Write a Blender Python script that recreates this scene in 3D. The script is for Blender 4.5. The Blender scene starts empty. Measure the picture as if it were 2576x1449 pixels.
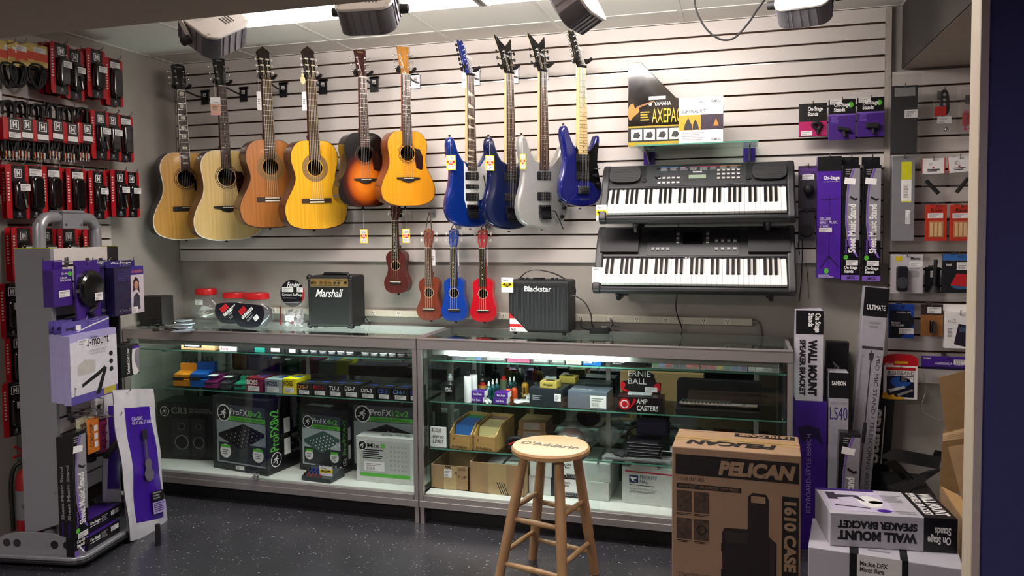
import bpy, bmesh, math, random
from mathutils import Vector, Matrix, Euler
random.seed(7)
PI = math.pi
sc = bpy.context.scene
C = sc.collection

# ------------------------------------------------------------------ camera
FPX, PPX, PPY = 1948.0, 1288.0, 665.0
CAM = Vector((0.0, -4.005, 1.467))
_y, _p, _r = math.radians(16.26), math.radians(2.7), 0.0095
_F = Vector((-math.sin(_y) * math.cos(_p), math.cos(_y) * math.cos(_p), -math.sin(_p)))
_R0 = Vector((math.cos(_y), math.sin(_y), 0)); _U0 = _R0.cross(_F)
_R = math.cos(_r) * _R0 - math.sin(_r) * _U0
_U = math.sin(_r) * _R0 + math.cos(_r) * _U0
cam_d = bpy.data.cameras.new('camera'); cam = bpy.data.objects.new('camera', cam_d); C.objects.link(cam)
cam_d.sensor_fit = 'HORIZONTAL'; cam_d.sensor_width = 36.0
cam_d.lens = 36.0 * FPX / 2576.0
cam_d.shift_x = 0.0; cam_d.shift_y = -(724.5 - PPY) / 2576.0
cam_d.clip_start = 0.05
cam.matrix_world = Matrix(((_R.x, _U.x, -_F.x, CAM.x), (_R.y, _U.y, -_F.y, CAM.y), (_R.z, _U.z, -_F.z, CAM.z), (0, 0, 0, 1)))
sc.camera = cam

# ------------------------------------------------------------------ world, lights, exposure
w = bpy.data.worlds.new('world'); sc.world = w; w.use_nodes = True
w.node_tree.nodes['Background'].inputs[0].default_value = (0.55, 0.5, 0.52, 1)
w.node_tree.nodes['Background'].inputs[1].default_value = 0.05
sc.view_settings.view_transform = 'Standard'; sc.view_settings.look = 'None'
sc.view_settings.exposure = 0.0; sc.view_settings.gamma = 1.0
sc.view_settings.use_curve_mapping = False
sc.cycles.transparent_max_bounces = 40; sc.cycles.max_bounces = 14
LAMP = 33.0          # emission of the ceiling tube fixture
CASE_LAMP = 60.0      # emission of the tube inside the glass case
def area(name, loc, rot, sx, sy, energy, color):
    l = bpy.data.lights.new(name, 'AREA'); l.shape = 'RECTANGLE'; l.size = sx; l.size_y = sy
    l.energy = energy; l.color = color
    o = bpy.data.objects.new(name, l); C.objects.link(o); o.location = loc; o.rotation_euler = rot
    return o
# ceiling lamps of the shop room the photographer stands in
area('shop_room_lamp', (-2.1, -4.2, 2.15), (0, 0, 0), 1.2, 0.6, 75, (1.0, 0.9, 0.84))
area('shop_room_lamp', (-.4, -6.0, 2.15), (0, 0, 0), 1.2, 0.6, 16, (1.0, 0.86, 0.78))
area('shop_room_lamp', (1.6, -3.4, 2.15), (0, 0, 0), 0.5, 0.5, 15, (0.62, 0.5, 1.0))

# ------------------------------------------------------------------ pixel helpers (a pixel gives a direction; the plane gives the distance)
def ray(px, py):
    return _F * FPX + _R * (px - PPX) - _U * (py - PPY)
def onY(px, py, Y):
    d = ray(px, py); return CAM + d * ((Y - CAM.y) / d.y)
def onX(px, py, X):
    d = ray(px, py); return CAM + d * ((X - CAM.x) / d.x)
def onZ(px, py, Z):
    d = ray(px, py); return CAM + d * ((Z - CAM.z) / d.z)
def mpp(px, py, Y):
    """metres per pixel on the wall-parallel plane Y"""
    return (onY(px + 10, py, Y) - onY(px, py, Y)).length / 10, (onY(px, py + 10, Y) - onY(px, py, Y)).length / 10

# ------------------------------------------------------------------ materials
def lin(h):
    if isinstance(h, (tuple, list)): return tuple(h)[:3]
    h = h.lstrip('#'); c = [int(h[i:i + 2], 16) / 255 for i in (0, 2, 4)]
    return tuple(x / 12.92 if x <= .04045 else ((x + .055) / 1.055) ** 2.4 for x in c)
_M = {}
def mat(h, rough=.5, metal=0., var=.06, scale=40., bump=0., coat=0., name=None, stretch=None):
    """procedural material: base colour varied by noise, optional fine relief"""
    key = (h, rough, metal, var, scale, bump, coat, stretch)
    if key in _M: return _M[key]
    m = bpy.data.materials.new(name or 'surface'); m.use_nodes = True
    nt = m.node_tree; b = nt.nodes['Principled BSDF']
    c = lin(h)
    b.inputs['Roughness'].default_value = rough; b.inputs['Metallic'].default_value = metal
    b.inputs['Coat Weight'].default_value = coat; b.inputs['Coat Roughness'].default_value = .08
    tc = nt.nodes.new('ShaderNodeTexCoord'); n = nt.nodes.new('ShaderNodeTexNoise')
    n.inputs['Scale'].default_value = scale; n.inputs['Detail'].default_value = 4
    src = tc.outputs['Object']
    if stretch:
        mp = nt.nodes.new('ShaderNodeMapping'); mp.inputs['Scale'].default_value = stretch
        nt.links.new(src, mp.inputs[0]); src = mp.outputs[0]
    nt.links.new(src, n.inputs['Vector'])
    r = nt.nodes.new('ShaderNodeValToRGB')
    r.color_ramp.elements[0].position = .3; r.color_ramp.elements[1].position = .7
    r.color_ramp.elements[0].color = (*[max(0, x * (1 - var)) for x in c], 1)
    r.color_ramp.elements[1].color = (*[min(1, x * (1 + var)) for x in c], 1)
    nt.links.new(n.outputs['Fac'], r.inputs[0]); nt.links.new(r.outputs[0], b.inputs['Base Color'])
    if bump:
        bp = nt.nodes.new('ShaderNodeBump'); bp.inputs['Strength'].default_value = bump; bp.inputs['Distance'].default_value = .002
        nt.links.new(n.outputs['Fac'], bp.inputs['Height']); nt.links.new(bp.outputs[0], b.inputs['Normal'])
    _M[key] = m; return m
def emis(h, s):
    m = bpy.data.materials.new('lamp_glow'); m.use_nodes = True; nt = m.node_tree
    for n in list(nt.nodes): nt.nodes.remove(n)
    e = nt.nodes.new('ShaderNodeEmission'); o = nt.nodes.new('ShaderNodeOutputMaterial')
    e.inputs[0].default_value = (*lin(h), 1); e.inputs[1].default_value = s
    nt.links.new(e.outputs[0], o.inputs[0]); return m
def clear(h='#f2fbf6', ior=1.5, rough=.01, milk=0., milk_col='#ffffff'):
    """thin clear sheet: see-through with a fresnel reflection, optionally milky"""
    m = bpy.data.materials.new('clear_sheet'); m.use_nodes = True; nt = m.node_tree
    for n in list(nt.nodes): nt.nodes.remove(n)
    t = nt.nodes.new('ShaderNodeBsdfTransparent'); t.inputs[0].default_value = (*lin(h), 1)
    g = nt.nodes.new('ShaderNodeBsdfGlossy'); g.inputs['Roughness'].default_value = rough
    f = nt.nodes.new('ShaderNodeFresnel'); f.inputs[0].default_value = ior
    mx = nt.nodes.new('ShaderNodeMixShader'); o = nt.nodes.new('ShaderNodeOutputMaterial')
    ge = nt.nodes.new('ShaderNodeNewGeometry'); mu = nt.nodes.new('ShaderNodeMath'); mu.operation = 'MULTIPLY_ADD'
    nt.links.new(f.outputs[0], mu.inputs[1]); nt.links.new(f.outputs[0], mu.inputs[2])
    ng = nt.nodes.new('ShaderNodeMath'); ng.operation = 'MULTIPLY'; ng.inputs[1].default_value = -1
    nt.links.new(ge.outputs['Backfacing'], ng.inputs[0]); nt.links.new(ng.outputs[0], mu.inputs[0])   # the far side of a sheet does not reflect a second time
    nt.links.new(mu.outputs[0], mx.inputs[0]); nt.links.new(t.outputs[0], mx.inputs[1]); nt.links.new(g.outputs[0], mx.inputs[2])
    out = mx.outputs[0]
    if milk:
        d = nt.nodes.new('ShaderNodeBsdfDiffuse'); d.inputs[0].default_value = (*lin(milk_col), 1)
        m2 = nt.nodes.new('ShaderNodeMixShader'); m2.inputs[0].default_value = milk
        nt.links.new(out, m2.inputs[1]); nt.links.new(d.outputs[0], m2.inputs[2]); out = m2.outputs[0]
    nt.links.new(out, o.inputs[0]); return m
def wood(h, h2, rough=.35, scale=(60, 60, 2.5), coat=.3, det=8.):
    """grain running along local z"""
    m = bpy.data.materials.new('wood_grain'); m.use_nodes = True; nt = m.node_tree; b = nt.nodes['Principled BSDF']
    b.inputs['Roughness'].default_value = rough; b.inputs['Coat Weight'].default_value = coat; b.inputs['Coat Roughness'].default_value = .06
    tc = nt.nodes.new('ShaderNodeTexCoord'); mp = nt.nodes.new('ShaderNodeMapping'); mp.inputs['Scale'].default_value = scale
    n = nt.nodes.new('ShaderNodeTexNoise'); n.inputs['Scale'].default_value = 1; n.inputs['Detail'].default_value = det
    r = nt.nodes.new('ShaderNodeValToRGB'); r.color_ramp.elements[0].position = .35; r.color_ramp.elements[1].position = .65
    r.color_ramp.elements[0].color = (*lin(h), 1); r.color_ramp.elements[1].color = (*lin(h2), 1)
    nt.links.new(tc.outputs['Object'], mp.inputs[0]); nt.links.new(mp.outputs[0], n.inputs[0])
    nt.links.new(n.outputs[0], r.inputs[0]); nt.links.new(r.outputs[0], b.inputs['Base Color']); return m

# ------------------------------------------------------------------ mesh builder
class MB:
    def __init__(s): s.v = []; s.f = []; s.m = []
    def add(s, vs, fs, mi=0):
        o = len(s.v); s.v += [tuple(x) for x in vs]; s.f += [tuple(i + o for i in f) for f in fs]; s.m += [mi] * len(fs); return s
    def box(s, x0, y0, z0, x1, y1, z1, mi=0):
        return s.add([(x0, y0, z0), (x1, y0, z0), (x1, y1, z0), (x0, y1, z0), (x0, y0, z1), (x1, y0, z1), (x1, y1, z1), (x0, y1, z1)],
                     [(3, 2, 1, 0), (4, 5, 6, 7), (0, 1, 5, 4), (1, 2, 6, 5), (2, 3, 7, 6), (3, 0, 4, 7)], mi)
    def cbox(s, c, sz, mi=0):
        return s.box(c[0] - sz[0] / 2, c[1] - sz[1] / 2, c[2] - sz[2] / 2, c[0] + sz[0] / 2, c[1] + sz[1] / 2, c[2] + sz[2] / 2, mi)
    def cyl(s, p0, p1, r, n=12, r2=None, mi=0):
        p0 = Vector(p0); p1 = Vector(p1); a = (p1 - p0).normalized(); r2 = r if r2 is None else r2
        t = Vector((0, 0, 1)) if abs(a.z) < .9 else Vector((1, 0, 0)); u = a.cross(t).normalized(); v = a.cross(u)
        vs = [p0 + (u * math.cos(2 * PI * i / n) + v * math.sin(2 * PI * i / n)) * r for i in range(n)]
        vs += [p1 + (u * math.cos(2 * PI * i / n) + v * math.sin(2 * PI * i / n)) * r2 for i in range(n)]
        fs = [(i, (i + 1) % n, n + (i + 1) % n, n + i) for i in range(n)] + [tuple(range(n - 1, -1, -1)), tuple(range(n, 2 * n))]
        return s.add(vs, [f[::-1] for f in fs], mi)
    def tube(s, path, r, n=8, mi=0, rs=None):
        P = [Vector(p) for p in path]; vs = []; fs = []; u = None
        for i, p in enumerate(P):
            a = ((P[min(i + 1, len(P) - 1)] - P[max(i - 1, 0)])).normalized()
            if u is None:
                t = Vector((0, 0, 1)) if abs(a.z) < .9 else Vector((1, 0, 0)); u = a.cross(t).normalized()
            else: u = (u - a * u.dot(a)).normalized()
            v = a.cross(u); rr = rs[i] if rs else r
            vs += [p + (u * math.cos(2 * PI * k / n) + v * math.sin(2 * PI * k / n)) * rr for k in range(n)]
        for i in range(len(P) - 1):
            for k in range(n): fs.append((i * n + k, i * n + (k + 1) % n, (i + 1) * n + (k + 1) % n, (i + 1) * n + k))
        fs += [tuple(range(n - 1, -1, -1)), tuple((len(P) - 1) * n + k for k in range(n))]
        return s.add(vs, fs, mi)
    def prism(s, poly, a0, a1, axis='y', mi=0):
        """2-D outline (u,v) pushed along axis from a0 to a1: y -> (u,a,v), z -> (u,v,a), x -> (a,u,v)"""
        n = len(poly)
        g = {'y': lambda u, v, a: (u, a, v), 'z': lambda u, v, a: (u, v, a), 'x': lambda u, v, a: (a, u, v)}[axis]
        ar = sum(poly[i][0] * poly[(i + 1) % n][1] - poly[(i + 1) % n][0] * poly[i][1] for i in range(n))
        pl = poly if (ar > 0) else poly[::-1]
        if axis == 'y': pl = pl[::-1]
        vs = [g(u, v, a0) for u, v in pl] + [g(u, v, a1) for u, v in pl]
        fs = [(i, (i + 1) % n, n + (i + 1) % n, n + i) for i in range(n)] + [tuple(range(n - 1, -1, -1)), tuple(range(n, 2 * n))]
        return s.add(vs, fs, mi)
    def lathe(s, prof, n=24, c=(0, 0, 0), mi=0, sx=1, sy=1, cap=True):
        vs = []; fs = []; k = len(prof)
        for r, z in prof: vs += [(c[0] + sx * r * math.cos(2 * PI * i / n), c[1] + sy * r * math.sin(2 * PI * i / n), c[2] + z) for i in range(n)]
        for j in range(k - 1):
            for i in range(n): fs.append((j * n + i, j * n + (i + 1) % n, (j + 1) * n + (i + 1) % n, (j + 1) * n + i))
        if cap: fs += [tuple(range(n - 1, -1, -1)), tuple((k - 1) * n + i for i in range(n))]
        return s.add(vs, fs, mi)
    def ball(s, c, r, n=10, sc=(1, 1, 1), mi=0):
        prof = [(max(.0005, r * math.sin(PI * j / 6)), -r * math.cos(PI * j / 6)) for j in range(7)]
        vs0 = len(s.v); s.lathe(prof, n, (0, 0, 0), mi)
        for i in range(vs0, len(s.v)):
            x, y, z = s.v[i]; s.v[i] = (c[0] + x * sc[0], c[1] + y * sc[1], c[2] + z * sc[2])
        return s
    def xf(s, M, i0=0):
        for i in range(i0, len(s.v)): s.v[i] = tuple(M @ Vector(s.v[i]))
        return s
    def mesh(s, name, mats, smooth=0.):
        me = bpy.data.meshes.new(name); me.from_pydata(s.v, [], s.f)
        for m in (mats if isinstance(mats, (list, tuple)) else [mats]): me.materials.append(m)
        if any(s.m): me.polygons.foreach_set('material_index', s.m)
        if smooth:
            me.polygons.foreach_set('use_smooth', [True] * len(s.f)); me.set_sharp_from_angle(angle=smooth)
        me.update(); return me
    def obj(s, name, mats, parent=None, bevel=0., smooth=0., seg=2, label=None):
        o = bpy.data.objects.new(name, s.mesh(name, mats, smooth)); C.objects.link(o)
        if parent: o.parent = parent
        if bevel:
            b = o.modifiers.new('bevel', 'BEVEL'); b.width = bevel; b.segments = seg; b.limit_method = 'ANGLE'
        if label: o['label'] = label
        return o
def tag(o, label, cat, group=None):
    o['label'] = label; o['category'] = cat
    if group: o['group'] = group
    return o
def thing(name, label, cat, loc=(0, 0, 0), rz=0, group=None, M=None):
    o = bpy.data.objects.new(name, None); C.objects.link(o); o.empty_display_size = .05
    if M is not None: o.matrix_world = M
    else: o.location = loc; o.rotation_euler = (0, 0, rz)
    return tag(o, label, cat, group)
def struct(o):
    o['kind'] = 'structure'; return o
def dup(root, M=None, loc=None, rz=0, label=None, group=None):
    r = root.copy(); C.objects.link(r)
    if M is not None: r.matrix_world = M
    elif loc is not None: r.location = loc; r.rotation_euler = (0, 0, rz)
    if label: r['label'] = label
    if group: r['group'] = group
    for ch in list(root.children):
        c = ch.copy(); C.objects.link(c); c.parent = r
        for g in list(ch.children):
            d = g.copy(); C.objects.link(d); d.parent = c
    return r
def pose(loc, rz=0, rx=0, ry=0):
    """rx, ry in world axes after turning by rz"""
    return Matrix.Translation(loc) @ Matrix.Rotation(rx, 4, 'X') @ Matrix.Rotation(ry, 4, 'Y') @ Matrix.Rotation(rz, 4, 'Z')
def smooth_loop(pts, k=6, closed=True):
    """Catmull-Rom through 2-D points"""
    n = len(pts); out = []
    rng = range(n) if closed else range(n - 1)
    for i in rng:
        p0, p1, p2, p3 = (pts[(i - 1) % n], pts[i], pts[(i + 1) % n], pts[(i + 2) % n]) if closed else (pts[max(i - 1, 0)], pts[i], pts[i + 1], pts[min(i + 2, n - 1)])
        for j in range(k):
            t = j / k
            out.append(tuple(.5 * (2 * p1[d] + (p2[d] - p0[d]) * t + (2 * p0[d] - 5 * p1[d] + 4 * p2[d] - p3[d]) * t * t + (3 * p1[d] - p0[d] - 3 * p2[d] + p3[d]) * t ** 3) for d in range(len(p1))))
    if not closed: out.append(tuple(pts[-1]))
    return out
def rrect(x0, z0, x1, z1, r, k=4):
    out = []
    for cx, cz, a in ((x1 - r, z1 - r, 0), (x0 + r, z1 - r, 90), (x0 + r, z0 + r, 180), (x1 - r, z0 + r, 270)):
        for i in range(k + 1):
            t = math.radians(a + 90 * i / k); out.append((cx + r * math.cos(t), cz + r * math.sin(t)))
    return out
def circ(cx, cz, r, n=20, rz=None):
    return [(cx + r * math.cos(2 * PI * i / n), cz + (rz or r) * math.sin(2 * PI * i / n)) for i in range(n)]

# ------------------------------------------------------------------ lettering
_T = {}
def glyphs(s, bold=0., shear=0., sp=1.):
    k = (s, bold, shear, sp)
    if k not in _T:
        cu = bpy.data.curves.new('lettering', 'FONT'); cu.body = s; cu.resolution_u = 3; cu.offset = bold; cu.shear = shear; cu.space_character = sp
        cu.space_line = .9
        o = bpy.data.objects.new('lettering', cu); me = bpy.data.meshes.new_from_object(o)
        vs = [v.co.copy() for v in me.vertices]; fs = [tuple(p.vertices) for p in me.polygons]
        bpy.data.objects.remove(o); bpy.data.meshes.remove(me); bpy.data.curves.remove(cu)
        x0 = min(v.x for v in vs); x1 = max(v.x for v in vs); y0 = min(v.y for v in vs); y1 = max(v.y for v in vs)
        _T[k] = ([((v.x - x0) / (x1 - x0) - .5, (v.y - y0) / (y1 - y0) - .5) for v in vs], fs, (x1 - x0) / (y1 - y0))
    return _T[k]
# faces of a carton w x d x h standing on z = 0, centred in x and y: origin, right, up, outward, width, height
def face(size, f):
    w_, d, h = size
    return {'F': (Vector((0, -d / 2, h / 2)), Vector((1, 0, 0)), Vector((0, 0, 1)), Vector((0, -1, 0)), w_, h),
            'K': (Vector((0, d / 2, h / 2)), Vector((-1, 0, 0)), Vector((0, 0, 1)), Vector((0, 1, 0)), w_, h),
            'R': (Vector((w_ / 2, 0, h / 2)), Vector((0, 1, 0)), Vector((0, 0, 1)), Vector((1, 0, 0)), d, h),
            'L': (Vector((-w_ / 2, 0, h / 2)), Vector((0, -1, 0)), Vector((0, 0, 1)), Vector((-1, 0, 0)), d, h),
            'T': (Vector((0, 0, h)), Vector((1, 0, 0)), Vector((0, 1, 0)), Vector((0, 0, 1)), w_, d)}[f]
def text(parent, fr, s, rect, m, rot=0, bold=.0, shear=0., lift=.0009, keep=False, sp=1., name='lettering'):
    """letters fitted into rect (u0,v0,u1,v1 as fractions of the face), turned by rot degrees"""
    o, R, U, N, W, H = fr; vs, fs, asp = glyphs(s, bold, shear, sp)
    cx = ((rect[0] + rect[2]) / 2 - .5) * W; cy = ((rect[1] + rect[3]) / 2 - .5) * H
    bw = abs(rect[2] - rect[0]) * W; bh = abs(rect[3] - rect[1]) * H
    q = rot % 180
    tw, th = (bh, bw) if q == 90 else (bw, bh)
    if keep: tw, th = (tw, tw / asp) if tw / th < asp else (th * asp, th)
    a = math.radians(rot); ca, sa = math.cos(a), math.sin(a); P = []
    for x, y in vs:
        X, Y = x * tw, y * th; P.append(o + R * (cx + X * ca - Y * sa) + U * (cy + X * sa + Y * ca) + N * lift)
    return MB().add(P, fs).obj(name, m, parent)
def patch(parent, fr, rect, m, lift=.0004, th=.0004, name='printed_panel', poly=None, label=None):
    """thin printed slab on a carton face; poly = outline in face fractions"""
    o, R, U, N, W, H = fr
    pl = poly or [(rect[0], rect[1]), (rect[2], rect[1]), (rect[2], rect[3]), (rect[0], rect[3])]
    base = [o + R * ((u - .5) * W) + U * ((v - .5) * H) for u, v in pl]; n = len(pl)
    vs = [p + N * (lift - th) for p in base] + [p + N * lift for p in base]
    fs = [tuple(range(n, 2 * n))] + [(i, (i + 1) % n, n + (i + 1) % n, n + i) for i in range(n)]
    return MB().add(vs, fs).obj(name, m, parent, label=label)
def lines(parent, fr, rect, n, m, lift=.0008, name='fine_print', fill=.5, seed=1):
    """rows of print too small to read"""
    o, R, U, N, W, H = fr; rn = random.Random(seed); b = MB(); dv = (rect[3] - rect[1]) / n
    for i in range(n):
        v1 = rect[3] - i * dv; v0 = v1 - dv * fill; u1 = rect[2] - (rect[2] - rect[0]) * rn.uniform(0, .3)
        b.add([o + R * ((u - .5) * W) + U * ((v - .5) * H) + N * lift for u, v in ((rect[0], v0), (u1, v0), (u1, v1), (rect[0], v1))], [(0, 1, 2, 3)])
    return b.obj(name, m, parent)
WHITE = mat('#e9e6e4', .5, var=.02, name='white_paper'); BLACK = mat('#0c0c0e', .4, var=.1, name='black_print')
INK = mat('#15131a', .5, name='ink'); LWHITE = mat('#f4f2ef', .5, var=.01, name='white_print')
GREYP = mat('#8d8b90', .5, name='grey_print'); RED = mat('#c4121f', .4, name='red_print'); YEL = mat('#f2d211', .45, name='yellow_print')
PURP = mat('#4a1d96', .4, name='purple_print'); LPURP = mat('#7a56b8', .4, name='light_purple_print'); GREEN = mat('#58b53c', .4, name='green_print')
CHROME = mat('#d9d8d6', .16, 1., var=.03, name='chrome'); STEEL = mat('#9a9a9d', .35, 1., var=.06, scale=90, name='steel')
BRASS = mat('#b8965a', .3, 1., name='gold_metal'); RUBBER = mat('#111113', .6, name='black_rubber'); BLKP = mat('#16161a', .4, bump=.02, name='black_plastic')
CARD = mat('#a3845f', .8, var=.08, scale=25, name='brown_cardboard'); CARD2 = mat('#8f7049', .8, var=.1, scale=25, name='brown_cardboard')
def sticker(parent, fr, rect, rot=0, lift=.0012, col=None, th=.0004):
    """white price sticker with a bar code"""
    p = patch(parent, fr, rect, col or WHITE, lift, th, 'price_sticker'); u0, v0, u1, v1 = rect; o, R, U, N, W, H = fr
    b = MB(); du = (u1 - u0); dv = (v1 - v0)
    def q(a0, b0, a1, b1):
        b.add([o + R * ((u - .5) * W) + U * ((v - .5) * H) + N * (lift + .0004) for u, v in ((u0 + a0 * du, v0 + b0 * dv), (u0 + a1 * du, v0 + b0 * dv), (u0 + a1 * du, v0 + b1 * dv), (u0 + a0 * du, v0 + b1 * dv))], [(0, 1, 2, 3)])
    if rot == 0:
        for i in range(9): q(.08 + i * .05, .1, .08 + i * .05 + (.03 if i % 3 else .015), .42)
        q(.08, .55, .7, .62); q(.08, .72, .85, .8)
    else:
        for i in range(9): q(.1, .08 + i * .05, .42, .08 + i * .05 + (.03 if i % 3 else .015))
        q(.55, .08, .62, .7); q(.72, .08, .8, .85)
    b.obj('bar_code', GREYP, p); return p
def carton(name, label, cat, loc, size, m, rz=0, group=None, M=None, bevel=.002, top_open=False):
    """closed box; returns (thing, size) with the body as its own part"""
    t = thing(name, label, cat, loc, rz, group, M); w_, d, h = size
    MB().box(-w_ / 2, -d / 2, 0, w_ / 2, d / 2, h).obj('box_body', m, t, bevel)
    return t

# ================================================================== THE ROOM
CEIL, SOFF = 2.477, 2.185           # alcove ceiling, lower ceiling of the shop room
XL, XR, YB = -3.287, 1.30, -1.748   # left wall, niche wall, plane of the opening
SLOT0, PITCH, GAP = 2.408, .075, .0095
def floor_mat():
    m = bpy.data.materials.new('speckled_black_tile'); m.use_nodes = True; nt = m.node_tree; b = nt.nodes['Principled BSDF']
    tc = nt.nodes.new('ShaderNodeTexCoord')
    n = nt.nodes.new('ShaderNodeTexNoise'); n.inputs['Scale'].default_value = 3; n.inputs['Detail'].default_value = 6
    r = nt.nodes.new('ShaderNodeValToRGB'); r.color_ramp.elements[0].color = (*lin('#26262a'), 1); r.color_ramp.elements[1].color = (*lin('#46464c'), 1)
    mp = nt.nodes.new('ShaderNodeMapping'); mp.inputs['Scale'].default_value = (42, 58, 42); mp.inputs['Rotation'].default_value = (0, 0, .5)
    v = nt.nodes.new('ShaderNodeTexVoronoi'); v.inputs['Scale'].default_value = 1
    r2 = nt.nodes.new('ShaderNodeValToRGB'); r2.color_ramp.elements[0].position = .1; r2.color_ramp.elements[1].position = .17
    r2.color_ramp.elements[0].color = (1, 1, 1, 1); r2.color_ramp.elements[1].color = (0, 0, 0, 1)
    n2 = nt.nodes.new('ShaderNodeTexNoise'); n2.inputs['Scale'].default_value = 25
    r3 = nt.nodes.new('ShaderNodeValToRGB'); r3.color_ramp.elements[0].position = .42; r3.color_ramp.elements[1].position = .62
    mu = nt.nodes.new('ShaderNodeMath'); mu.operation = 'MULTIPLY'
    mx = nt.nodes.new('ShaderNodeMix'); mx.data_type = 'RGBA'; mx.inputs[7].default_value = (*lin('#c9c9cb'), 1)
    L = nt.links.new
    L(tc.outputs['Object'], n.inputs[0]); L(n.outputs[0], r.inputs[0]); L(tc.outputs['Object'], mp.inputs[0]); L(mp.outputs[0], v.inputs[0])
    L(v.outputs['Distance'], r2.inputs[0]); L(tc.outputs['Object'], n2.inputs[0]); L(n2.outputs[0], r3.inputs[0])
    L(r2.outputs[0], mu.inputs[0]); L(r3.outputs[0], mu.inputs[1]); L(mu.outputs[0], mx.inputs[0]); L(r.outputs[0], mx.inputs[6]); L(mx.outputs[2], b.inputs['Base Color'])
    b.inputs['Roughness'].default_value = .26
    return m
PAINT = mat('#a8a29a', .75, var=.03, scale=12, bump=.08, name='grey_wall_paint')
SLAT = mat('#d6cfca', .38, var=.015, scale=8, name='slat_laminate'); SLOTM = mat('#3a2318', .8, var=.1, name='slot_board'); RAW = mat('#a98455', .8, var=.08, name='raw_fibreboard')
TRIM = mat('#bcb4a8', .55, var=.02, name='trim_paint'); TILE = mat('#efece6', .9, var=.03, scale=300, bump=.25, name='ceiling_tile'); TBAR = mat('#e2dfda', .4, var=.02, name='ceiling_bar')
SOFFM = mat('#a2958a', .8, var=.03, scale=10, name='soffit_paint'); NAVY = mat('#3b3b66', .75, var=.05, scale=60, bump=.1, name='navy_paint')
CREAM = mat('#b9ad99', .6, var=.03, scale=20, name='cream_paint'); DGREY = mat('#4b4643', .7, var=.03, name='dark_grey_paint')

struct(MB().box(-4.2, -7.0, -.05, 3.6, .1, 0).obj('floor', floor_mat()))
# back wall with its slats
wb = struct(MB().box(XL - .1, 0, 0, XR + .1, .1, CEIL).obj('wall_back', PAINT))
wb['label'] = 'grey back wall carrying the slotted display panels'
ALU = mat('#c9c9c9', .25, 1., name='slot_insert')
def slat_panel(parent, a0, a1, slots, metal, top, bottom, toW, dark=True):
    """slats between a0 and a1 (along the wall); slots = z of each slat's lower edge; toW maps (a, depth, z) to the world"""
    def bx(nm, p0, p1, m, bev=0.):
        q = [toW(*p0), toW(*p1)]; lo = [min(q[0][i], q[1][i]) for i in range(3)]; hi = [max(q[0][i], q[1][i]) for i in range(3)]
        return MB().box(*lo, *hi).obj(nm, m, parent, bev)
    bx('panel_back', (a0, 0, bottom + .004), (a1, .006, top), SLOTM)
    zt = top
    for i, z in enumerate(slots + [bottom]):
        bx('slat', (a0, .004, z), (a1, .019, zt), SLAT, .0008); zt = z - GAP
        if i < len(slots):
            if i in metal: bx('slot_insert', (a0, .006, z - GAP - .002), (a1, .0195, z - GAP + .0018), ALU)
            else: bx('slot_lip', (a0, .006, z - GAP), (a1, .0185, z - GAP + .0008), RAW)
fy = lambda a, d, z: (a, -d, z)
SL = [SLOT0 - PITCH * i for i in range(15)]; SB = SLOT0 - PITCH * 15
XSEAM, XS1 = -1.7365, .655
slat_panel(wb, XL + .006, XSEAM - .0006, SL, (2, 8, 13), CEIL - .004, SB, fy)
slat_panel(wb, XSEAM + .0006, XS1, SL, (2, 8, 13), CEIL - .004, SB, fy)
MB().box(XS1 + .001, -.024, SB, XS1 + .026, 0, CEIL - .004).obj('edge_trim', TRIM, wb)
# niche panel beside it
NS = [onY(2240, 220, 0).z - .0768 * i for i in range(18)]; NB = NS[-1] - .0768
slat_panel(wb, XS1 + .03, XR, NS, (), SOFF - .012, NB, fy)
# left wall with its slats
wl = struct(MB().box(XL - .1, -1.26, 0, XL, 0, CEIL).obj('wall_left', PAINT))
fx = lambda a, d, z: (XL + d, a, z)
slat_panel(wl, -1.25, -.571, [SLOT0 - PITCH * i for i in range(1, 25)], (), CEIL - .06, SLOT0 - PITCH * 25, fx)
# opening: header, jamb on one side, pillar on the other, niche soffit
MB().box(-4.2, -7.0, SOFF, XR + 2.3, YB, SOFF + .3).obj('ceiling_shop_room', SOFFM)['kind'] = 'structure'
cn = struct(MB().box(.735, YB, SOFF, XR + .1, 0, CEIL).obj('ceiling_niche', SOFFM)); MB().box(.729, YB, SOFF + .002, .7345, -.001, CEIL).obj('side_board', mat('#3b3734', .8, var=.04, name='dark_board'), cn)
XJ = XL + .1; YJ = onX(18, 540, XJ).y
struct(MB().box(XL - .1, -5.5, 0, XJ, YJ, SOFF).obj('wall_front_left', mat('#8d8780', .7, var=.03, name='jamb_paint')))
XP0 = onY(2447, 600, YB).x
pr = struct(MB().box(XP0 + .001, YB - .078, 0, XR + 2.2, YB, SOFF).obj('wall_front_right', NAVY))
MB().box(XP0 - .012, YB - .08, 0, XP0, YB + .004, SOFF).obj('jamb_board', CREAM, pr, .004)
MB().box(XP0 - .012, YB - .084, 0, XP0 + .008, YB - .0785, SOFF).obj('corner_bead', CREAM, pr, .002)
struct(MB().box(XR, YB - .08, 0, XR + .1, 0, CEIL).obj('wall_right', PAINT))
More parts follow.
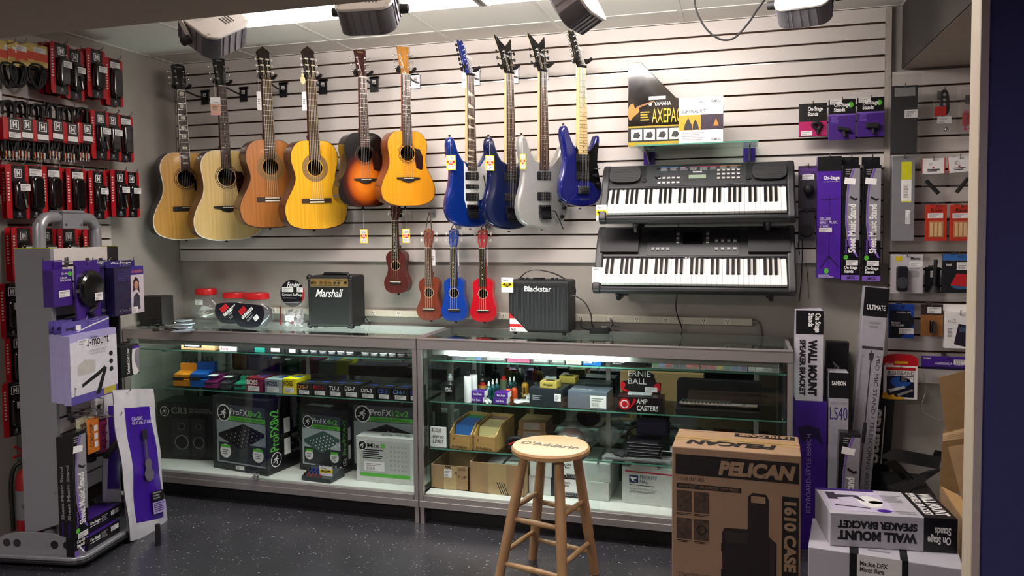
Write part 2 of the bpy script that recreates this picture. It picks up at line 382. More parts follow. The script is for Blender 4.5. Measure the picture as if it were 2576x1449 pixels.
# suspended ceiling over the alcove
ce = struct(MB().box(XL, YB, CEIL + .012, XR + .1, .05, CEIL + .05).obj('ceiling', mat('#9a968f', .9, name='ceiling_deck')))
XG = [-.269 + .61 * i for i in range(-6, 3)]; YG = [-.235, -1.455]
xs = [XL] + [x for x in XG if XL + .05 < x < .72] + [.735]; ys = [-.0, YG[0], YG[1], YB]
tile_cache = {}
for i in range(len(xs) - 1):
    for j in range(3):
        MB().box(xs[i] + .012, ys[j + 1] + .012, CEIL + .003, xs[i + 1] - .012, ys[j] - .012, CEIL + .012).obj('ceiling_tile', TILE, ce, .002)
for x in xs: MB().box(x - .012, YB, CEIL - .0, x + .012, 0, CEIL + .006).obj('grid_bar', TBAR, ce, .0015)
for y in YG: MB().box(XL, y - .012, CEIL - .0005, .735, y + .012, CEIL + .006).obj('grid_bar', TBAR, ce, .0015)
for a in ((XL, -.02, .735, 0), (XL, YB, XL + .02, 0)): MB().box(a[0], a[1], CEIL - .001, a[2], a[3], CEIL + .004).obj('edge_angle', TBAR, ce)

# ------------------------------------------------------------------ ceiling tube fixture
FY0, FY1 = -1.23, -.95
for FX0, FX1, fl, lab in ((-2.2, -.99, .64, 'white wraparound tube fixture on the ceiling above the acoustic guitars'), (-.98, .23, .86, 'white wraparound tube fixture on the ceiling above the electric guitars')):
  lf = thing('ceiling_light', lab, 'light', ((FX0 + FX1) / 2, (FY0 + FY1) / 2, CEIL - .115))
  hw, hd = (FX1 - FX0) / 2, (FY1 - FY0) / 2
  MB().box(-hw, -hd, .1, hw, hd, .115).obj('fixture_pan', TBAR, lf, .002)
  LAMPM = emis('#fff5ef', LAMP * fl)
  MB().prism([(-hd + .004, .1), (-hd + .012, .012), (-hd + .05, 0), (hd - .05, 0), (hd - .012, .012), (hd - .004, .1)], -hw + .012, hw - .012, 'x').obj('diffuser', LAMPM, lf)
  for s in (-1, 1): MB().prism([(-hd, .102), (-hd + .008, .008), (-hd + .05, -.003), (hd - .05, -.003), (hd - .008, .008), (hd, .102)], s * hw - .006 - s * .006, s * hw + .006 - s * .006, 'x').obj('end_cap', TBAR, lf)

# ================================================================== GLASS DISPLAY CASES
CT, CF, CBK = .927, -.505, -.03      # counter height, front plane, back plane
FRAME = mat('#b9b4b2', .4, .75, var=.05, scale=120, stretch=(1, 40, 40), name='brushed_aluminium'); GLASS = clear('#fafdfc', 1.5); GLASST = clear('#f3faf7', 1.52)
DECK = mat('#d9d8d4', .5, var=.03, name='white_deck'); KICK = mat('#0b0b0c', .5, name='black_kick'); MIRROR = mat('#8f9a97', .04, 1., var=.02, name='dark_mirror'); SHELFE = mat('#4f8a78', .2, var=.05, name='glass_edge')
def zshelf(px, py, Y): return onY(px, py, Y).z
SHY = -.40
SH_L = [zshelf(850, 897, SHY), zshelf(850, 1000, SHY)]
SH_R = [zshelf(1260, 912, SHY), zshelf(1260, 1019, SHY), zshelf(1260, 1140, SHY)]
DK = .150
def case(label, x0, x1, shelves, lamp, tube, ty, tz):
    t = thing('glass_display_case', label, 'display case', ((x0 + x1) / 2, 0, 0)); w2 = (x1 - x0) / 2
    def b(nm, a, m, bev=.0015): return MB().box(*a).obj(nm, m, t, bev)
    b('kick_base', (-w2 + .03, CF + .06, 0, w2 - .03, CBK, .085), KICK)
    b('bottom_rail', (-w2, CF, .085, w2, CF + .02, .118), FRAME); b('door_track', (-w2 + .025, CF + .004, .118, w2 - .025, CF + .03, .145), FRAME)
    b('deck', (-w2 + .02, CF + .03, .118, w2 - .02, CBK, DK), DECK)
    b('top_rail', (-w2, CF, CT - .052, w2, CF + .016, CT), FRAME); b('top_lip', (-w2, CF - .002, CT - .004, w2, CF + .03, CT + .002), FRAME, .001)
    b('back_rail', (-w2, CBK - .014, CT - .05, w2, CBK, CT), FRAME)
    for s in (-1, 1):
        b('side_rail', (s * w2 - (.016 if s > 0 else 0), CF + .03, CT - .05, s * w2 + (.016 if s < 0 else 0), CBK - .014, CT + .001), FRAME)
        xx = s * w2 - (.022 if s > 0 else 0)
        b('post', (xx, CF + .002, .118, xx + .022, CF + .022, CT - .052), FRAME)
        b('leg', (s * w2 - s * .012 - .011, CF + .008, 0, s * w2 - s * .012 + .011, CF + .03, .085), FRAME)
        b('end_pane', (s * (w2 - .006) - .002, CF + .022, .15, s * (w2 - .006) + .002, CBK - .014, CT - .05), GLASS, 0)
        b('shelf_standard', (s * (w2 - .14) - .012, CBK - .022, DK, s * (w2 - .14) + .012, CBK - .016, CT - .05), FRAME)
    b('shelf_standard', (-.012, CBK - .022, DK, .012, CBK - .016, CT - .05), FRAME)
    b('mirror_back', (-w2 + .016, CBK - .014, DK, w2 - .016, CBK - .008, CT - .05), MIRROR, 0)
    b('glass_top', (-w2 + .014, CF + .014, CT - .007, w2 - .014, CBK - .012, CT - .001), GLASST, 0)
    b('sliding_pane', (-w2 + .022, CF + .012, .145, .03, CF + .016, CT - .052), GLASS, 0); b('sliding_pane', (-.03, CF + .02, .145, w2 - .022, CF + .024, CT - .052), GLASS, 0)
    for z in shelves:
        s_ = b('glass_shelf', (-w2 + .02, SHY, z - .006, w2 - .02, CBK - .03, z), GLASST, 0)
        MB().box(-w2 + .02, SHY - .0012, z - .006, w2 - .02, SHY - .0002, z).obj('shelf_edge', SHELFE, s_)
        for k in (-w2 + .14, 0, w2 - .14): MB().box(k - .004, SHY + .03, z - .022, k + .004, CBK - .023, z - .007).obj('shelf_bracket', STEEL, s_)
    lk = MB(); lk.cyl((-.045, CF + .012, .165), (-.045, CF - .03, .165), .011, 14); lk.cyl((-.045, CF - .03, .165), (-.045, CF - .036, .165), .007, 12); lk.box(-.06, CF - .004, .15, -.03, CF + .004, .182)
    lk.obj('lock', CHROME, t, smooth=.6)
    h = b('lamp_housing', (-w2 + .06, CF + .05, CT - .084, w2 - .06, CF + .09, CT - .052), mat('#8f918c', .5, name='housing_paint'))
    MB().cyl((tube[0] - (x0 + x1) / 2, CF + ty, CT - tz), (tube[1] - (x0 + x1) / 2, CF + ty, CT - tz), .012, 12).obj('lamp_tube', emis('#f2fff9', lamp), h, smooth=.6)
    return t
XC = -1.515
case('long glass display case filled with effect pedals and boxed mixers', XL + .012, XC - .003, SH_L, CASE_LAMP * .5, (-3.1, -1.7), .106, .07)
case('long glass display case beside the wooden stool, full of accessories', XC + .003, .231, SH_R, CASE_LAMP, (-1.36, -.50), .036, .071)

# ================================================================== STRINGED INSTRUMENTS
ROSEW = wood('#2c1a12', '#4a2d1e', .45, (80, 80, 4), .1); EBONY = mat('#17120f', .4, var=.15, name='ebony'); MAHOG = wood('#4a2416', '#6a3820', .3, (50, 50, 3)); NATO = wood('#7a3c1a', '#9a5426', .3, (50, 50, 3))
MAPLE = wood('#d9bb82', '#e8cf9b', .35, (60, 60, 3)); BONE = mat('#e6dfcd', .4, name='bone'); PEARL = mat('#d8d2bc', .3, var=.15, name='pearl'); STRING = mat('#b9b5ad', .3, .9, name='string_metal'); NYLON = mat('#d8cba6', .4, name='nylon')
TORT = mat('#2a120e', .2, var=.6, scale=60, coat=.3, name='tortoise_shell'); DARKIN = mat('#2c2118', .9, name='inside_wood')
def holed(poly, hole, y):
    bm = bmesh.new(); ed = []
    for lp in (poly, hole):
        vs = [bm.verts.new((u, y, v)) for u, v in lp]; ed += [bm.edges.new((vs[i], vs[(i + 1) % len(vs)])) for i in range(len(vs))]
    bmesh.ops.triangle_fill(bm, use_beauty=True, edges=ed, normal=(0, -1, 0)); bm.verts.index_update()
    r = ([tuple(v.co) for v in bm.verts], [tuple(v.index for v in f.verts) for f in bm.faces]); bm.free(); return r
def ring(poly_o, poly_i, y0, y1):
    n = len(poly_o); vs = [(u, y0, v) for u, v in poly_o] + [(u, y0, v) for u, v in poly_i] + [(u, y1, v) for u, v in poly_o] + [(u, y1, v) for u, v in poly_i]; fs = []
    for i in range(n):
        j = (i + 1) % n
        fs += [(i, j, n + j, n + i), (2 * n + i, 3 * n + i, 3 * n + j, 2 * n + j), (i, 2 * n + i, 2 * n + j, j), (n + i, n + j, 3 * n + j, 3 * n + i)]
    return vs, fs
def mirror(h): return h + [(-x, z) for x, z in h[-2:0:-1]]
DREAD = [(0, 0), (.085, -.003), (.133, -.045), (.145, -.10), (.134, -.18), (.142, -.25), (.182, -.33), (.2, -.40), (.178, -.468), (.095, -.503), (0, -.507)]
CLASS = [(0, 0), (.085, -.006), (.13, -.05), (.14, -.11), (.118, -.2), (.135, -.26), (.178, -.34), (.186, -.40), (.158, -.462), (.08, -.487), (0, -.49)]
UKE = [(x * .86, z) for x, z in [(0, 0), (.035, -.002), (.066, -.025), (.071, -.055), (.058, -.10), (.065, -.135), (.086, -.175), (.088, -.205), (.07, -.235), (.035, -.247), (0, -.249)]]
UKE2 = [(x * .86, z) for x, z in [(0, 0), (.035, -.002), (.064, -.022), (.068, -.05), (.066, -.095), (.076, -.135), (.088, -.175), (.089, -.205), (.07, -.235), (.035, -.247), (0, -.249)]]
def sunburst():
    m = bpy.data.materials.new('sunburst_finish'); m.use_nodes = True; nt = m.node_tree; b = nt.nodes['Principled BSDF']
    tc = nt.nodes.new('ShaderNodeTexCoord'); mp = nt.nodes.new('ShaderNodeMapping'); g = nt.nodes.new('ShaderNodeTexGradient'); g.gradient_type = 'SPHERICAL'
    mp.inputs['Location'].default_value = (0, 0, 2.55); mp.inputs['Scale'].default_value = (5.3, .1, 4.4)
    r = nt.nodes.new('ShaderNodeValToRGB'); e = r.color_ramp.elements
    e[0].position = .24; e[0].color = (*lin('#0d0706'), 1); e[1].position = .74; e[1].color = (*lin('#d8761a'), 1)
    k = e.new(.4); k.color = (*lin('#4a1508'), 1); k = e.new(.54); k.color = (*lin('#b0500f'), 1)
    nt.links.new(tc.outputs['Object'], mp.inputs[0]); nt.links.new(mp.outputs[0], g.inputs[0]); nt.links.new(g.outputs[0], r.inputs[0]); nt.links.new(r.outputs[0], b.inputs['Base Color'])
    b.inputs['Roughness'].default_value = .2; b.inputs['Coat Weight'].default_value = .6; b.inputs['Coat Roughness'].default_value = .05
    return m
def price_tag(t, at, w_=.04, h=.065, kind='yellow', string=.06, words=None, rz=0.):
    """card on a thread tied to the instrument; at = point it hangs from (local)"""
    a = Vector(at); b = MB(); b.tube([a, a + Vector((.001, 0, -string * .6)), a + Vector((0, 0, -string))], .0006, 4); th = b.obj('tag_thread', WHITE, t)
    z1 = a.z - string + .004; fr = (Vector((a.x, a.y - .0006, z1 - h / 2)), Vector((math.cos(rz), math.sin(rz), 0)), Vector((0, 0, 1)), Vector((math.sin(rz), -math.cos(rz), 0)), w_, h)
    p = patch(t, fr, (0, 0, 1, 1), YEL if kind == 'yellow' else WHITE, .0004, .0012, 'price_tag', label='small price tag on a thread')
    if kind == 'yellow':
        patch(p, fr, (.1, .05, .9, .34), LWHITE, .0008); patch(p, fr, (.1, .66, .9, .95), LWHITE, .0008)
        patch(p, fr, None, RED, .001, poly=[(.15, .62), (.85, .62), (.95, .5), (.8, .46), (.5, .3), (.2, .46), (.05, .5)])
        text(p, fr, 'OUR\nPRICE', (.25, .42, .75, .62), LWHITE, bold=.02, lift=.0014)
        if words:
            text(p, fr, words[0], (.18, .7, .82, .92), INK, lift=.0012, shear=.2); text(p, fr, words[1], (.2, .09, .82, .28), INK, lift=.0012, shear=.2)
    elif kind == 'pink':
        patch(p, fr, (0, 0, 1, .06), mat('#d98a97', .5), .0008); patch(p, fr, (0, .06, 1, .62), mat('#cfa68f', .5), .0008); text(p, fr, 'YAMAHA', (.3, .66, .85, .74), INK, lift=.0012)
        lines(p, fr, (.2, .28, .8, .5), 3, GREYP)
    else: lines(p, fr, (.2, .3, .8, .6), 3, GREYP)
    return p
def peg(t, post, side, btn, n=4, parent=None, ball=.007, back=.006, out=.03):
    """one machine head: post with washer on the face, shaft and button at the side"""
    b = MB(); x, y, z = post; n_ = 10
    b.cyl((x, y, z), (x, y - .006, z), .0062, n_); b.cyl((x, y - .006, z), (x, y - .011, z), .0035, 8)
    o = b.obj('tuning_peg', CHROME, t, smooth=.6)
    c = MB(); ex = side * out + x; c.cyl((x + side * .012, y + .012, z), (ex - side * .004, y + .012, z), .0022, 6); c.ball((ex, y + .012, z), ball, 10, (.75, .55, 1.15)); c.obj('peg_button', btn, o, smooth=1.2)
    return o
def hanger(loc, plate, yaw, label, metal=False):
    """slat plate, arm and padded yoke; loc = point the nut hangs at, plate = plate centre on the slats"""
    pm = STEEL if metal else BLKP
    t = thing('guitar_hanger', label, 'hanger', plate, 0, 'hangers hooked into the slots'); L = Vector(loc) - Vector(plate)
    p = MB().box(-.026, 0, -.042, .026, .006, .042).box(-.03, .0, .03, .03, .01, .044).obj('wall_plate', pm, t, .002)
    fr = (Vector((0, 0, .012)), Vector((1, 0, 0)), Vector((0, 0, 1)), Vector((0, -1, 0)), .022, .022); patch(p, fr, (0, 0, 1, 1), WHITE, .0008, name='logo_sticker'); patch(p, fr, (.15, .2, .85, .5), GREYP, .0012)
    e = L + Vector((0, 0, .012)); bk = Vector((-math.sin(yaw), math.cos(yaw), 0)) * .028; e2 = e + bk
    MB().tube([(0, -.0, -.005), (L.x * .15, L.y * .3, -.004), tuple(e2)], .0055, 8).obj('arm', STEEL if metal else BLKP, t, smooth=.8)
    y = MB(); R = Matrix.Rotation(yaw, 3, 'Z')
    for s in (-1, 1): y.tube([e + R @ Vector(q) for q in ((0, .03, .0), (s * .03, .026, .002), (s * .042, .004, .004), (s * .046, -.024, .016))], .008, 10, rs=[.007, .008, .0095, .0085])
    y.obj('padded_yoke', RUBBER, t, smooth=.9)
    return t
def acoustic(name, label, cat, M, sp):
    t = thing(name, label, cat, M=M, group=sp.get('group')); out = sp['out']; D = sp.get('D', .105); zb = -sp['neck']; n6 = sp.get('n', 6); uk = sp.get('uke', 0); sz = sp.get('sz', 1.)
    pl = [(x * sz, z * sz + zb) for x, z in smooth_loop(mirror(out), 5)]; hz = zb - sp['hole'] * sz; hr = sp['hr'] * sz; bz = zb - sp['bridge'] * sz
    n = len(pl); top, side, back = sp['top'], sp['side'], sp.get('back', sp['side'])
    # sides and back, open towards the soundboard
    b = MB(); b.add([(u, 0, v) for u, v in pl] + [(u * .985, D, zb + (v - zb) * .992) for u, v in pl], [(i, n + i, n + (i + 1) % n, (i + 1) % n) for i in range(n)] + [tuple(range(n, 2 * n))])
    b.obj('body', side, t, smooth=.7)
    vs, fs = holed(pl, circ(0, hz, hr, 28)[::-1], -.0005)
    sb = MB().add(vs, fs).obj('soundboard', top, t)
    if sp.get('bind'): MB().add(*ring([(u * 1.004, zb + (v - zb) * 1.003) for u, v in pl], [(u * .982, zb + (v - zb) * .992 - .001) for u, v in pl], -.0012, .004)).obj('binding', sp['bind'], t)
    if sp.get('ros'):
        for k, (r0, r1, m) in enumerate(sp['ros']): MB().add(*ring(circ(0, hz, r1 * hr, 32), circ(0, hz, r0 * hr, 32), -.0014, -.0006)).obj('rosette', m, sb)
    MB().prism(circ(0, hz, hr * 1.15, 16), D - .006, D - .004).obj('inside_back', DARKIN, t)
    # neck, fretboard
    wn, wb_ = sp['wn'], sp['wb']; fe = hz + hr * sp.get('fe', .95)
    MB().add([(-wn / 2, .018, 0), (wn / 2, .018, 0), (wn / 2, 0, 0), (-wn / 2, 0, 0), (-wb_ / 2, .02, zb), (wb_ / 2, .02, zb), (wb_ / 2, 0, zb), (-wb_ / 2, 0, zb)], [(0, 1, 2, 3), (7, 6, 5, 4), (0, 4, 5, 1), (1, 5, 6, 2), (2, 6, 7, 3), (3, 7, 4, 0)]).prism([(-wb_ * .4, zb + .03), (wb_ * .4, zb + .03), (wb_ * .3, zb - .002), (-wb_ * .3, zb - .002)], .0, .05).obj('neck', sp['neckm'], t, .005)
    we = wn + (wb_ - wn) * fe / zb; fth = .006
    fb = MB().add([(-wn / 2, -fth, 0), (wn / 2, -fth, 0), (we / 2, -fth, fe), (-we / 2, -fth, fe), (-wn / 2, -.0006, 0), (wn / 2, -.0006, 0), (we / 2, -.0006, fe), (-we / 2, -.0006, fe)], [(3, 2, 1, 0), (4, 5, 6, 7), (0, 1, 5, 4), (1, 2, 6, 5), (2, 3, 7, 6), (3, 0, 4, 7)]).obj('fretboard', sp['fbm'], t)
    if sp.get('fbind'):
        for s in (-1, 1): MB().add([(s * (wn / 2 - .001), -fth - .0004, 0), (s * (wn / 2 + .0006), -fth - .0004, 0), (s * (we / 2 + .0006), -fth - .0004, fe), (s * (we / 2 - .001), -fth - .0004, fe), (s * (wn / 2 - .001), -.001, 0), (s * (wn / 2 + .0006), -.001, 0), (s * (we / 2 + .0006), -.001, fe), (s * (we / 2 - .001), -.001, fe)], [(3, 2, 1, 0), (4, 5, 6, 7), (0, 1, 5, 4), (1, 2, 6, 5), (2, 3, 7, 6), (3, 0, 4, 7)]).obj('fretboard_binding', BONE, fb)
    scl = -(bz + .002); fr_ = MB(); ink = MB(); zs = [0]
    for k in range(1, 25):
        z = -scl * (1 - 2 ** (-k / 12))
        if z < fe + .003: break
        zs.append(z); ww = (wn + (wb_ - wn) * z / zb) / 2 - .0008; fr_.box(-ww, -fth - .0012, z - .0008, ww, -fth + .0005, z + .0008)
    fr_.obj('frets', CHROME, fb)['kind'] = 'stuff'
    for k in sp.get('dots', (3, 5, 7, 9, 12, 15)):
        if k < len(zs):
            zc = (zs[k] + zs[k - 1]) / 2; ww = (wn + (wb_ - wn) * zc / zb) / 2
            if sp.get('block'): MB().box(-ww * .55, -fth - .0006, zc - min(.011, (zs[k - 1] - zs[k]) * .3), ww * .55, -fth, zc + min(.011, (zs[k - 1] - zs[k]) * .3)).obj('position_marker', PEARL, fb)
            else: ink.cyl((0, -fth, zc), (0, -fth - .0008, zc), .0028, 10)
    if ink.v: ink.obj('position_markers', PEARL, fb)['kind'] = 'stuff'
    MB().box(-wn / 2, -fth - .003, 0, wn / 2, .0, .004).obj('nut', BONE, t)
    # bridge
    bw = sp.get('bw', .085) * sz; br = MB()
    if sp.get('bridge_kind') == 'classic':
        br.box(-bw, -.007, bz - .014, bw, -.0006, bz + .012); bo = br.obj('bridge', ROSEW, t, .0015)
        MB().box(-.042, -.0085, bz - .013, .042, -.006, bz - .005).box(-.042, -.0085, bz + .004, .042, -.006, bz + .010).obj('tie_block', BONE, bo)
    elif uk:
        br.box(-.034, -.007, bz - .009, .034, -.0006, bz + .007); bo = br.obj('bridge', EBONY, t, .001); MB().box(-.034, -.0095, bz + .001, .034, -.006, bz + .0045).obj('saddle', BONE, bo)
    else:
        o = sp.get('belly', 1); c = [(-bw, .012), (-bw, .002), (-bw * .55, -.006), (-bw * .4, -.016), (0, -.024 if o else -.016), (bw * .4, -.016), (bw * .55, -.006), (bw, .002), (bw, .012), (0, .014)]
        if not o: c = [(-bw, .012), (-bw, -.016), (bw, -.016), (bw, .012)]
        br.prism([(u, bz + v * sz) for u, v in c], -.008, -.0006); bo = br.obj('bridge', EBONY, t, .001); MB().box(-bw * .42, -.0115, bz + .002, bw * .42, -.0075, bz + .006).obj('saddle', BONE, bo)
        pn = MB()
        for i in range(n6): pn.ball(((i - (n6 - 1) / 2) * .0105 * sz, -.009, bz - .007), .0026, 6)
        pn.obj('bridge_pins', mat('#1c1a18', .4), bo)
    # head
    h = sp['head']; HT = Matrix.Rotation(math.radians(-10), 4, 'X'); hp = h['poly']; hd = MB()
    if h.get('slots'):
        vs2, fs2 = [], []
        hd.prism(hp, -.004, .014); ho = hd.xf(HT).obj('headstock', h['m'], t, .002, smooth=.5)
        for s in (-1, 1):
            MB().prism([(s * .008, .035), (s * .024, .035), (s * .026, .135), (s * .010, .135)], -.0055, -.003).xf(HT).obj('slot', mat('#0a0707', .7), ho)
            for k in range(3):
                z = .05 + k * .035; r = MB(); r.cyl((s * .007, -.006, z), (s * .027, -.006, z), .0045, 8); ro = r.xf(HT).obj('roller', BONE, ho)
                bb = MB(); bb.cyl((s * .03, .003, z), (s * .046, .003, z), .0022, 6); bb.ball((s * .045, .004, z), .0075, 8, (.9, .6, 1.1)); bb.xf(HT).obj('tuning_peg', mat('#cfcac0', .3), t, smooth=1.2)
    else:
        hd.prism(hp, -.003, .012); ho = hd.xf(HT).obj('headstock', h['m'], t, .0015, smooth=.5)
        for s in (-1, 1):
            for k in range(n6 // 2):
                z = h['z0'] + k * h['dz']; xx = s * (h['x0'] + h.get('dx', 0) * k); i0 = len(t.children); q = peg(t, (xx, -.003, z), s, h['btn'], out=h.get('bo', .034) , ball=h.get('ball', .008))
                q.matrix_local = HT
    if h.get('logo'):
        a = h['logo']; fr2 = (HT @ Vector((0, -.0032, a[1])), Vector((1, 0, 0)), HT.to_3x3() @ Vector((0, 0, 1)), HT.to_3x3() @ Vector((0, -1, 0)), a[2], a[3]); text(ho, fr2, a[0], (0, 0, 1, 1), a[4], bold=.01, name='maker_lettering')
    # strings
    st = MB()
    for i in range(n6):
        q = (i - (n6 - 1) / 2) / (n6 - 1); x0 = q * wn * .82; x1 = q * sp.get('sw', .054); r = .0006 if uk else .00075
        st.cyl((x0, -fth - .004, .002), (x1, -.0115, bz + .002), r, 4)
        s = -1 if q < 0 else 1; k = (i if q < 0 else n6 - 1 - i); zz = h.get('z0', .05) + k * h.get('dz', .035); st.cyl((x0, -fth - .004, .002), tuple(HT @ Vector((s * (h.get('x0', .016) + h.get('dx', 0) * k), -.009, zz))), r, 4)
    st.obj('strings', sp.get('strm', STRING), t)
    if sp.get('guard'): MB().prism([(u * sz, hz + v * sz) for u, v in sp['guard']], -.0018, -.0007).obj('pickguard', sp.get('gm', TORT), t)
    pb = MB(); pb.cyl((0, D / 2, zb + min(z for x, z in out) * sz), (0, D / 2, zb + min(z for x, z in out) * sz - .012), .005, 8, .008); pb.obj('strap_button', BLKP, t, smooth=.6)
    return t
HS = [(-.024, .004), (-.027, .03), (-.033, .145), (-.036, .158), (-.02, .162), (0, .158), (.02, .162), (.036, .158), (.033, .145), (.027, .03), (.024, .004)]
HA = [(-.024, .004), (-.027, .02), (-.036, .05), (-.037, .12), (-.039, .145), (-.03, .152), (-.015, .154), (0, .160), (.015, .154), (.03, .152), (.039, .145), (.037, .12), (.036, .05), (.027, .02), (.024, .004)]
HC = [(-.026, .004), (-.031, .025), (-.033, .15), (-.038, .162), (-.032, .168), (-.026, .176), (-.014, .181), (0, .196), (.014, .181), (.026, .176), (.032, .168), (.038, .162), (.033, .15), (.031, .025), (.026, .004)]
HU = [(-.018, .004), (-.021, .02), (-.027, .035), (-.029, .095), (-.026, .104), (-.012, .106), (0, .115), (.012, .106), (.026, .104), (.029, .095), (.027, .035), (.021, .02), (.018, .004)]
BLKL = mat('#0b0a0b', .15, coat=.6, name='black_lacquer')
SPRUCE1 = wood('#bd8a3c', '#cf9f52', .25, (90, 90, 1.5), .5); SPRUCE2 = wood('#cfae6b', '#dcc083', .25, (90, 90, 1.5), .5); CEDAR = wood('#a2622e', '#b67539', .3, (90, 90, 1.5), .4); SPRUCE3 = wood('#e0a018', '#ecb62e', .22, (90, 90, 1.5), .5); AMBER = wood('#db8c10', '#e69c20', .22, (90, 90, 1.5), .5)
RR = [(1.12, 1.2, EBONY), (1.3, 1.36, mat('#4a3a25', .5))]
GUARD = [(.045, .05), (.075, .01), (.088, -.05), (.082, -.085), (.05, -.08), (.045, -.045), (.052, -.012)]
GUARD2 = [(.052, .035), (.09, .03), (.112, -.02), (.112, -.1), (.1, -.112), (.062, -.1), (.055, -.05)]
def steel(top, head, **k): return dict(dict(out=DREAD, neck=.36, hole=.15, hr=.05, bridge=.325, top=top, side=MAHOG, bind=BONE, neckm=MAHOG, fbm=ROSEW, wn=.044, wb=.056, ros=RR, guard=GUARD, head=head, fe=1.02), **k)
def classic(top, **k): return dict(dict(out=CLASS, neck=.325, hole=.15, hr=.044, bridge=.33, top=top, side=MAHOG, bind=mat('#3a1d10', .4), neckm=MAHOG, fbm=ROSEW, wn=.052, wb=.062, ros=[(1.1, 1.75, mat('#8a6a3a', .5, var=.4, scale=220))], head=dict(poly=HC, slots=1, m=mat('#1f0d08', .25, coat=.4), z0=.05, dz=.035, x0=.016), bridge_kind='classic', bw=.088, dots=(), strm=NYLON, D=.098, sw=.058, fe=1.0), **k)
hs = lambda m, poly=HS, logo=None, **k: dict(dict(poly=poly, m=m, z0=.04, dz=.036, x0=.020, dx=.002, btn=CHROME, logo=logo), **k)
GOLDP = mat('#d8b25a', .3, .6); WINE = mat('#3a0d10', .2, coat=.4)
GUITARS = [
 ('acoustic_guitar', 'dreadnought acoustic guitar with block inlays hanging in the corner', steel(SPRUCE1, hs(BLKL, HA, ('Washburn', .138, .045, .009, GREYP)), block=1, fbind=1, dots=(1, 3, 5, 7, 9, 12, 15, 17), guard=[(.045, -.01), (.062, .0), (.07, -.04), (.06, -.085), (.045, -.06)], gm=BLKL, side=mat('#1f130c', .3), belly=0), (455, 228), 602, -.26, 59, 2.5),
 ('acoustic_guitar', 'pale spruce acoustic guitar with a pink paper tag', steel(SPRUCE2, hs(BLKL, HS, ('YAMAHA', .146, .034, .008, GREYP)), guard=GUARD2, gm=TORT), (558, 217), 604, -.26, 59, 2.5),
 ('classical_guitar', 'classical guitar with a dull cedar-brown top', classic(CEDAR), (670, 203), 573, -.26, 56, 2.5),
 ('classical_guitar', 'classical guitar with a glossy yellow top', classic(SPRUCE3), (783, 203), 577, -.26, 55, 2.5),
 ('acoustic_guitar', 'small acoustic guitar in dark sunburst finish', steel(sunburst(), hs(WINE, HS, ('YAMAHA', .146, .036, .009, GOLDP)), sz=.82, neck=.31, guard=GUARD2, bind=BLKL, side=mat('#1a0c08', .2, coat=.4), hr=.052), (912, 195), 520, -.22, 50, 1.5),
 ('acoustic_guitar', 'small acoustic guitar in orange amber finish', steel(AMBER, hs(wood('#b07428', '#c48838', .3), HS, ('YAMAHA', .146, .034, .008, GOLDP)), sz=.82, neck=.31, guard=GUARD2, bind=mat('#5a3a1c', .4), side=NATO, neckm=NATO, hr=.052), (1020, 188), 518, -.22, 47, 1.5)]
PLATES = [(515, 245), (612, 237), (712, 226), (812, 218), (941, 212), (1045, 204)]
for i, (nm, lab, sp, (px, py), pb_, Y, yaw, tl) in enumerate(GUITARS):
    P = onY(px, py, Y); ln = sp['neck'] - min(z for x, z in sp['out']) * sp.get('sz', 1); s = (P.z - onY(px + 15, pb_, Y + .03).z) / ln
    M = Matrix.Translation(P) @ Matrix.Rotation(math.radians(tl), 4, 'X') @ Matrix.Rotation(math.radians(yaw), 4, 'Z') @ Matrix.Scale(s, 4)
    g = acoustic(nm, lab, 'guitar', M, sp)
    if i == 1: price_tag(g, (-.05, -.02, .06), .055, .1, 'pink', .13, rz=math.radians(-35))
    if i in (2, 3): price_tag(g, (-.055, -.02, .06), .024, .1, 'white', .13, rz=math.radians(-35))
    if i == 3: MB().prism(circ(-.062, -.005, .014, 16, .022), -.03, -.029).prism(circ(-.062, .022, .009, 14), -.03, -.029).obj('guitar_shaped_tag', mat('#d8cf9a', .5), g)
    if i in (4, 5): price_tag(g, (0, .05, -sp['neck'] - .43), .045, .08, 'yellow', .12, (('Yamaha', '$159.99') if i == 4 else ('Yamaha', '$134.99')), rz=math.radians(-40))
    hanger(P + Vector((0, 0, .004)), onY(*PLATES[i], -.028), math.radians(yaw), 'guitar hanger holding the ' + ['guitar with block inlays', 'guitar with the pink tag', 'dull brown classical guitar', 'glossy yellow classical guitar', 'sunburst guitar', 'amber orange guitar'][i], i == 5)

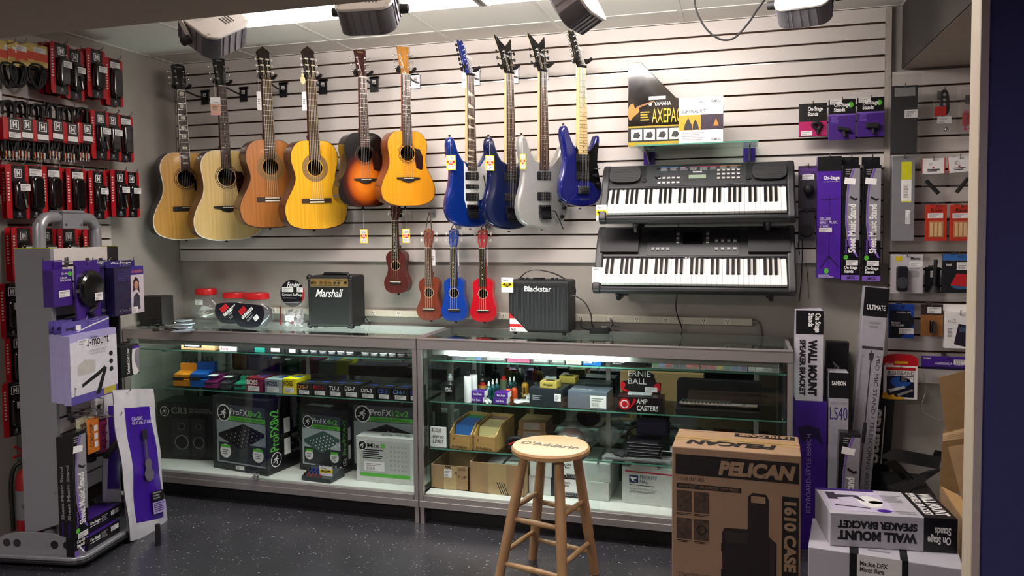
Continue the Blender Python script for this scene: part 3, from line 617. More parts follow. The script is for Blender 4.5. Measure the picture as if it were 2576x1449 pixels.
# ------------------------------------------------------------------ electric guitars
EB = [(-.03, 0), (-.055, .012), (-.082, .055), (-.102, .108), (-.122, .124), (-.142, .108), (-.146, .06), (-.134, 0), (-.126, -.06), (-.136, -.13), (-.158, -.2), (-.157, -.268), (-.115, -.322), (0, -.345), (.10, -.33), (.15, -.28), (.157, -.22), (.138, -.15), (.122, -.08), (.128, -.02), (.142, .04), (.138, .075), (.115, .075), (.095, .03), (.06, -.012), (.03, -.02)]
IBZ = [(-.021, .004), (-.032, .04), (-.05, .19), (-.036, .178), (-.024, .192), (-.008, .15), (.021, .05), (.0215, .004)]
DEAN = [(-.0215, .004), (-.03, .04), (-.034, .1), (-.06, .20), (-.03, .168), (-.005, .145), (.012, .158), (.04, .188), (.036, .14), (.032, .1), (.03, .04), (.0215, .004)]
def electric(label, M, sp, yaw):
    t = thing('electric_guitar', label, 'guitar', M=M, group=None); k = sp.get('k', 1.); J = -sp.get('J', .45)
    pl = smooth_loop(EB, 5); bo = MB().prism([(u * k, J + v * k) for u, v in pl], 0, .042).obj('body', sp['paint'], t, .011, smooth=.6, seg=4)
    wn, we = .042, .057; fe = J - .045 * k; fth = .005
    MB().add([(-wn / 2, .016, 0), (wn / 2, .016, 0), (wn / 2, -.004, 0), (-wn / 2, -.004, 0), (-we / 2, .02, J - .01), (we / 2, .02, J - .01), (we / 2, -.004, J - .01), (-we / 2, -.004, J - .01)], [(0, 1, 2, 3), (7, 6, 5, 4), (0, 4, 5, 1), (1, 5, 6, 2), (2, 6, 7, 3), (3, 7, 4, 0)]).obj('neck', MAPLE, t, .004)
    fb = MB().add([(-wn / 2, -.009, 0), (wn / 2, -.009, 0), (we / 2, -.009, fe), (-we / 2, -.009, fe), (-wn / 2, -.0045, 0), (wn / 2, -.0045, 0), (we / 2, -.0045, fe), (-we / 2, -.0045, fe)], [(3, 2, 1, 0), (4, 5, 6, 7), (0, 1, 5, 4), (1, 2, 6, 5), (2, 3, 7, 6), (3, 0, 4, 7)]).obj('fretboard', sp['fb'], t)
    bz = J - .235 * k; fr_ = MB(); ink = MB(); zs = [0]
    for q in range(1, 25):
        z = bz * (1 - 2 ** (-q / 12)); zs.append(z)
        if z < fe: break
        ww = (wn + (we - wn) * z / fe) / 2 - .0006; fr_.box(-ww, -.0102, z - .0007, ww, -.0085, z + .0007)
    fr_.obj('frets', CHROME if not sp.get('maple') else mat('#7a7266', .3, .8), fb)['kind'] = 'stuff'
    for q in (3, 5, 7, 9, 12, 15, 17, 19, 21, 24):
        if q >= len(zs) - 1: continue
        a, b_ = zs[q - 1], zs[q]; ww = (wn + (we - wn) * a / fe) / 2 - .003; zc = (a + b_) / 2
        if sp.get('shark'): MB().prism([(-ww, b_ + .003), (ww, b_ + .003), (-ww, a - .004)], -.0096, -.009).obj('position_marker', PEARL, fb)
        else:
            for x in ((-.008, .008) if q == 12 else (0,)): ink.cyl((x, -.009, zc), (x, -.0098, zc), .0026, 10)
    if ink.v: ink.obj('position_markers', BLKP if sp.get('maple') else PEARL, fb)['kind'] = 'stuff'
    MB().box(-wn / 2 - .001, -.014, -.002, wn / 2 + .001, -.004, .010).cyl((-.012, -.014, .004), (-.012, -.018, .004), .003, 6).cyl((.0, -.014, .004), (.0, -.018, .004), .003, 6).cyl((.012, -.014, .004), (.012, -.018, .004), .003, 6).obj('locking_nut', BLKP, t)
    if sp.get('guard'): MB().prism([(u * k, J + v * k) for u, v in sp['guard']], -.003, -.0005).obj('pickguard', sp['gm'], t, .001)
    for (zc, kind) in sp['pu']:
        z = J + zc * k; wd = .037 if kind == 'h' else .036; hh = .018 if kind == 'h' else .009
        p = MB().prism(rrect(-wd - .006, z - hh - .003, wd + .006, z + hh + .003, .004), -.006, -.001).obj('pickup', BLKP, t, .001)
        b = MB().box(-wd, -.010, z - hh, wd, -.005, z + hh); b.obj('coil', mat('#1b1b1e', .25, coat=.3), p, .002); sc_ = MB()
        for i in range(6):
            for rr in ((-.008, .008) if kind == 'h' else (0,)): sc_.cyl(((i - 2.5) * .0105, -.0095, z + rr), ((i - 2.5) * .0105, -.0108, z + rr), .0022, 6)
        sc_.obj('pole_screws', STEEL, p)
    BR = CHROME if sp.get('hardtail') else BLKP
    br = MB(); br.box(-.036, -.012, bz - .03, .036, -.002, bz + .01)
    if not sp.get('hardtail'): br.box(-.034, -.018, bz - .05, .034, -.004, bz - .03); br.box(-.03, -.022, bz - .064, .03, -.012, bz - .05)
    bro = br.obj('tremolo_bridge', BR, t, .002); sd = MB()
    for i in range(6):
        x = (i - 2.5) * .0108; sd.box(x - .0045, -.018, bz - .014, x + .0045, -.010, bz + .008); sd.cyl((x, -.02, bz - .058), (x, -.026, bz - .058), .0042, 8)
    sd.obj('string_saddles', STEEL if sp.get('hardtail') else mat('#222226', .3, .8), bro)
    if sp.get('bar'):
        MB().tube([(.03, -.018, bz - .02), (.044, -.03, bz - .02), (.05, -.034, bz - .03)] + [tuple(Vector(q)) for q in sp['bar']], .003, 8).obj('whammy_bar', BLKP, t, smooth=.9)
    for (x, z) in sp.get('knobs', ()):
        kb = MB(); kb.cyl((x * k, 0, J + z * k), (x * k, -.018, J + z * k), .0095, 14, .0085); kb.obj('control_knob', BLKP, t, smooth=.6)
    if sp.get('switch'):
        x, z = sp['switch']; MB().cyl((x * k, 0, J + z * k), (x * k, -.008, J + z * k), .006, 10).cyl((x * k, -.008, J + z * k), (x * k + .006, -.024, J + z * k), .002, 6, .0035).obj('pickup_switch', CHROME, t, smooth=.6)
    for (x, z) in ((-.123, .124), (0, -.346)): MB().cyl((x * k, .02, J + z * k - .004), (x * k, .02, J + z * k + (.012 if z > 0 else -.012)), .004, 8, .008).obj('strap_button', CHROME if z > 0 else BLKP, t, smooth=.6)
    # head
    HT = Matrix.Rotation(math.radians(-11), 4, 'X'); hk = sp.get('hk', 1.); hd = MB().prism([(u, v * hk) for u, v in sp['hp']], -.002, .010).xf(HT).obj('headstock', sp['hm'], t, .001)
    MB().prism([(u * 1.0, v * hk) for u, v in sp['hp']], .0102, .013).xf(HT).obj('headstock_back', MAPLE, hd)
    pos = [(-.0125 - .004 * i, .035 + .0255 * i, -1) for i in range(6)] if sp.get('six') else [(-.018 - .001 * i, .045 + .035 * i, -1) for i in range(3)] + [(.018 + .001 * i, .045 + .035 * i, 1) for i in range(3)]
    for x, z, s in pos:
        z *= hk; q = peg(t, (x * (.6 if sp.get('six') else 1), -.002, z), s, sp.get('btn', CHROME), out=.036, ball=.0085); q.matrix_local = HT
    st = MB()
    for i in range(6):
        q = (i - 2.5) / 2.5; st.cyl((q * wn * .42, -.0125, 0), (q * .027, -.019, bz), .0006, 4); pz = pos[i] if sp.get('six') else pos[(i if i < 3 else 8 - i)]
        st.cyl((q * wn * .42, -.0125, .006), tuple(HT @ Vector((pz[0] * (.6 if sp.get('six') else 1), -.008, pz[1] * hk))), .0006, 4)
    st.obj('strings', STRING, t)
    if sp.get('logo'):
        a = sp['logo']; fr2 = (HT @ Vector((a[1], -.0024, a[2] * hk)), Vector((1, 0, 0)), HT.to_3x3() @ Vector((0, 0, 1)), HT.to_3x3() @ Vector((0, -1, 0)), a[3], a[4]); text(hd, fr2, a[0], (0, 0, 1, 1), sp.get('lm', LWHITE), rot=a[5], bold=.015, shear=.15, name='maker_lettering')
    return t
def cmat(h, metal=.3, rough=.22): return mat(h, rough, metal, .05, 90, 0, 1., 'body_lacquer')
PG1 = [(-.05, .0), (-.03, -.03), (.03, -.03), (.06, -.02), (.092, .02), (.1, -.03), (.118, -.09), (.1, -.16), (.06, -.2), (.036, -.2), (.036, -.245), (-.036, -.245), (-.05, -.2)]
PG2 = [(-.05, .01), (-.03, -.02), (.03, -.02), (.06, -.015), (.11, .04), (.13, .02), (.118, -.03), (.115, -.09), (.128, -.16), (.14, -.23), (.12, -.25), (.07, -.2), (.03, -.19), (-.04, -.19), (-.05, -.1)]
ELECS = [
 ('metallic blue electric guitar with white pearl pickguard and shark-fin inlays', dict(paint=cmat('#0b2c80'), fb=ROSEW, shark=1, guard=PG1, gm=mat('#d8d8d4', .25, var=.08, scale=120), pu=((-.075, 'h'), (-.13, 's'), (-.185, 'h')), hp=IBZ, hm=cmat('#1b2c8a'), six=1, btn=mat('#2a2a2e', .25, .8), bar=[(.075, -.03, -.60), (.062, -.025, -.52)], knobs=((.085, -.2), (.1, -.165)), logo=('Ibanez', .0, .1, .012, .06, 76)), (1182, 190), 572, -.2, 56),
 ('dark translucent blue electric guitar with forked black headstock', dict(paint=cmat('#071540', .2), fb=ROSEW, pu=((-.075, 'h'), (-.18, 'h')), hp=DEAN, hm=BLKL, btn=BLKP, knobs=((.09, -.2), (.11, -.24)), logo=('Dean TTB', .008, .09, .012, .065, 84)), (1281, 185), 578, -.2, 54),
 ('silver electric guitar with forked black headstock', dict(paint=cmat('#b9b8b4', .5, .28), fb=ROSEW, pu=((-.075, 'h'), (-.18, 'h')), hp=DEAN, hm=BLKL, btn=BLKP, knobs=((.1, -.2), (.125, -.24), (.11, -.285)), switch=(.135, -.2), bar=[(.07, -.035, -.75), (.1, -.03, -.80)], logo=('Dean TTB', .008, .09, .012, .065, 84)), (1365, 180), 575, -.2, 51),
 ('short blue electric guitar with pale maple fretboard and black pickguard', dict(paint=cmat('#12186a', .25), fb=MAPLE, maple=1, J=.4, k=.86, guard=PG2, gm=BLKL, pu=((-.06, 'h'), (-.165, 'h')), hp=IBZ, hm=BLKL, six=1, btn=CHROME, hardtail=1, knobs=((.1, -.16), (.12, -.21)), switch=(.105, -.12), logo=('Ibanez', .0, .1, .011, .05, 76)), (1463, 170), 520, -.19, 52)]
EPL = [(1195, 195), (1292, 190), (1367, 180), (1460, 176)]
for i, (lab, sp, (px, py), pb_, Y, yaw) in enumerate(ELECS):
    P = onY(px, py, Y); ln = sp.get('J', .45) + .345 * sp.get('k', 1); s = (P.z - onY(px, pb_, Y).z) / ln
    M = Matrix.Translation(P) @ Matrix.Rotation(math.radians(.8), 4, 'X') @ Matrix.Rotation(math.radians(yaw), 4, 'Z') @ Matrix.Scale(s, 4)
    g = electric(lab, M, sp, yaw)
    if i == 0: price_tag(g, (-.055, -.02, .03), .022, .075, 'white', .03, rz=math.radians(-30))
    if i < 3: price_tag(g, (-.14, -.012, -sp.get('J', .45) + .1), .048 if i != 2 else .03, .075, 'yellow', .075, ('Guitar', '$299'), rz=math.radians((-40, -10, -15)[i]))
    hanger(P + Vector((0, 0, .016)), onY(*EPL[i], -.028), math.radians(yaw), 'guitar hanger holding the ' + ['shark-fin blue guitar', 'dark blue forked guitar', 'silver guitar', 'short blue guitar'][i], True)

# ------------------------------------------------------------------ ukuleles
UW = wood('#4a1714', '#5a1f1a', .35, (40, 40, 3), .3); UW2 = wood('#6e2a16', '#82361c', .35, (40, 40, 3), .3)
IVB = mat('#e4dfd4', .35, name='ivory_plastic')
UKES = [('ukulele', 'dark reddish-brown ukulele hanging above the others', UW, UW, UKE, (993, 556), 738, None, EBONY),
        ('ukulele', 'warm brown wooden ukulele hung on a loop of strap', UW2, UW2, UKE, (1077, 624), 806, None, ROSEW),
        ('ukulele', 'bright blue ukulele with ivory pegs', mat('#0f3d9e', .25, coat=.5), None, UKE2, (1140, 624), 808, None, EBONY),
        ('ukulele', 'bright red ukulele with ivory pegs', mat('#c20d22', .25, coat=.5), None, UKE2, (1213, 625), 810, None, EBONY)]
for i, (nm, lab, m, hm, out, (px, py), pb_, _, fbm) in enumerate(UKES):
    Y = -.115; P = onY(px, py, Y); s = (P.z - onY(px + 5, pb_, Y).z) / (.17 + .249)
    t = acoustic(nm, lab, 'ukulele', Matrix.Translation(P) @ Matrix.Rotation(math.radians(.6), 4, 'X') @ Matrix.Rotation(math.radians(3 if i else -2), 4, 'Z') @ Matrix.Scale(s, 4),
        dict(out=out, neck=.17, hole=.088, hr=.026, bridge=.185, top=m, side=m, neckm=hm or m, fbm=fbm, wn=.035, wb=.042, ros=[(1.02, 1.12, mat('#b9a988', .5))], head=dict(poly=HU, m=hm or m, z0=.045, dz=.04, x0=.014, dx=.001, btn=IVB, bo=.032, ball=.009, logo=None if i == 0 else ('DIAMOND HEAD', .1, .034, .006, GOLDP)), n=4, uke=1, D=.06, sw=.038, fe=1.5, dots=(5, 7, 10, 12), strm=NYLON))
    if i in (1, 2, 3): price_tag(t, (.03, -.0, .035), .032, .09, 'white', .05, rz=math.radians((-25, -60, -75)[i - 1]))
    # hook in the slot and the strap it hangs by
    hk = onY(px + (12, 12, 12, 15)[i], py - (18, 88, 60, 60)[i], -.03); h = thing('slat_hook', 'metal slat hook the ' + ('dark brown', 'warm brown', 'blue', 'red')[i] + ' ukulele hangs from', 'hook', hk)
    MB().box(-.014, 0, -.02, .014, .004, .024).obj('wall_plate', BLKP if i == 0 else STEEL, h, .001); dy = P.y - hk.y + .02
    MB().tube([(0, 0, .0), (0, dy * .7, -.002), (0, dy, .004), (0, dy - .004, .014)], .0025, 8).obj('prong', STEEL, h, smooth=.8)
    zt = hk.z; a = P + Vector((0, -.002, .10 * s)); top = hk + Vector((0, dy * .8, .004))
    if i: 
        sm = mat('#4a3526', .7, name='strap'); b = MB()
        for sd in (-1, 1): b.tube([a + Vector((sd * .018, .012, -.02)), (a + top) / 2 + Vector((sd * .012, .006, 0)), top], .0028, 6)
        so = b.obj('hanging_strap', sm, None); so.parent = t; so.matrix_parent_inverse = t.matrix_world.inverted()

# ================================================================== KEYBOARDS ON THE WALL
def keyboard(label, px0, px1, pyf, Yf, tilt, body, style, D):
    a = onY(px0, pyf, Yf); b = onY(px1, pyf, Yf); W = b.x - a.x; H = .075; cx = (a.x + b.x) / 2; z0 = onY((px0 + px1) / 2, pyf, Yf).z
    M = Matrix.Translation((cx, Yf, z0)) @ Matrix.Rotation(tilt, 4, 'X')
    t = thing('electronic_keyboard', label, 'keyboard', M=M); w2 = W / 2; kd = .145; kx = .43 * W / .945 * 1.0; k0 = .022
    prof = [(0, 0), (.0, .03), (.012, .038), (kd + k0, .042), (kd + k0 + .012, .062), (D - .04, .08), (D - .012, .072), (D, .05), (D, .012), (D - .02, 0)]
    bo = MB().prism(prof, -w2 + .025, w2 - .025, 'x').obj('case', body, t, .004, smooth=.5)
    for s in (-1, 1):
        pr = [(-.004, .0), (-.006, .04), (.02, .052), (kd + k0 - .01, .058), (kd + k0 + .02, .072), (D - .05, .086), (D - .01, .074), (D + .002, .05), (D, .008), (D - .02, -.002)]
        MB().prism(pr, min(s * (kx + .004), s * w2), max(s * (kx + .004), s * w2), 'x').obj('end_cheek', body, t, .008, smooth=.5, seg=3)
    MB().box(-kx, k0 - .002, .036, kx, k0 + kd, .0425).obj('key_bed', BLKP, t)
    n = 36; kw = 2 * kx / n; wk = MB().box(.0006 - kw / 2, 0, 0, kw / 2 - .0006, kd, .016).mesh('white_key', mat('#ece9e4', .28, var=.01, name='key_white'))
    bk = MB().prism([(0, 0), (.004, .011), (kd * .63, .012), (kd * .63, 0)], -kw * .28, kw * .28, 'x').mesh('black_key', mat('#0d0d0f', .25, var=.05, name='key_black'))
    for i in range(n):
        o = bpy.data.objects.new('white_key', wk); C.objects.link(o); o.parent = t; o.location = (-kx + (i + .5) * kw, k0, .0425)
        if i < n - 1 and i % 7 in (0, 1, 3, 4, 5):
            o = bpy.data.objects.new('black_key', bk); C.objects.link(o); o.parent = t; o.location = (-kx + (i + 1) * kw, k0 + kd * .37, .0585)
    # sloping control deck as a face: origin, right, up, normal
    y0, y1 = kd + k0 + .012, D - .04; u = Vector((0, y1 - y0, .018)).normalized(); nn = Vector((0, -u.z, u.y)); L = math.hypot(y1 - y0, .018)
    fr = (Vector((0, (y0 + y1) / 2, .071)), Vector((1, 0, 0)), u, nn, W, L)
    pn = patch(t, fr, (.24, .03, .76, 1.12) if style == 1 else (.27, .05, .73, .98), mat('#232428', .35, name='control_panel'), .003, .003, 'control_panel')
    GRL = mat('#1c1c1f', .6, var=.3, scale=300, name='speaker_grille')
    for s in (-1, 1):
        c = .5 + s * .375
        if style == 1:
            g = patch(t, fr, None, GRL, .0165, .014, 'speaker_grille', poly=[(c + math.copysign(abs(math.cos(q)) ** .6, math.cos(q)) * .085, .62 + math.copysign(abs(math.sin(q)) ** .6, math.sin(q)) * .42) for q in [2 * PI * i / 24 for i in range(24)]])
            for k in range(9): patch(g, fr, (c - .075, .27 + k * .085, c + .075, .30 + k * .085), mat('#0b0b0c', .6), .0172, .0004, 'grille_rib')
            q = MB(); cc = fr[0] + fr[1] * ((.5 + s * .27 - .5) * W) + u * (-.12 * L); q.cyl(tuple(cc + nn * .002), tuple(cc + nn * .008), .014, 16); q.cyl(tuple(cc + nn * .008), tuple(cc + nn * .0085), .011, 16, mi=1); q.obj('bass_port', [BLKP, mat('#050505', .8)], t, smooth=.6)
        else: patch(t, fr, (c - .1, .12, c + .1, 1.0), GRL, .0165, .014, 'speaker_grille')
    # display, dial, buttons, print
    lc = patch(pn, fr, (.455, .3, .565, .62), BLKP, .0045, .0015, 'display_bezel') if style == 1 else patch(pn, fr, (.45, .45, .55, .88), mat('#101114', .15), .0045, .0015, 'display_bezel')
    if style == 1: patch(lc, fr, (.465, .38, .555, .56), mat('#7d8f78', .3, name='lcd'), .005, .0006, 'lcd_screen')
    dq = fr[0] + fr[1] * (-.2 * W) + u * ((.02 if style == 1 else .3) * L); MB().cyl(tuple(dq + nn * .003), tuple(dq + nn * .018), .013, 18, .012).obj('volume_dial', BLKP, pn, smooth=.6)
    if style == 1:
        dq2 = dq + u * .05; MB().cyl(tuple(dq2 + nn * .003), tuple(dq2 + nn * .009), .008, 14).obj('power_button', BLKP, pn, smooth=.6)
        for k, h in enumerate(('#3d6fd0', '#d03a8a', '#d03a3a', '#e2852a')): patch(pn, fr, (.315 + .105 * k, .985, .42 + .105 * k, 1.0), mat(h, .4), .0036, .0004, 'category_stripe')
        for k in range(8): lines(pn, fr, (.315 + .052 * k, .8, .355 + .052 * k, .97), 4, GREYP, lift=.0036, seed=k)
    rn = random.Random(3 if style == 1 else 5); bt = MB(); btw = MB()
    grid = [(x, y) for x in (.31, .335, .36, .385, .41) for y in (.18, .42)] + [(x, y) for x in (.62, .645, .67, .695, .72) for y in (.35, .55, .75)] if style == 1 else [(x, y) for x in (.3, .325, .35, .375) for y in (.25,)] + [(x, y) for x in (.425, .575) for y in (.5, .66, .82)] + [(x, y) for x in (.62, .65, .68, .71) for y in (.25, .55)]
    for (x, y) in grid:
        c = fr[0] + fr[1] * ((x - .5) * W) + u * ((y - .5) * L); (bt if style == 1 else btw).add(*[([tuple(c + fr[1] * dx + u * dy + nn * dz) for dz in (.003, .0075) for dx, dy in ((-.007, -.004), (.007, -.004), (.007, .004), (-.007, .004))], [(4, 5, 6, 7), (0, 1, 5, 4), (1, 2, 6, 5), (2, 3, 7, 6), (3, 0, 4, 7)])][0])
        lines(pn, fr, (x - .009, y + .055, x + .009, y + .085), 1, GREYP, lift=.0036)
    (bt if style == 1 else btw).obj('buttons', mat('#b9b7b2', .4) if style == 1 else mat('#b5b5b3', .4), pn)['kind'] = 'stuff'
    if style == 1: text(pn, fr, 'YAMAHA', (.485, .68, .535, .76), LWHITE, bold=.02, lift=.004)
    else: text(t, fr, 'YAMAHA', (.465, -.13, .53, -.03), LWHITE, bold=.02, lift=.001)
    text(t, fr, 'PSR', (.7, .02, .75, .07) if style == 1 else (.86, -.1, .93, -.04), GREYP, lift=.004 if style == 1 else .001)
    fr3 = (Vector((0, kd + k0 + .006, .055)), Vector((1, 0, 0)), Vector((0, .5, .86)), Vector((0, -.86, .5)), 2 * kx, .012)
    b = MB()
    for i in range(n): b.add([fr3[0] + fr3[1] * (-kx + (i + v) * kw) + fr3[2] * w_ + fr3[3] * .0016 for v, w_ in ((.2, -.003), (.75, -.003), (.75, .003), (.2, .003))], [(0, 1, 2, 3)])
    b.obj('voice_names', GREYP, t)['kind'] = 'stuff'
    return t, M, W
KB1 = mat('#1d1e22', .42, var=.04, scale=200, bump=.05, name='keyboard_black'); KB2 = mat('#2c2c2f', .45, var=.04, scale=200, bump=.05, name='keyboard_charcoal')
T1 = math.radians(50)
k1, M1, W1 = keyboard('upper electronic keyboard with four-colour stripe above its controls', 1508, 2002, 562, -.27, T1, KB1, 1, .33)
k2, M2, W2 = keyboard('lower electronic keyboard with long dark speaker covers', 1492, 2004, 742, -.29, T1, KB2, 2, .37)
def card(parent, at, w_, h, rz=0., yellow=True, words=None, name='price_card'):
    fr = (Vector(at), Vector((math.cos(rz), math.sin(rz), 0)), Vector((0, 0, 1)), Vector((math.sin(rz), -math.cos(rz), 0)), w_, h)
    p = patch(parent, fr, (0, 0, 1, 1), WHITE, .0006, .0012, name)
    if yellow:
        patch(p, fr, (0, .33, 1, .66), YEL, .001); patch(p, fr, None, INK, .0014, poly=[(.2, .6), (.8, .6), (.9, .5), (.5, .36), (.1, .5)]); text(p, fr, 'OUR\nPRICE', (.3, .44, .7, .6), YEL, bold=.02, lift=.002)
        text(p, fr, 'New', (.15, .74, .6, .92), INK, shear=.2)
    else: lines(p, fr, (.15, .8, .6, .9), 1, GREYP)
    return p
for (px, py, Y, lab, yl, w_, h) in ((1513, 535, -.285, 'yellow banded price card stuck on the upper keyboard', True, .052, .075), (1503, 692, -.31, 'plain white card taped to the lower keyboard', False, .05, .075)):
    p = onY(px, py, Y); t = thing('price_card', lab, 'card', p); card(t, (0, 0, 0), w_, h, 0, yl, name='card_face')
for k, (px, py, M, lab) in enumerate(((1599, 578, M1, 'upper'), (1932, 572, M1, 'upper'), (1556, 748, M2, 'lower'), (1940, 748, M2, 'lower'))):
    Yk = M.translation.y; p = onY(px, py, Yk + .02); t = thing('keyboard_bracket', 'black slat bracket arm under the ' + lab + ' keyboard', 'bracket', (p.x, -.02, p.z), 0, 'bracket arms under the ' + lab + ' keyboard')
    p.z -= .012; t.location.z = p.z; dz = M.translation.z - .012 - p.z; dy = Yk + .02 + .02
    MB().box(-.014, -.006, dz - .02, .014, 0, dz + .16).obj('wall_plate', BLKP, t, .002)
    MB().tube([(0, -.002, dz + .02), (0, dy * .5, dz * .6 + .0), (0, dy, .0 + dz * .35), (0, dy - .012, dz * .35 + .02)], .011, 10).obj('arm', BLKP, t, smooth=.8)
    MB().ball((0, dy - .012, dz * .35 + .022), .014, 10).obj('end_cap', RUBBER, t, smooth=1.2)

# ------------------------------------------------------------------ lit shelf with boxed kits
sx0, sx1 = onY(1600, 362, -.26).x, onY(1905, 350, -.03).x; sz_ = onY(1700, 362, -.27).z
t = thing('wall_shelf', 'clear acrylic shelf on purple-lit brackets above the keyboards', 'shelf', ((sx0 + sx1) / 2, 0, sz_)); hw = (sx1 - sx0) / 2
MB().box(-hw, -.29, -.006, hw, -.02, 0).obj('shelf_sheet', clear('#e6f5ee', 1.5, milk=.12, milk_col='#a8c4ba'), t)
MB().box(-hw, -.2915, -.006, hw, -.2902, 0).obj('shelf_edge', SHELFE, t)
for px in (1633, 1885):
    bx = onY(px, 380, -.03).x - (sx0 + sx1) / 2; b = MB().box(bx - .028, -.03, -.075, bx + .028, -.02, -.008).obj('lit_bracket', mat('#4a2c9c', .2, var=.4, scale=30, coat=.5), t, .002)
    MB().prism([(-.02, -.075), (-.02, -.008), (-.24, -.008)], bx - .003, bx + .003, 'x').obj('bracket_web', STEEL, b)
sp_ = onY(1580, 362, -.22); W_ = onY(1712, 362, -.22).x - sp_.x; H_ = onY(1590, 158, -.22).z - sz_
t = thing('gift_pack_box', 'tall black slant-topped guitar accessory pack box', 'box', (sp_.x + W_ / 2, -.17, sz_ + .0005)); DD = .1
MB().prism([(-W_ / 2, 0), (W_ / 2, 0), (W_ / 2, H_ * .5), (-W_ * .25, H_), (-W_ / 2, H_)], -DD / 2, DD / 2).obj('box_body', mat('#17130f', .12, coat=.6, name='glossy_black_card'), t, .002)
f = face((W_, DD, H_), 'F'); patch(t, f, (0, 0, 1, .24), mat('#a08a2a', .3)); patch(t, f, (0, .05, 1, .22), mat('#1c1712', .4), .0007)
for k in range(4):
    ph = patch(t, f, (.06 + k * .245, .07, .27 + k * .245, .2), LWHITE, .0011, name='photo_panel')
    patch(ph, f, None, mat('#2b2a2b', .4), .0016, poly=[(.09 + k * .245, .1), (.2 + k * .245, .09), (.24 + k * .245, .13), (.2 + k * .245, .17), (.12 + k * .245, .16)])
text(t, f, 'YAMAHA', (.5, .475, .82, .52), LWHITE, bold=.015); patch(t, f, None, LWHITE, .001, name='tuning_fork_mark', poly=circ(.43, .498, .035, 14, .022))
text(t, f, 'AXEPAC', (.46, .27, 1.02, .44), mat('#d9a62a', .35), bold=.0); lines(t, f, (.24, .29, .42, .41), 4, mat('#b5901e', .4))
gb = patch(t, f, None, mat('#c9772a', .35), .001, name='guitar_picture', poly=[(.02 + x, .48 + z) for x, z in smooth_loop([(.0, .0), (.08, .03), (.12, -.03), (.17, .0), (.2, -.06), (.14, -.1), (.08, -.13), (.02, -.17), (-.02, -.1)], 4)])
patch(gb, f, None, mat('#8a5a2a', .4), .0014, poly=[(.18, .45), (.5, .52), (.5, .535), (.17, .475)]); sticker(t, f, (.4, .545, .72, .585))
sp_ = onY(1707, 355, -.27); W_ = onY(1819, 355, -.27).x - sp_.x; H_ = onY(1760, 268, -.27).z - sz_
t = carton('kit_box', 'white survival kit box with a sunset photo strip', 'box', (sp_.x + W_ / 2, -.235, sz_ + .0005), (W_, .06, H_), LWHITE); f = face((W_, .06, H_), 'F')
MB().box(-W_ / 2, -.03, H_, W_ / 2, -.0285, H_ + .045).obj('hang_flap', LWHITE, t); f2 = (Vector((0, -.03, H_ + .0225)), Vector((1, 0, 0)), Vector((0, 0, 1)), Vector((0, -1, 0)), W_, .045)
text(t, f2, 'YAMAHA', (.72, .35, .95, .65), INK, bold=.01); patch(t, f2, None, GREYP, .0006, name='hang_slot', poly=[(.43, .4), (.5, .55), (.57, .4)])
text(t, f, 'SURVIVAL KIT', (.07, .83, .62, .93), INK, bold=.01, shear=.1); patch(t, f, (.0, .36, 1, .78), mat('#e0921a', .4), name='photo_strip'); patch(t, f, (.5, .36, 1, .78), mat('#2a1b2c', .4), .0008)
patch(t, f, None, INK, .0011, name='figures', poly=[(.12, .37), (.3, .37), (.3, .5), (.25, .62), (.22, .7), (.18, .62), (.14, .52)]); patch(t, f, None, INK, .0011, name='figures', poly=[(.31, .37), (.46, .37), (.44, .5), (.38, .66), (.33, .55)])
patch(t, f, None, mat('#ff7a18', .4), .0012, name='fire_picture', poly=[(.78, .46), (.9, .46), (.84, .66)]); text(t, f, 'YAMAHA', (.72, .06, .95, .12), INK, bold=.01); lines(t, f, (.07, .06, .6, .3), 5, GREYP)

# ================================================================== COUNTERTOP
def wires(name, label, cat, path, r=.003, m=None, k=6):
    o = MB().tube(smooth_loop([tuple(p) for p in path], k, False), r, 6).obj(name, m or RUBBER, smooth=.9); return tag(o, label, cat)
TOL = mat('#1a1a1b', .55, var=.25, scale=500, bump=.4, name='black_vinyl'); GRILLE = mat('#151617', .8, var=.3, scale=700, bump=.5, name='grille_cloth')
CZ = CT + .0025
# Marshall practice amp
a = onY(775, 816, -.26); b = onY(884, 818, -.26); W_ = b.x - a.x; H_ = onY(800, 694, a.y).z - CZ; D_ = .17
t = thing('guitar_amplifier', 'small black practice amplifier with gold control panel and script logo', 'amplifier', ((a.x + b.x) / 2, a.y + D_ / 2, CZ), math.radians(2)); w2 = W_ / 2
MB().box(-w2, -D_ / 2, .008, w2, D_ / 2, H_).obj('cabinet', TOL, t, .012, seg=3)
MB().box(-w2 + .018, -D_ / 2 - .001, .022, w2 - .018, -D_ / 2 + .01, H_ * .79).obj('speaker_grille', GRILLE, t, .003)
f = (Vector((0, -D_ / 2 - .001, H_ * .87)), Vector((1, 0, 0)), Vector((0, 0, 1)), Vector((0, -1, 0)), W_ - .04, H_ * .16); gp = patch(t, f, (0, 0, 1, 1), mat('#b8a068', .3, .7, name='gold_panel'), .002, .003, 'control_panel')
for x in (.14, .31, .43, .54):
    c = f[0] + f[1] * ((x - .5) * f[4]) + f[2] * .002; MB().cyl(tuple(c), tuple(c + f[3] * .016), .0085, 16, .0075).obj('knob', BRASS, gp, smooth=.6)
for x in (.05, .66, .76):
    c = f[0] + f[1] * ((x - .5) * f[4]); MB().cyl(tuple(c), tuple(c + f[3] * .008), .006, 12).obj('jack_socket', BLKP, gp, smooth=.6)
patch(gp, f, (.91, .4, .97, .68), BLACK, .006, .004, 'power_switch'); text(gp, f, 'MG10', (.7, .72, .84, .85), INK, lift=.0026); lines(gp, f, (.08, .14, .8, .2), 1, INK, lift=.0026)
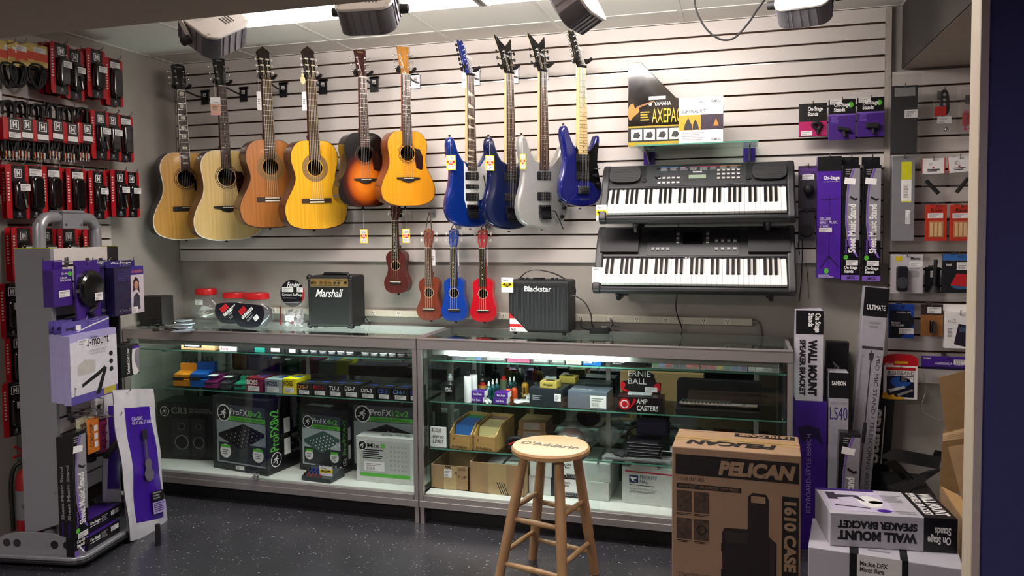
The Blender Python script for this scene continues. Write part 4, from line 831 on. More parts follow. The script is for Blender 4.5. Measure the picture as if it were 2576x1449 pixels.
text(t, face((W_, D_, H_), 'F'), 'Marshall', (.2, .6, .82, .75), LWHITE, shear=.35, bold=.012, lift=.008, sp=.95, name='script_logo')
for sx in (-1, 1):
    for z in (.008, H_): MB().ball((sx * (w2 - .008), -D_ / 2 + .01, z + (.008 if z < .1 else -.01)), .017, 10).obj('corner_guard', BLKP, t, smooth=1.2)
    MB().cyl((sx * (w2 - .03), -D_ / 2 + .03, 0), (sx * (w2 - .03), -D_ / 2 + .03, .012), .012, 12).obj('foot', RUBBER, t); MB().cyl((sx * (w2 - .03), D_ / 2 - .03, 0), (sx * (w2 - .03), D_ / 2 - .03, .012), .012, 12).obj('foot', RUBBER, t)
MB().tube([(-.075, 0, H_), (-.07, 0, H_ + .008), (.07, 0, H_ + .008), (.075, 0, H_)], .009, 8).obj('carry_handle', BLKP, t, smooth=.8)
MBX = t
# Blackstar amp
a = onY(1279, 829, -.27); b = onY(1432, 835, -.27); W_ = b.x - a.x; H_ = onY(1350, 706, a.y).z - CZ; D_ = .17
t = thing('guitar_amplifier', 'black stereo amplifier with ribbed grille and strap handle', 'amplifier', ((a.x + b.x) / 2, a.y + D_ / 2, CZ)); w2 = W_ / 2
MB().box(-w2, -D_ / 2, .012, w2, D_ / 2, H_).obj('cabinet', TOL, t, .012, seg=3)
g = MB().box(-w2 + .014, -D_ / 2 - .002, .026, w2 - .014, -D_ / 2 + .01, H_ - .03).obj('speaker_grille', mat('#101113', .5, name='grille_backing'), t)
for i in range(44):
    x = -w2 + .02 + i * (W_ - .04) / 43; MB().box(x - .0013, -D_ / 2 - .0045, .028, x + .0013, -D_ / 2 - .001, H_ - .032).obj('grille_rib', mat('#3a3c40', .4), g)
f = face((W_, D_ + .01, H_), 'F'); text(t, f, 'Blackstar', (.28, .8, .72, .9), LWHITE, bold=.02, lift=.002, name='maker_lettering')
for (pl, m) in (([(.03, .06), (.33, .06), (.03, .4)], LWHITE), ([(.03, .3), (.12, .3), (.03, .4)], RED), ([(.03, .14), (.26, .14), (.2, .2), (.03, .2)], RED)): patch(t, f, None, m, .003 if m is LWHITE else .0036, name='promo_sticker', poly=pl)
text(t, f, 'V2', (.05, .075, .13, .125), INK, bold=.02, lift=.005)
for (x, z) in ((-.3, 0), (-.22, 0), (-.1, 0), (-.05, 0), (.0, 0), (.05, 0), (.2, 0), (.27, 0)): MB().cyl((x * W_, -D_ / 2 + .05, H_), (x * W_, -D_ / 2 + .05, H_ + .012), .0085, 12, .0075).obj('knob', BLKP, t, smooth=.6)
MB().box(-w2 + .02, -D_ / 2 + .025, H_, w2 - .02, -D_ / 2 + .08, H_ + .003).obj('control_panel', BLKP, t)
pth = smooth_loop([(-w2 + .02, .02, H_ - .01), (-w2 * .55, .02, H_ + .035), (-.02, .02, H_ + .045), (w2 * .5, .02, H_ + .02), (w2 + .004, .02, H_ - .04), (w2 + .006, .02, H_ - .09)], 6, False)
b = MB()
vs = []
for p in pth: vs += [(p[0], p[1] - .014, p[2]), (p[0], p[1] + .014, p[2]), (p[0] + .001, p[1] + .014, p[2] + .003), (p[0] + .001, p[1] - .014, p[2] + .003)]
b.add(vs, [(4 * i + j, 4 * i + (j + 1) % 4, 4 * i + 4 + (j + 1) % 4, 4 * i + 4 + j) for i in range(len(pth) - 1) for j in range(4)]); b.obj('strap_handle', RUBBER, t, smooth=.8)
MB().cyl((w2, .02, H_ - .085), (w2 + .012, .02, H_ - .085), .008, 12).obj('strap_button', CHROME, t, smooth=.6)
for sx in (-1, 1):
    for sy in (-1, 1): MB().cyl((sx * (w2 - .03), sy * .06, 0), (sx * (w2 - .03), sy * .06, .014), .01, 12).obj('foot', RUBBER, t)
card(t, (-w2 + .0, -D_ / 2 - .012, H_ - .022), .062, .075, 0, True, name='price_card')
# adapter and its leads
p = onZ(1508, 838, CZ); t = thing('power_adapter', 'black power brick lying on the glass counter', 'adapter', p, math.radians(8)); MB().box(-.05, -.028, 0, .05, .028, .032).obj('brick', BLKP, t, .004); patch(t, face((.1, .056, .032), 'T'), (.6, .2, .85, .8), WHITE, .0006, name='label_sticker')
P = lambda px, py, Y: onY(px, py, Y)
wires('lead_wire', 'thin black cord from the ribbed amplifier down to the power brick', 'wire', [P(1448, 745, -.28), P(1470, 760, -.26), P(1486, 790, -.24), P(1489, 815, -.22), p + Vector((-.03, .03, .02))])
wires('lead_wire', 'black cord looping from the wall strip behind the power brick', 'wire', [P(1462, 803, -.04), P(1462, 822, -.07), onZ(1480, 829, CZ + .01), p + Vector((-.052, 0, .014))], .0035)
wires('lead_wire', 'curled black lead lying beside the power brick', 'wire', [p + Vector((.052, 0, .014)), onZ(1535, 824, CZ + .006), P(1542, 815, -.07), P(1536, 802, -.045)], .003)
wires('lead_wire', 'short black cord behind the script-logo amplifier', 'wire', [P(917, 795, -.2), P(922, 803, -.17), onZ(930, 812, CZ + .005), onZ(934, 806, CZ + .005)], .003)
wires('lead_wire', 'black cord dangling below the lower keyboard', 'wire', [P(1704, 738, -.09), P(1700, 770, -.07), P(1706, 800, -.05), P(1716, 828, -.04), P(1713, 843, -.045)], .003)
wires('lead_wire', 'black cord between the two keyboards', 'wire', [P(1706, 556, -.12), P(1709, 578, -.12), P(1711, 600, -.1)], .003)
# plug strip along the wall
x0, x1 = onY(640, 786, -.03).x, onY(1893, 812, -.03).x; z1 = onY(1000, 781, -.03).z; z0 = onY(1000, 797, -.03).z
t = thing('plug_strip', 'long beige metal outlet strip running along the back wall', 'outlet strip', ((x0 + x1) / 2, 0, z0)); hw = (x1 - x0) / 2; SM = mat('#cfc8b6', .45, var=.02, name='strip_paint')
MB().box(-hw, -.035, 0, hw, 0, z1 - z0).obj('strip_body', SM, t, .003)
for px in (690, 750, 940, 1003, 1077, 1150, 1265, 1461, 1535, 1602, 1675, 1770, 1830):
    xx = onY(px, 790, -.035).x - (x0 + x1) / 2; h = z1 - z0; o = MB().box(xx - .014, -.0375, h * .12, xx + .014, -.035, h * .88).obj('outlet', mat('#e6e0d2', .4), t, .001)
    MB().box(xx - .007, -.0382, h * .45, xx - .004, -.0374, h * .72).box(xx + .002, -.0382, h * .45, xx + .005, -.0374, h * .72).cyl((xx, -.0374, h * .28), (xx, -.0382, h * .28), .0025, 8).obj('outlet_slots', BLACK, o)
MB().tube(smooth_loop([(hw, -.018, (z1 - z0) * .5), (hw + .02, -.018, (z1 - z0) * .45), (hw + .035, -.018, -.02), (hw + .036, -.018, -.13)], 5, False), .008, 8).obj('flexible_conduit', mat('#8a8578', .5), t, smooth=.8)
# jars
JARP = clear('#f4f4f4', 1.45, milk=.06)
LID = mat('#c21a1f', .35, name='red_plastic')
def jar(label, px, py, wpx, hpx, contents, rz=0.):
    p = onZ(px, py, CZ); yy = max(min(p.y, -.14), -.40); p = onY(px, py, yy); p.z = CZ; mp = mpp(px, py, p.y); W_ = wpx * mp[0]; H_ = hpx * mp[1]; t = thing('plastic_jar', label, 'jar', p, rz)
    prof = [(.30, 0), (.36, .01), (.47, .22), (.5, .42), (.46, .62), (.33, .76), (.3, .8), (.3, .86)]
    MB().lathe([(r * W_, z * H_) for r, z in prof], 28, sy=.62).obj('jar_body', JARP, t, smooth=.8)
    ld = MB().lathe([(.33 * W_, .82 * H_), (.345 * W_, .83 * H_), (.345 * W_, .96 * H_), (.32 * W_, 1.0 * H_), (.2 * W_, 1.0 * H_)], 28, sy=.8).obj('screw_lid', LID, t, smooth=.5)
    rn = random.Random(px)
    if contents == 'bags':
        for i in range(5):
            b = MB(); x, y, z = rn.uniform(-.2, .2) * W_, rn.uniform(-.12, .12) * W_, H_ * (.1 + .05 * i); M = Matrix.Translation((x, y, z + .02)) @ Euler((rn.uniform(.6, 1.3), rn.uniform(-.6, .6), rn.uniform(0, 3))).to_matrix().to_4x4()
            b.box(-.032, -.004, -.03, .032, .004, .03).xf(M); q = thing('parts_bag', 'small white bag inside the clear red-lidded jar', 'bag', p, rz, 'white bags in the jar'); b.obj('bag_film', mat('#cfc9c4', .45, var=.15, scale=50), q, .004)
        fr = (Vector((0, -.31 * W_ - .002, H_ * .62)), Vector((1, 0, 0)), Vector((0, 0, 1)), Vector((0, -1, 0)), .05, .03); sticker(t, fr, (0, 0, 1, 1))
    else:
        pl = [(x * W_, z * H_) for x, z in smooth_loop([(.26, .04), (.44, .3), (.46, .5), (.38, .66), (.0, .7), (-.38, .66), (-.46, .5), (-.44, .3), (-.26, .04)], 4)]
        lb = MB().prism(pl, -.315 * W_, -.31 * W_).obj('jar_label', mat('#14121c', .3, coat=.4), t)
        MB().lathe([(.28 * W_, .02 * H_), (.42 * W_, .25 * H_), (.43 * W_, .5 * H_), (.3 * W_, .62 * H_)], 20, sy=.6).obj('packed_filling', mat('#2a2430', .6, var=.5, scale=60), t, smooth=.8)
        fr = (Vector((0, -.316 * W_, H_ * .4)), Vector((math.cos(.7), 0, math.sin(.7))), Vector((-math.sin(.7), 0, math.cos(.7))), Vector((0, -1, 0)), .1, .1)
        patch(lb, fr, (.05, .52, .95, .68), LWHITE, .0006); text(lb, fr, 'ITSHOT FINE', (.08, .54, .92, .66), INK, bold=.02); text(lb, fr, 'Strap Locks', (.25, .38, .75, .48), LWHITE)
        for k in range(4): patch(lb, fr, (.1 + k * .13, .74, .2 + k * .13, 1.05), RED, .0006)
        lines(lb, fr, (.2, .18, .8, .3), 2, GREYP, lift=.0006); sticker(lb, fr, (.62, -.1, .95, .16))
    return t
jar('clear jar with a red lid holding small white bags', 520, 810, 70, 84, 'bags')
jar('red-lidded jar with a tilted black label, half hidden behind another jar', 592, 806, 74, 76, 'label', .25)
jar('red-lidded jar with a full-front black label', 646, 821, 88, 84, 'label', -.05)
p = onZ(742, 822, CZ); mp = mpp(742, 822, p.y); R_ = 29 * mp[0]; H_ = 66 * mp[1]
t = thing('earplug_tub', 'clear tub of bagged earplugs with a round black header card', 'tub', p)
MB().lathe([(R_ * .9, 0), (R_, .004), (R_ * 1.02, H_)], 28, cap=False).lathe([(.001, .001), (R_ * .9, .001)], 28, cap=False).obj('tub_wall', JARP, t, smooth=.8)
rn = random.Random(4)
for i in range(26):
    r = rn.uniform(.2, .75) * R_; a_ = rn.uniform(0, 6.3); M = Matrix.Translation((r * math.cos(a_), r * math.sin(a_), H_ * rn.uniform(.08, .62))) @ Euler((rn.uniform(0, 3), rn.uniform(0, 3), rn.uniform(0, 3))).to_matrix().to_4x4()
    q = thing('earplug_bag', 'tiny bagged earplug pair inside the clear tub', 'earplugs', p, 0, 'earplug bags in the tub'); MB().box(-.012, -.003, -.014, .012, .003, .014).xf(M).obj('bag_film', (mat('#cfcbd0', .4), mat('#bdb9bd', .4), mat('#b04048', .4))[i % 3 if i % 4 == 0 else 0], q, .002)
HC_ = MB().prism(circ(0, H_ * 1.28, 30 * mp[0], 28), -.02, -.019).obj('header_card', mat('#131217', .35), t); fr = (Vector((0, -.0202, H_ * 1.28)), Vector((1, 0, 0)), Vector((0, 0, 1)), Vector((0, -1, 0)), 60 * mp[0], 60 * mp[0])
text(HC_, fr, 'Fender', (.3, .72, .85, .92), LWHITE, shear=.3, bold=.01); text(HC_, fr, 'Concert EarPlugs', (.08, .38, .92, .5), LWHITE, bold=.01); lines(HC_, fr, (.1, .28, .7, .34), 1, GREYP); lines(HC_, fr, (.12, .12, .8, .17), 1, GREYP); sticker(HC_, fr, (.08, .55, .55, .72)); sticker(HC_, fr, (.7, .55, .95, .72)); patch(HC_, fr, None, RED, .0006, poly=[(.88, .15), (.97, .35), (.99, .6), (.93, .8), (.93, .5)])
fr = (Vector((-R_ * .75, -R_ * .72, H_ * .45)), Vector((.72, -.69, 0)), Vector((0, 0, 1)), Vector((-.69, -.72, 0)), .03, H_ * .7); patch(t, fr, (0, 0, 1, 1), mat('#a01820', .4), .002, .001, 'wrap_label'); patch(t, fr, (0, .3, .5, 1), BLACK, .0025, .0004)
fr = (Vector((.014, -R_ - .003, H_ * .38)), Vector((1, 0, 0)), Vector((0, 0, 1)), Vector((0, -1, 0)), .055, .03); sticker(t, fr, (0, 0, 1, 1))
# end of the counter: small speaker cube, coil of cable, connectors, papers
p = onY(382, 824, -.4); mp = mpp(380, 780, p.y); w_ = 56 * mp[0]
t = thing('desktop_speaker', 'plain dark cube speaker at the end of the counter', 'speaker', (max(p.x, XL + .075), -.36, CZ)); MB().box(-w_ / 2, -.045, .004, w_ / 2, .05, 76 * mp[1]).obj('cabinet', mat('#2d2a2a', .6, var=.05), t, .003)
for sx in (-1, 1): MB().cyl((sx * .03, -.03, 0), (sx * .03, -.03, .006), .008, 8).obj('foot', RUBBER, t); MB().cyl((sx * .03, .03, 0), (sx * .03, .03, .006), .008, 8).obj('foot', RUBBER, t)
p = onY(380, 826, -.455)
t = tag(MB().tube([(.045 * math.cos(i / 3.0) * (1 + .04 * math.sin(i)), .03 * math.sin(i / 3.0), .007 + .0009 * i) for i in range(48)], .004, 6).obj('cable_coil', RUBBER, smooth=.9), 'coiled black cable lying before the cube speaker', 'cable'); t.location = (p.x, p.y, CZ)
for i, (px, py, rz) in enumerate(((402, 829, .5), (415, 820, -.6), (425, 826, .1), (432, 812, .9))):
    p = onZ(px, py, CZ + .011); t = thing('cable_connector', 'nickel microphone cable plug lying among the papers', 'connector', (p.x, p.y, CZ + .0105), rz, 'cable plugs on the counter end')
    MB().cyl((-.035, 0, 0), (.0, 0, 0), .0095, 12).obj('sleeve', mat('#8f8c86', .3, 1.), t, smooth=.6); MB().cyl((.0, 0, 0), (.022, 0, 0), .008, 12, .006).obj('collar', CHROME, t, smooth=.6); MB().tube([(.022, 0, 0), (.04, .004, -.002), (.06, -.01, -.006)], .0032, 6).obj('cable_tail', RUBBER, t, smooth=.8)
for i, (px, py, rz) in enumerate(((458, 831, .2), (455, 825, .28), (462, 818, .1), (458, 811, -.25))):
    p = onZ(px, py, CZ + .006); t = thing('folded_leaflet', 'pale blue folded leaflet fanned on the counter', 'leaflet', (p.x, p.y, CZ + .0035 + i * .005), rz, 'leaflets on the counter end')
    MB().prism([(-.05, -.0025), (.05, -.0025), (.052, .0045), (-.05, -.001)], -.03, .03).obj('sheet', mat('#b7c3d6', .5), t); MB().prism([(-.05, -.003), (.0, -.003), (.0, -.0022), (-.05, -.0022)], -.031, .031).obj('fold', INK, t)

# ================================================================== STAGE LIGHTS UNDER THE CEILING
PARW = mat('#c6c3bf', .35, var=.02, name='white_metal'); FIN = mat('#85838a', .45, .3, name='grey_fins')
def parcan(label, px, py, Y, R, lens=.06):
    c = onY(px, py, Y); t = thing('stage_light', label, 'stage light', M=Matrix.Translation(c) @ Matrix.Scale(.85, 4))
    def tr(mb): return mb.xf(R)
    bo = MB(); pr = rrect(-.115, -.115, .115, .115, .055, 6)
    bo.prism(pr, -.055, .055, 'z'); tr(bo).obj('housing', FIN, t, .004, smooth=.4)
    rb = MB(); n = len(pr)
    for i in range(0, 96):
        q = i / 96 * n; k = int(q); u = pr[k]; v = pr[(k + 1) % n]; fx_ = u[0] + (v[0] - u[0]) * (q - k); fz_ = u[1] + (v[1] - u[1]) * (q - k); l = math.hypot(fx_, fz_); ux, uz = fx_ / l, fz_ / l
        rb.add([(fx_ + ux * .004 - uz * .0012, fz_ + uz * .004 + ux * .0012, -.05), (fx_ + ux * .004 + uz * .0012, fz_ + uz * .004 - ux * .0012, -.05), (fx_ + ux * .004 + uz * .0012, fz_ + uz * .004 - ux * .0012, .05), (fx_ + ux * .004 - uz * .0012, fz_ + uz * .004 + ux * .0012, .05), (fx_, fz_, -.05), (fx_, fz_, .05)], [(0, 1, 2, 3), (0, 3, 5, 4), (1, 4, 5, 2)])
    tr(rb).obj('cooling_fins', FIN, t)['kind'] = 'stuff'
    bp = tr(MB().prism(rrect(-.12, -.12, .12, .12, .05, 6), .055, .068, 'z')).obj('back_plate', PARW, t, .003)
    M4 = R; fr = (M4 @ Vector((0, 0, .068)), M4.to_3x3() @ Vector((1, 0, 0)), M4.to_3x3() @ Vector((0, 1, 0)), M4.to_3x3() @ Vector((0, 0, 1)), .2, .2)
    text(bp, fr, 'Eternal Lighting Co\nProPanel-Hybrid', (.1, .5, .9, .7), GREYP); 
    for k in range(4): patch(bp, fr, (.55 + k * .07, .15, .58 + k * .07, .38), BLACK, .0008, name='vent_slot')
    for sx in (-1, 1):
        for sy in (-1, 1): tr(MB().cyl((sx * .1, sy * .085, .068), (sx * .1, sy * .085, .071), .005, 8)).obj('screw', CHROME, bp)
    tr(MB().cyl((0, 0, -.062), (0, 0, -.055), .1, 28)).obj('lens', mat('#9aa0a8', .1, .2, name='lens_plastic'), t, smooth=.5)
    yk = MB(); up = R.to_3x3().inverted() @ Vector((0, 0, 1)); top = up.normalized() * .17
    for s in (-1, 1):
        p0 = Vector((s * .128, 0, 0)); p1 = Vector((s * .128, top.y * .55, top.z * .55)); q = Vector((0, -top.z, top.y)).normalized() * .014
        for (A, B) in ((p0 - (p1 - p0) * .15, p1), (p1, Vector((0, top.y, top.z)))):
            d = (B - A).normalized(); w_ = d.cross(Vector((0, -top.z, top.y)).normalized()); w_.normalize(); w_ *= .0025
            vs = [A + q + w_, A - q + w_, B - q + w_, B + q + w_, A + q - w_, A - q - w_, B - q - w_, B + q - w_]; yk.add(vs, [(0, 1, 2, 3), (7, 6, 5, 4), (0, 4, 5, 1), (1, 5, 6, 2), (2, 6, 7, 3), (3, 7, 4, 0)])
    tr(yk).obj('yoke', PARW, t)
    for s in (-1, 1): tr(MB().cyl((s * .131, 0, 0), (s * .165, 0, 0), .021, 18, .019).cyl((s * .165, 0, 0), (s * .168, 0, 0), .012, 14, .01)).obj('tilt_knob', RUBBER, t, smooth=.6)
    tp = (R @ top) ; h = (CEIL - c.z) / .85; tr_ = MB().cyl((tp.x, tp.y, tp.z - .01), (tp.x, tp.y, h), .012, 10).cyl((tp.x, tp.y, h - .012), (tp.x, tp.y, h), .04, 14); tr_.obj('hanging_bolt', PARW, t, smooth=.6)
    return t
def Rm(rx, ry, rz): return (Matrix.Rotation(math.radians(rz), 4, 'Z') @ Matrix.Rotation(math.radians(ry), 4, 'Y') @ Matrix.Rotation(math.radians(rx), 4, 'X'))
parcan('white stage light with crossed yoke arms, before the acoustic guitars', 535, 74, -1.45, Rm(50, 0, 40) @ Matrix.Rotation(.7, 4, 'Z'))
parcan('stage light turned flat with grey finned side, printed maker name', 932, 26, -1.45, Rm(42, 0, 8))
parcan('stage light tipped edge-on above the short blue guitar', 1442, 4, -1.2, Rm(62, 0, 78))
parcan('stage light beside a drooping black cable near the niche', 2025, 2, -.75, Rm(55, 0, -12))
wires('light_cable', 'black cable drooping in a loop below the ceiling', 'cable', [onY(1746, -30, -.6), onY(1750, 20, -.6), onY(1772, 66, -.6), onY(1800, 93, -.6), onY(1826, 101, -.6), onY(1852, 92, -.6), onY(1884, 56, -.6), onY(1904, 26, -.6), onY(1926, -6, -.6), onY(1935, -45, -.6)], .0045, k=8)

# ================================================================== LEFT WALL: CABLES ON HOOKS
PACKR = mat('#b3121d', .35, coat=.3, name='red_card'); PACKK = mat('#121014', .3, coat=.3, name='black_card'); BLIS = mat('#0d0d0f', .12, coat=.8, name='black_blister')
def hlogo(parent, fr, m=None):
    patch(parent, fr, (0, 0, 1, 1), LWHITE, .0008, name='logo'); patch(parent, fr, (.1, .08, .9, .92), PACKK, .0012); text(parent, fr, 'H', (.24, .18, .76, .82), LWHITE, bold=.08, lift=.0018)
def red_pack(kind):
    t = thing('cable_pack', 'red and black carded cable hanging on the wall beside the pipe rack', 'cable pack', (0, 0, 0), 0, 'red cable packs on the slatted side wall'); w_, h = .115, .245
    MB().prism(rrect(-w_ / 2, -h, w_ / 2, 0, .012, 3), -.0008, .0008).obj('backing_card', PACKR, t)
    fr = (Vector((0, -.001, -h / 2)), Vector((1, 0, 0)), Vector((0, 0, 1)), Vector((0, -1, 0)), w_, h)
    patch(t, fr, (.24, .0, .84, .99), PACKK, .0006)
    patch(t, fr, (.42, .93, .66, .965), mat('#3a3a3c', .5), .001, name='hang_slot')
    if kind != 2: hlogo(t, (Vector((.004, -.0016, -h * .16)), Vector((1, 0, 0)), Vector((0, 0, 1)), Vector((0, -1, 0)), .036, .038))
    z0, z1 = -h * .84, -h * (.28 if kind != 2 else .2); MB().prism(rrect(-.026, z0, .034, z1, .022, 4), -.03, -.001).obj('coiled_cable', BLIS, t, .01, smooth=.6, seg=3)
    if kind == 1:
        b = MB(); b.cyl((.016, -.034, z0 + .012), (.008, -.034, z0 + .05), .0042, 8); b.cyl((.008, -.034, z0 + .05), (.004, -.033, z0 + .075), .0062, 8, mi=1); b.obj('jack_plug', [CHROME, RUBBER], t, smooth=.6)
    text(t, fr, 'AUDIO', (.42, .03, .66, .06), GREYP); patch(t, fr, None, GREYP, .001, name='round_mark', poly=circ(.54, .095, .06, 12, .03))
    lines(t, fr, (.06, .3, .16, .85), 10, mat('#d9c9c6', .5), lift=.0006, seed=3)
    if kind == 2: sticker(t, fr, (.3, .8, .86, .93))
    else: sticker(t, (Vector((.012, -.032, -h * .42)), Vector((1, 0, 0)), Vector((0, 0, 1)), Vector((0, -1, 0)), .05, .03), (0, 0, 1, 1))
    return t
def loop_pack():
    t = thing('cable_bundle', 'looped black cable in a red band hanging by the red packs', 'cable', (0, 0, 0), 0, 'banded cable bundles on the slatted side wall')
    for k in range(4):
        o = (k - 1.5) * .009; MB().tube(smooth_loop([(-.03 + o * .5, o * .4, -.06), (-.024, o * .4, -.012), (0, o * .4, .0), (.024, o * .4, -.012), (.03 + o * .5, o * .4, -.06), (.028, o * .4, -.18), (.018 + o, o * .4, -.235), (0 + o, o * .4, -.25), (-.018 + o, o * .4, -.235), (-.028, o * .4, -.18)], 4), .0055, 6).obj('cable_loop', RUBBER, t, smooth=.9)
    bd = MB().box(-.046, -.022, -.175, .046, .022, -.075).obj('red_band', PACKR, t, .004); f = (Vector((.008, -.0225, -.125)), Vector((1, 0, 0)), Vector((0, 0, 1)), Vector((0, -1, 0)), .06, .1)
    patch(bd, f, (0, 0, 1, 1), PACKK, .0006); hlogo(bd, (f[0] + Vector((0, -.001, .02)), f[1], f[2], f[3], .04, .042)); sticker(bd, f, (.02, .12, .98, .36))
    for k, c in enumerate(('#c8622c', '#b9b4ae', '#c8622c', '#b9b4ae')):
        x = (k - 1.5) * .017; b = MB(); b.tube([(x * .6, 0, -.17), (x, -.004, -.2), (x, -.006, -.225)], .0025, 6, mi=2); b.cyl((x, -.006, -.25), (x, -.006, -.222), .005, 8, mi=0); b.cyl((x, -.006, -.262), (x, -.006, -.25), .0038, 8, mi=1); b.obj('plug', [mat(c, .4), CHROME, RUBBER], t, smooth=.6)
    return t
def loom_pack():
    t = thing('cable_header_pack', 'cable under a yellow and red header card at the top of the wall', 'cable pack', (0, 0, 0), 0, 'yellow headed cable packs on the top hooks')
    MB().box(-.055, -.001, -.1, .055, .001, 0).obj('header_card', mat('#c9ad62', .5), t); f = (Vector((0, -.001, -.05)), Vector((1, 0, 0)), Vector((0, 0, 1)), Vector((0, -1, 0)), .11, .1); patch(t, f, (0, .25, 1, .62), mat('#c4432e', .5), .0006); sticker(t, f, (.35, .62, .9, .86)); lines(t, f, (.05, .05, .95, .2), 3, mat('#9a7a3a', .5), lift=.0006)
    for k in range(3): MB().tube(smooth_loop([(-.035, .004 * k, -.1), (.03, .004 * k, -.1), (.04 - .01 * k, .004 * k, -.16), (.0, .004 * k, -.2), (-.04 + .008 * k, .004 * k, -.16)], 5), .0055, 6).obj('cable_loop', RUBBER, t, smooth=.9)
    return t
RX = math.radians(90)
protos = [red_pack(0), red_pack(1), red_pack(2), loop_pack(), loom_pack()]; used = [False] * 5
def place(kind, px, py, out, rz=RX):
    p = onX(px, py, XL + out); M = Matrix.Translation(p) @ Matrix.Rotation(rz, 4, 'Z')
    if not used[kind]: used[kind] = True; protos[kind].matrix_world = M; return protos[kind], p
    return dup(protos[kind], M), p
hookn = 0
def wall_hook(p, length=.2, row='top'):
    t = thing('slat_hook', 'thin steel hook in the ' + row + ' row of the cable wall', 'hook', (XL + .02, p.y, p.z + .004), 0, 'steel hooks of the ' + row + ' row')
    MB().box(-.002, -.012, -.02, .002, .012, .02).obj('hook_plate', STEEL, t); MB().tube([(0, 0, 0), (length - .02, 0, .002), (length - .005, 0, .008), (length, 0, .022)], .0022, 6).obj('prong', STEEL, t, smooth=.8)
rn = random.Random(11)
ROWS = [(4, [(18, 106, 1), (45, 106, 2), (92, 112, 2)]), (0, [(150, 108, 3), (185, 124, 2), (240, 124, 3), (285, 148, 2)]),
        (3, [(20, 254, 2), (52, 256, 2), (92, 263, 2), (130, 262, 2), (168, 271, 2), (206, 272, 2)]), (0, [(250, 279, 3), (280, 284, 2), (312, 290, 2)]),
        (0, [(42, 414, 2), (84, 416, 2), (130, 419, 2), (190, 424, 3), (244, 430, 2), (299, 428, 2), (328, 432, 2)]), (0, [(56, 572, 2), (112, 574, 2), (170, 575, 2), (232, 577, 2)]),
        (0, [(26, 712, 1), (40, 842, 1), (34, 960, 1)])]
RN = ('topmost', 'topmost', 'second', 'second', 'third', 'fourth', 'lowest')
KD = ('red cable pack with the boxed letter mark', 'red cable pack with a bare plug showing', 'red cable pack with a sticker across its top', 'looped black cable in a red band', 'cable under a yellow and red header card')
for ri, (kind, lst) in enumerate(ROWS):
    for i, (px, py, n) in enumerate(lst):
        for j in range(n):
            kd = kind if kind >= 3 else rn.choice((0, 1, 2)); jit = rn.uniform(-.05, .05); o, p = place(kd, px, py, .16 - .0, RX + jit)
            o.location = (o.location.x - j * .036, o.location.y + rn.uniform(-.004, .004) * j, o.location.z + .0)
            o['label'] = KD[kd] + (', foremost on a ' if j == 0 else ', behind others on a ') + RN[ri] + ' row hook'
            o['group'] = RN[ri] + (' row foremost: ' if j == 0 else ' row behind: ') + KD[kd]
            if j == 0: wall_hook(Vector((0, p.y, p.z - .012)), .19, RN[ri])
# poster on the near end of the wall
p0 = onX(3, 235, XJ); p1 = onX(14, 525, XJ)
t = thing('wall_poster', 'white poster with crimson panel on the grey side wall', 'poster', (XJ, p0.y - .15, p1.z + .02)); fr = (Vector((0, 0, (p0.z - p1.z) / 2)), Vector((0, 1, 0)), Vector((0, 0, 1)), Vector((1, 0, 0)), .3 + 2 * abs(p1.y - p0.y), p0.z - p1.z)
patch(t, fr, (0, 0, 1, 1), WHITE, .0015, .0012, 'poster_sheet'); patch(t, fr, (.05, .08, .95, .75), mat('#8d1638', .5), .002, .0004)

# ================================================================== PIPE RACK OF STANDS
RKM = Matrix.Translation((-2.928, -1.373, 0)) @ Matrix.Rotation(math.radians(8.6), 4, 'Z'); RKI = RKM.inverted(); RZ = math.radians(8.6)
PAINTG = mat('#8a8a90', .45, .2, var=.04, scale=300, bump=.03, name='grey_hammered_paint'); PIPE = mat('#98989e', .32, .4, var=.03, name='silver_pipe')
rk = thing('display_rack', 'grey two-sided slatted display rack with bent pipe top', 'rack', M=RKM); RL = .46; ZT = 1.395
for y0, sgn in ((0, -1), (RL - .02, 1)):
    e = MB().prism([(-.088, .13), (.088, .19), (.088, ZT), (-.088, ZT)], y0, y0 + .02).obj('end_panel', PAINTG, rk, .003)
    if sgn > 0: MB().prism([(.03, .19), (.098, .19), (.098, ZT), (.03, ZT)], y0 - .012, y0 - .001).obj('black_inner_panel', BLKP, e)
    MB().box(-.088, y0, ZT, .088, y0 + .02, ZT + .004).obj('lime_edge', mat('#a9b51e', .5), e)
    for z in (.33, 1.3): MB().cyl((.066, y0 - .001, z), (.066, y0 - .004, z), .006, 10).obj('bolt', CHROME, e)
MB().box(.03, .02, .2, .034, RL - .032, ZT - .005).obj('slat_board', SLOTM, rk); MB().box(-.034, .02, .2, -.03, RL - .032, ZT - .005).obj('slat_board', SLOTM, rk)
zt = ZT - .005; z = ZT - .075
while z > .22:
    MB().box(.032, .02, z, .048, RL - .032, zt).obj('slat', SLAT, rk, .0006); MB().box(-.048, .02, z, -.032, RL - .032, zt).obj('slat', SLAT, rk, .0006); zt = z - GAP; z -= .075
MB().box(.03, .02, ZT - .06, .05, RL - .03, ZT).obj('top_rail', SLAT, rk, .001)
MB().tube([(0, .045, .02)] + smooth_loop([(0, .045, .9), (0, .045, 1.44), (0, .05, 1.49), (0, .075, 1.522), (0, .12, 1.532), (0, .34, 1.532), (0, .385, 1.522), (0, .41, 1.49), (0, .415, 1.44), (0, .415, .9)], 4, False) + [(0, .415, .02)], .026, 16).obj('pipe_frame', PIPE, rk, smooth=.9)
sh = MB().box(-.03, .16, 1.482, .03, .29, 1.56).box(-.035, .155, 1.555, .035, .295, 1.566).obj('sign_holder', PAINTG, rk, .002)
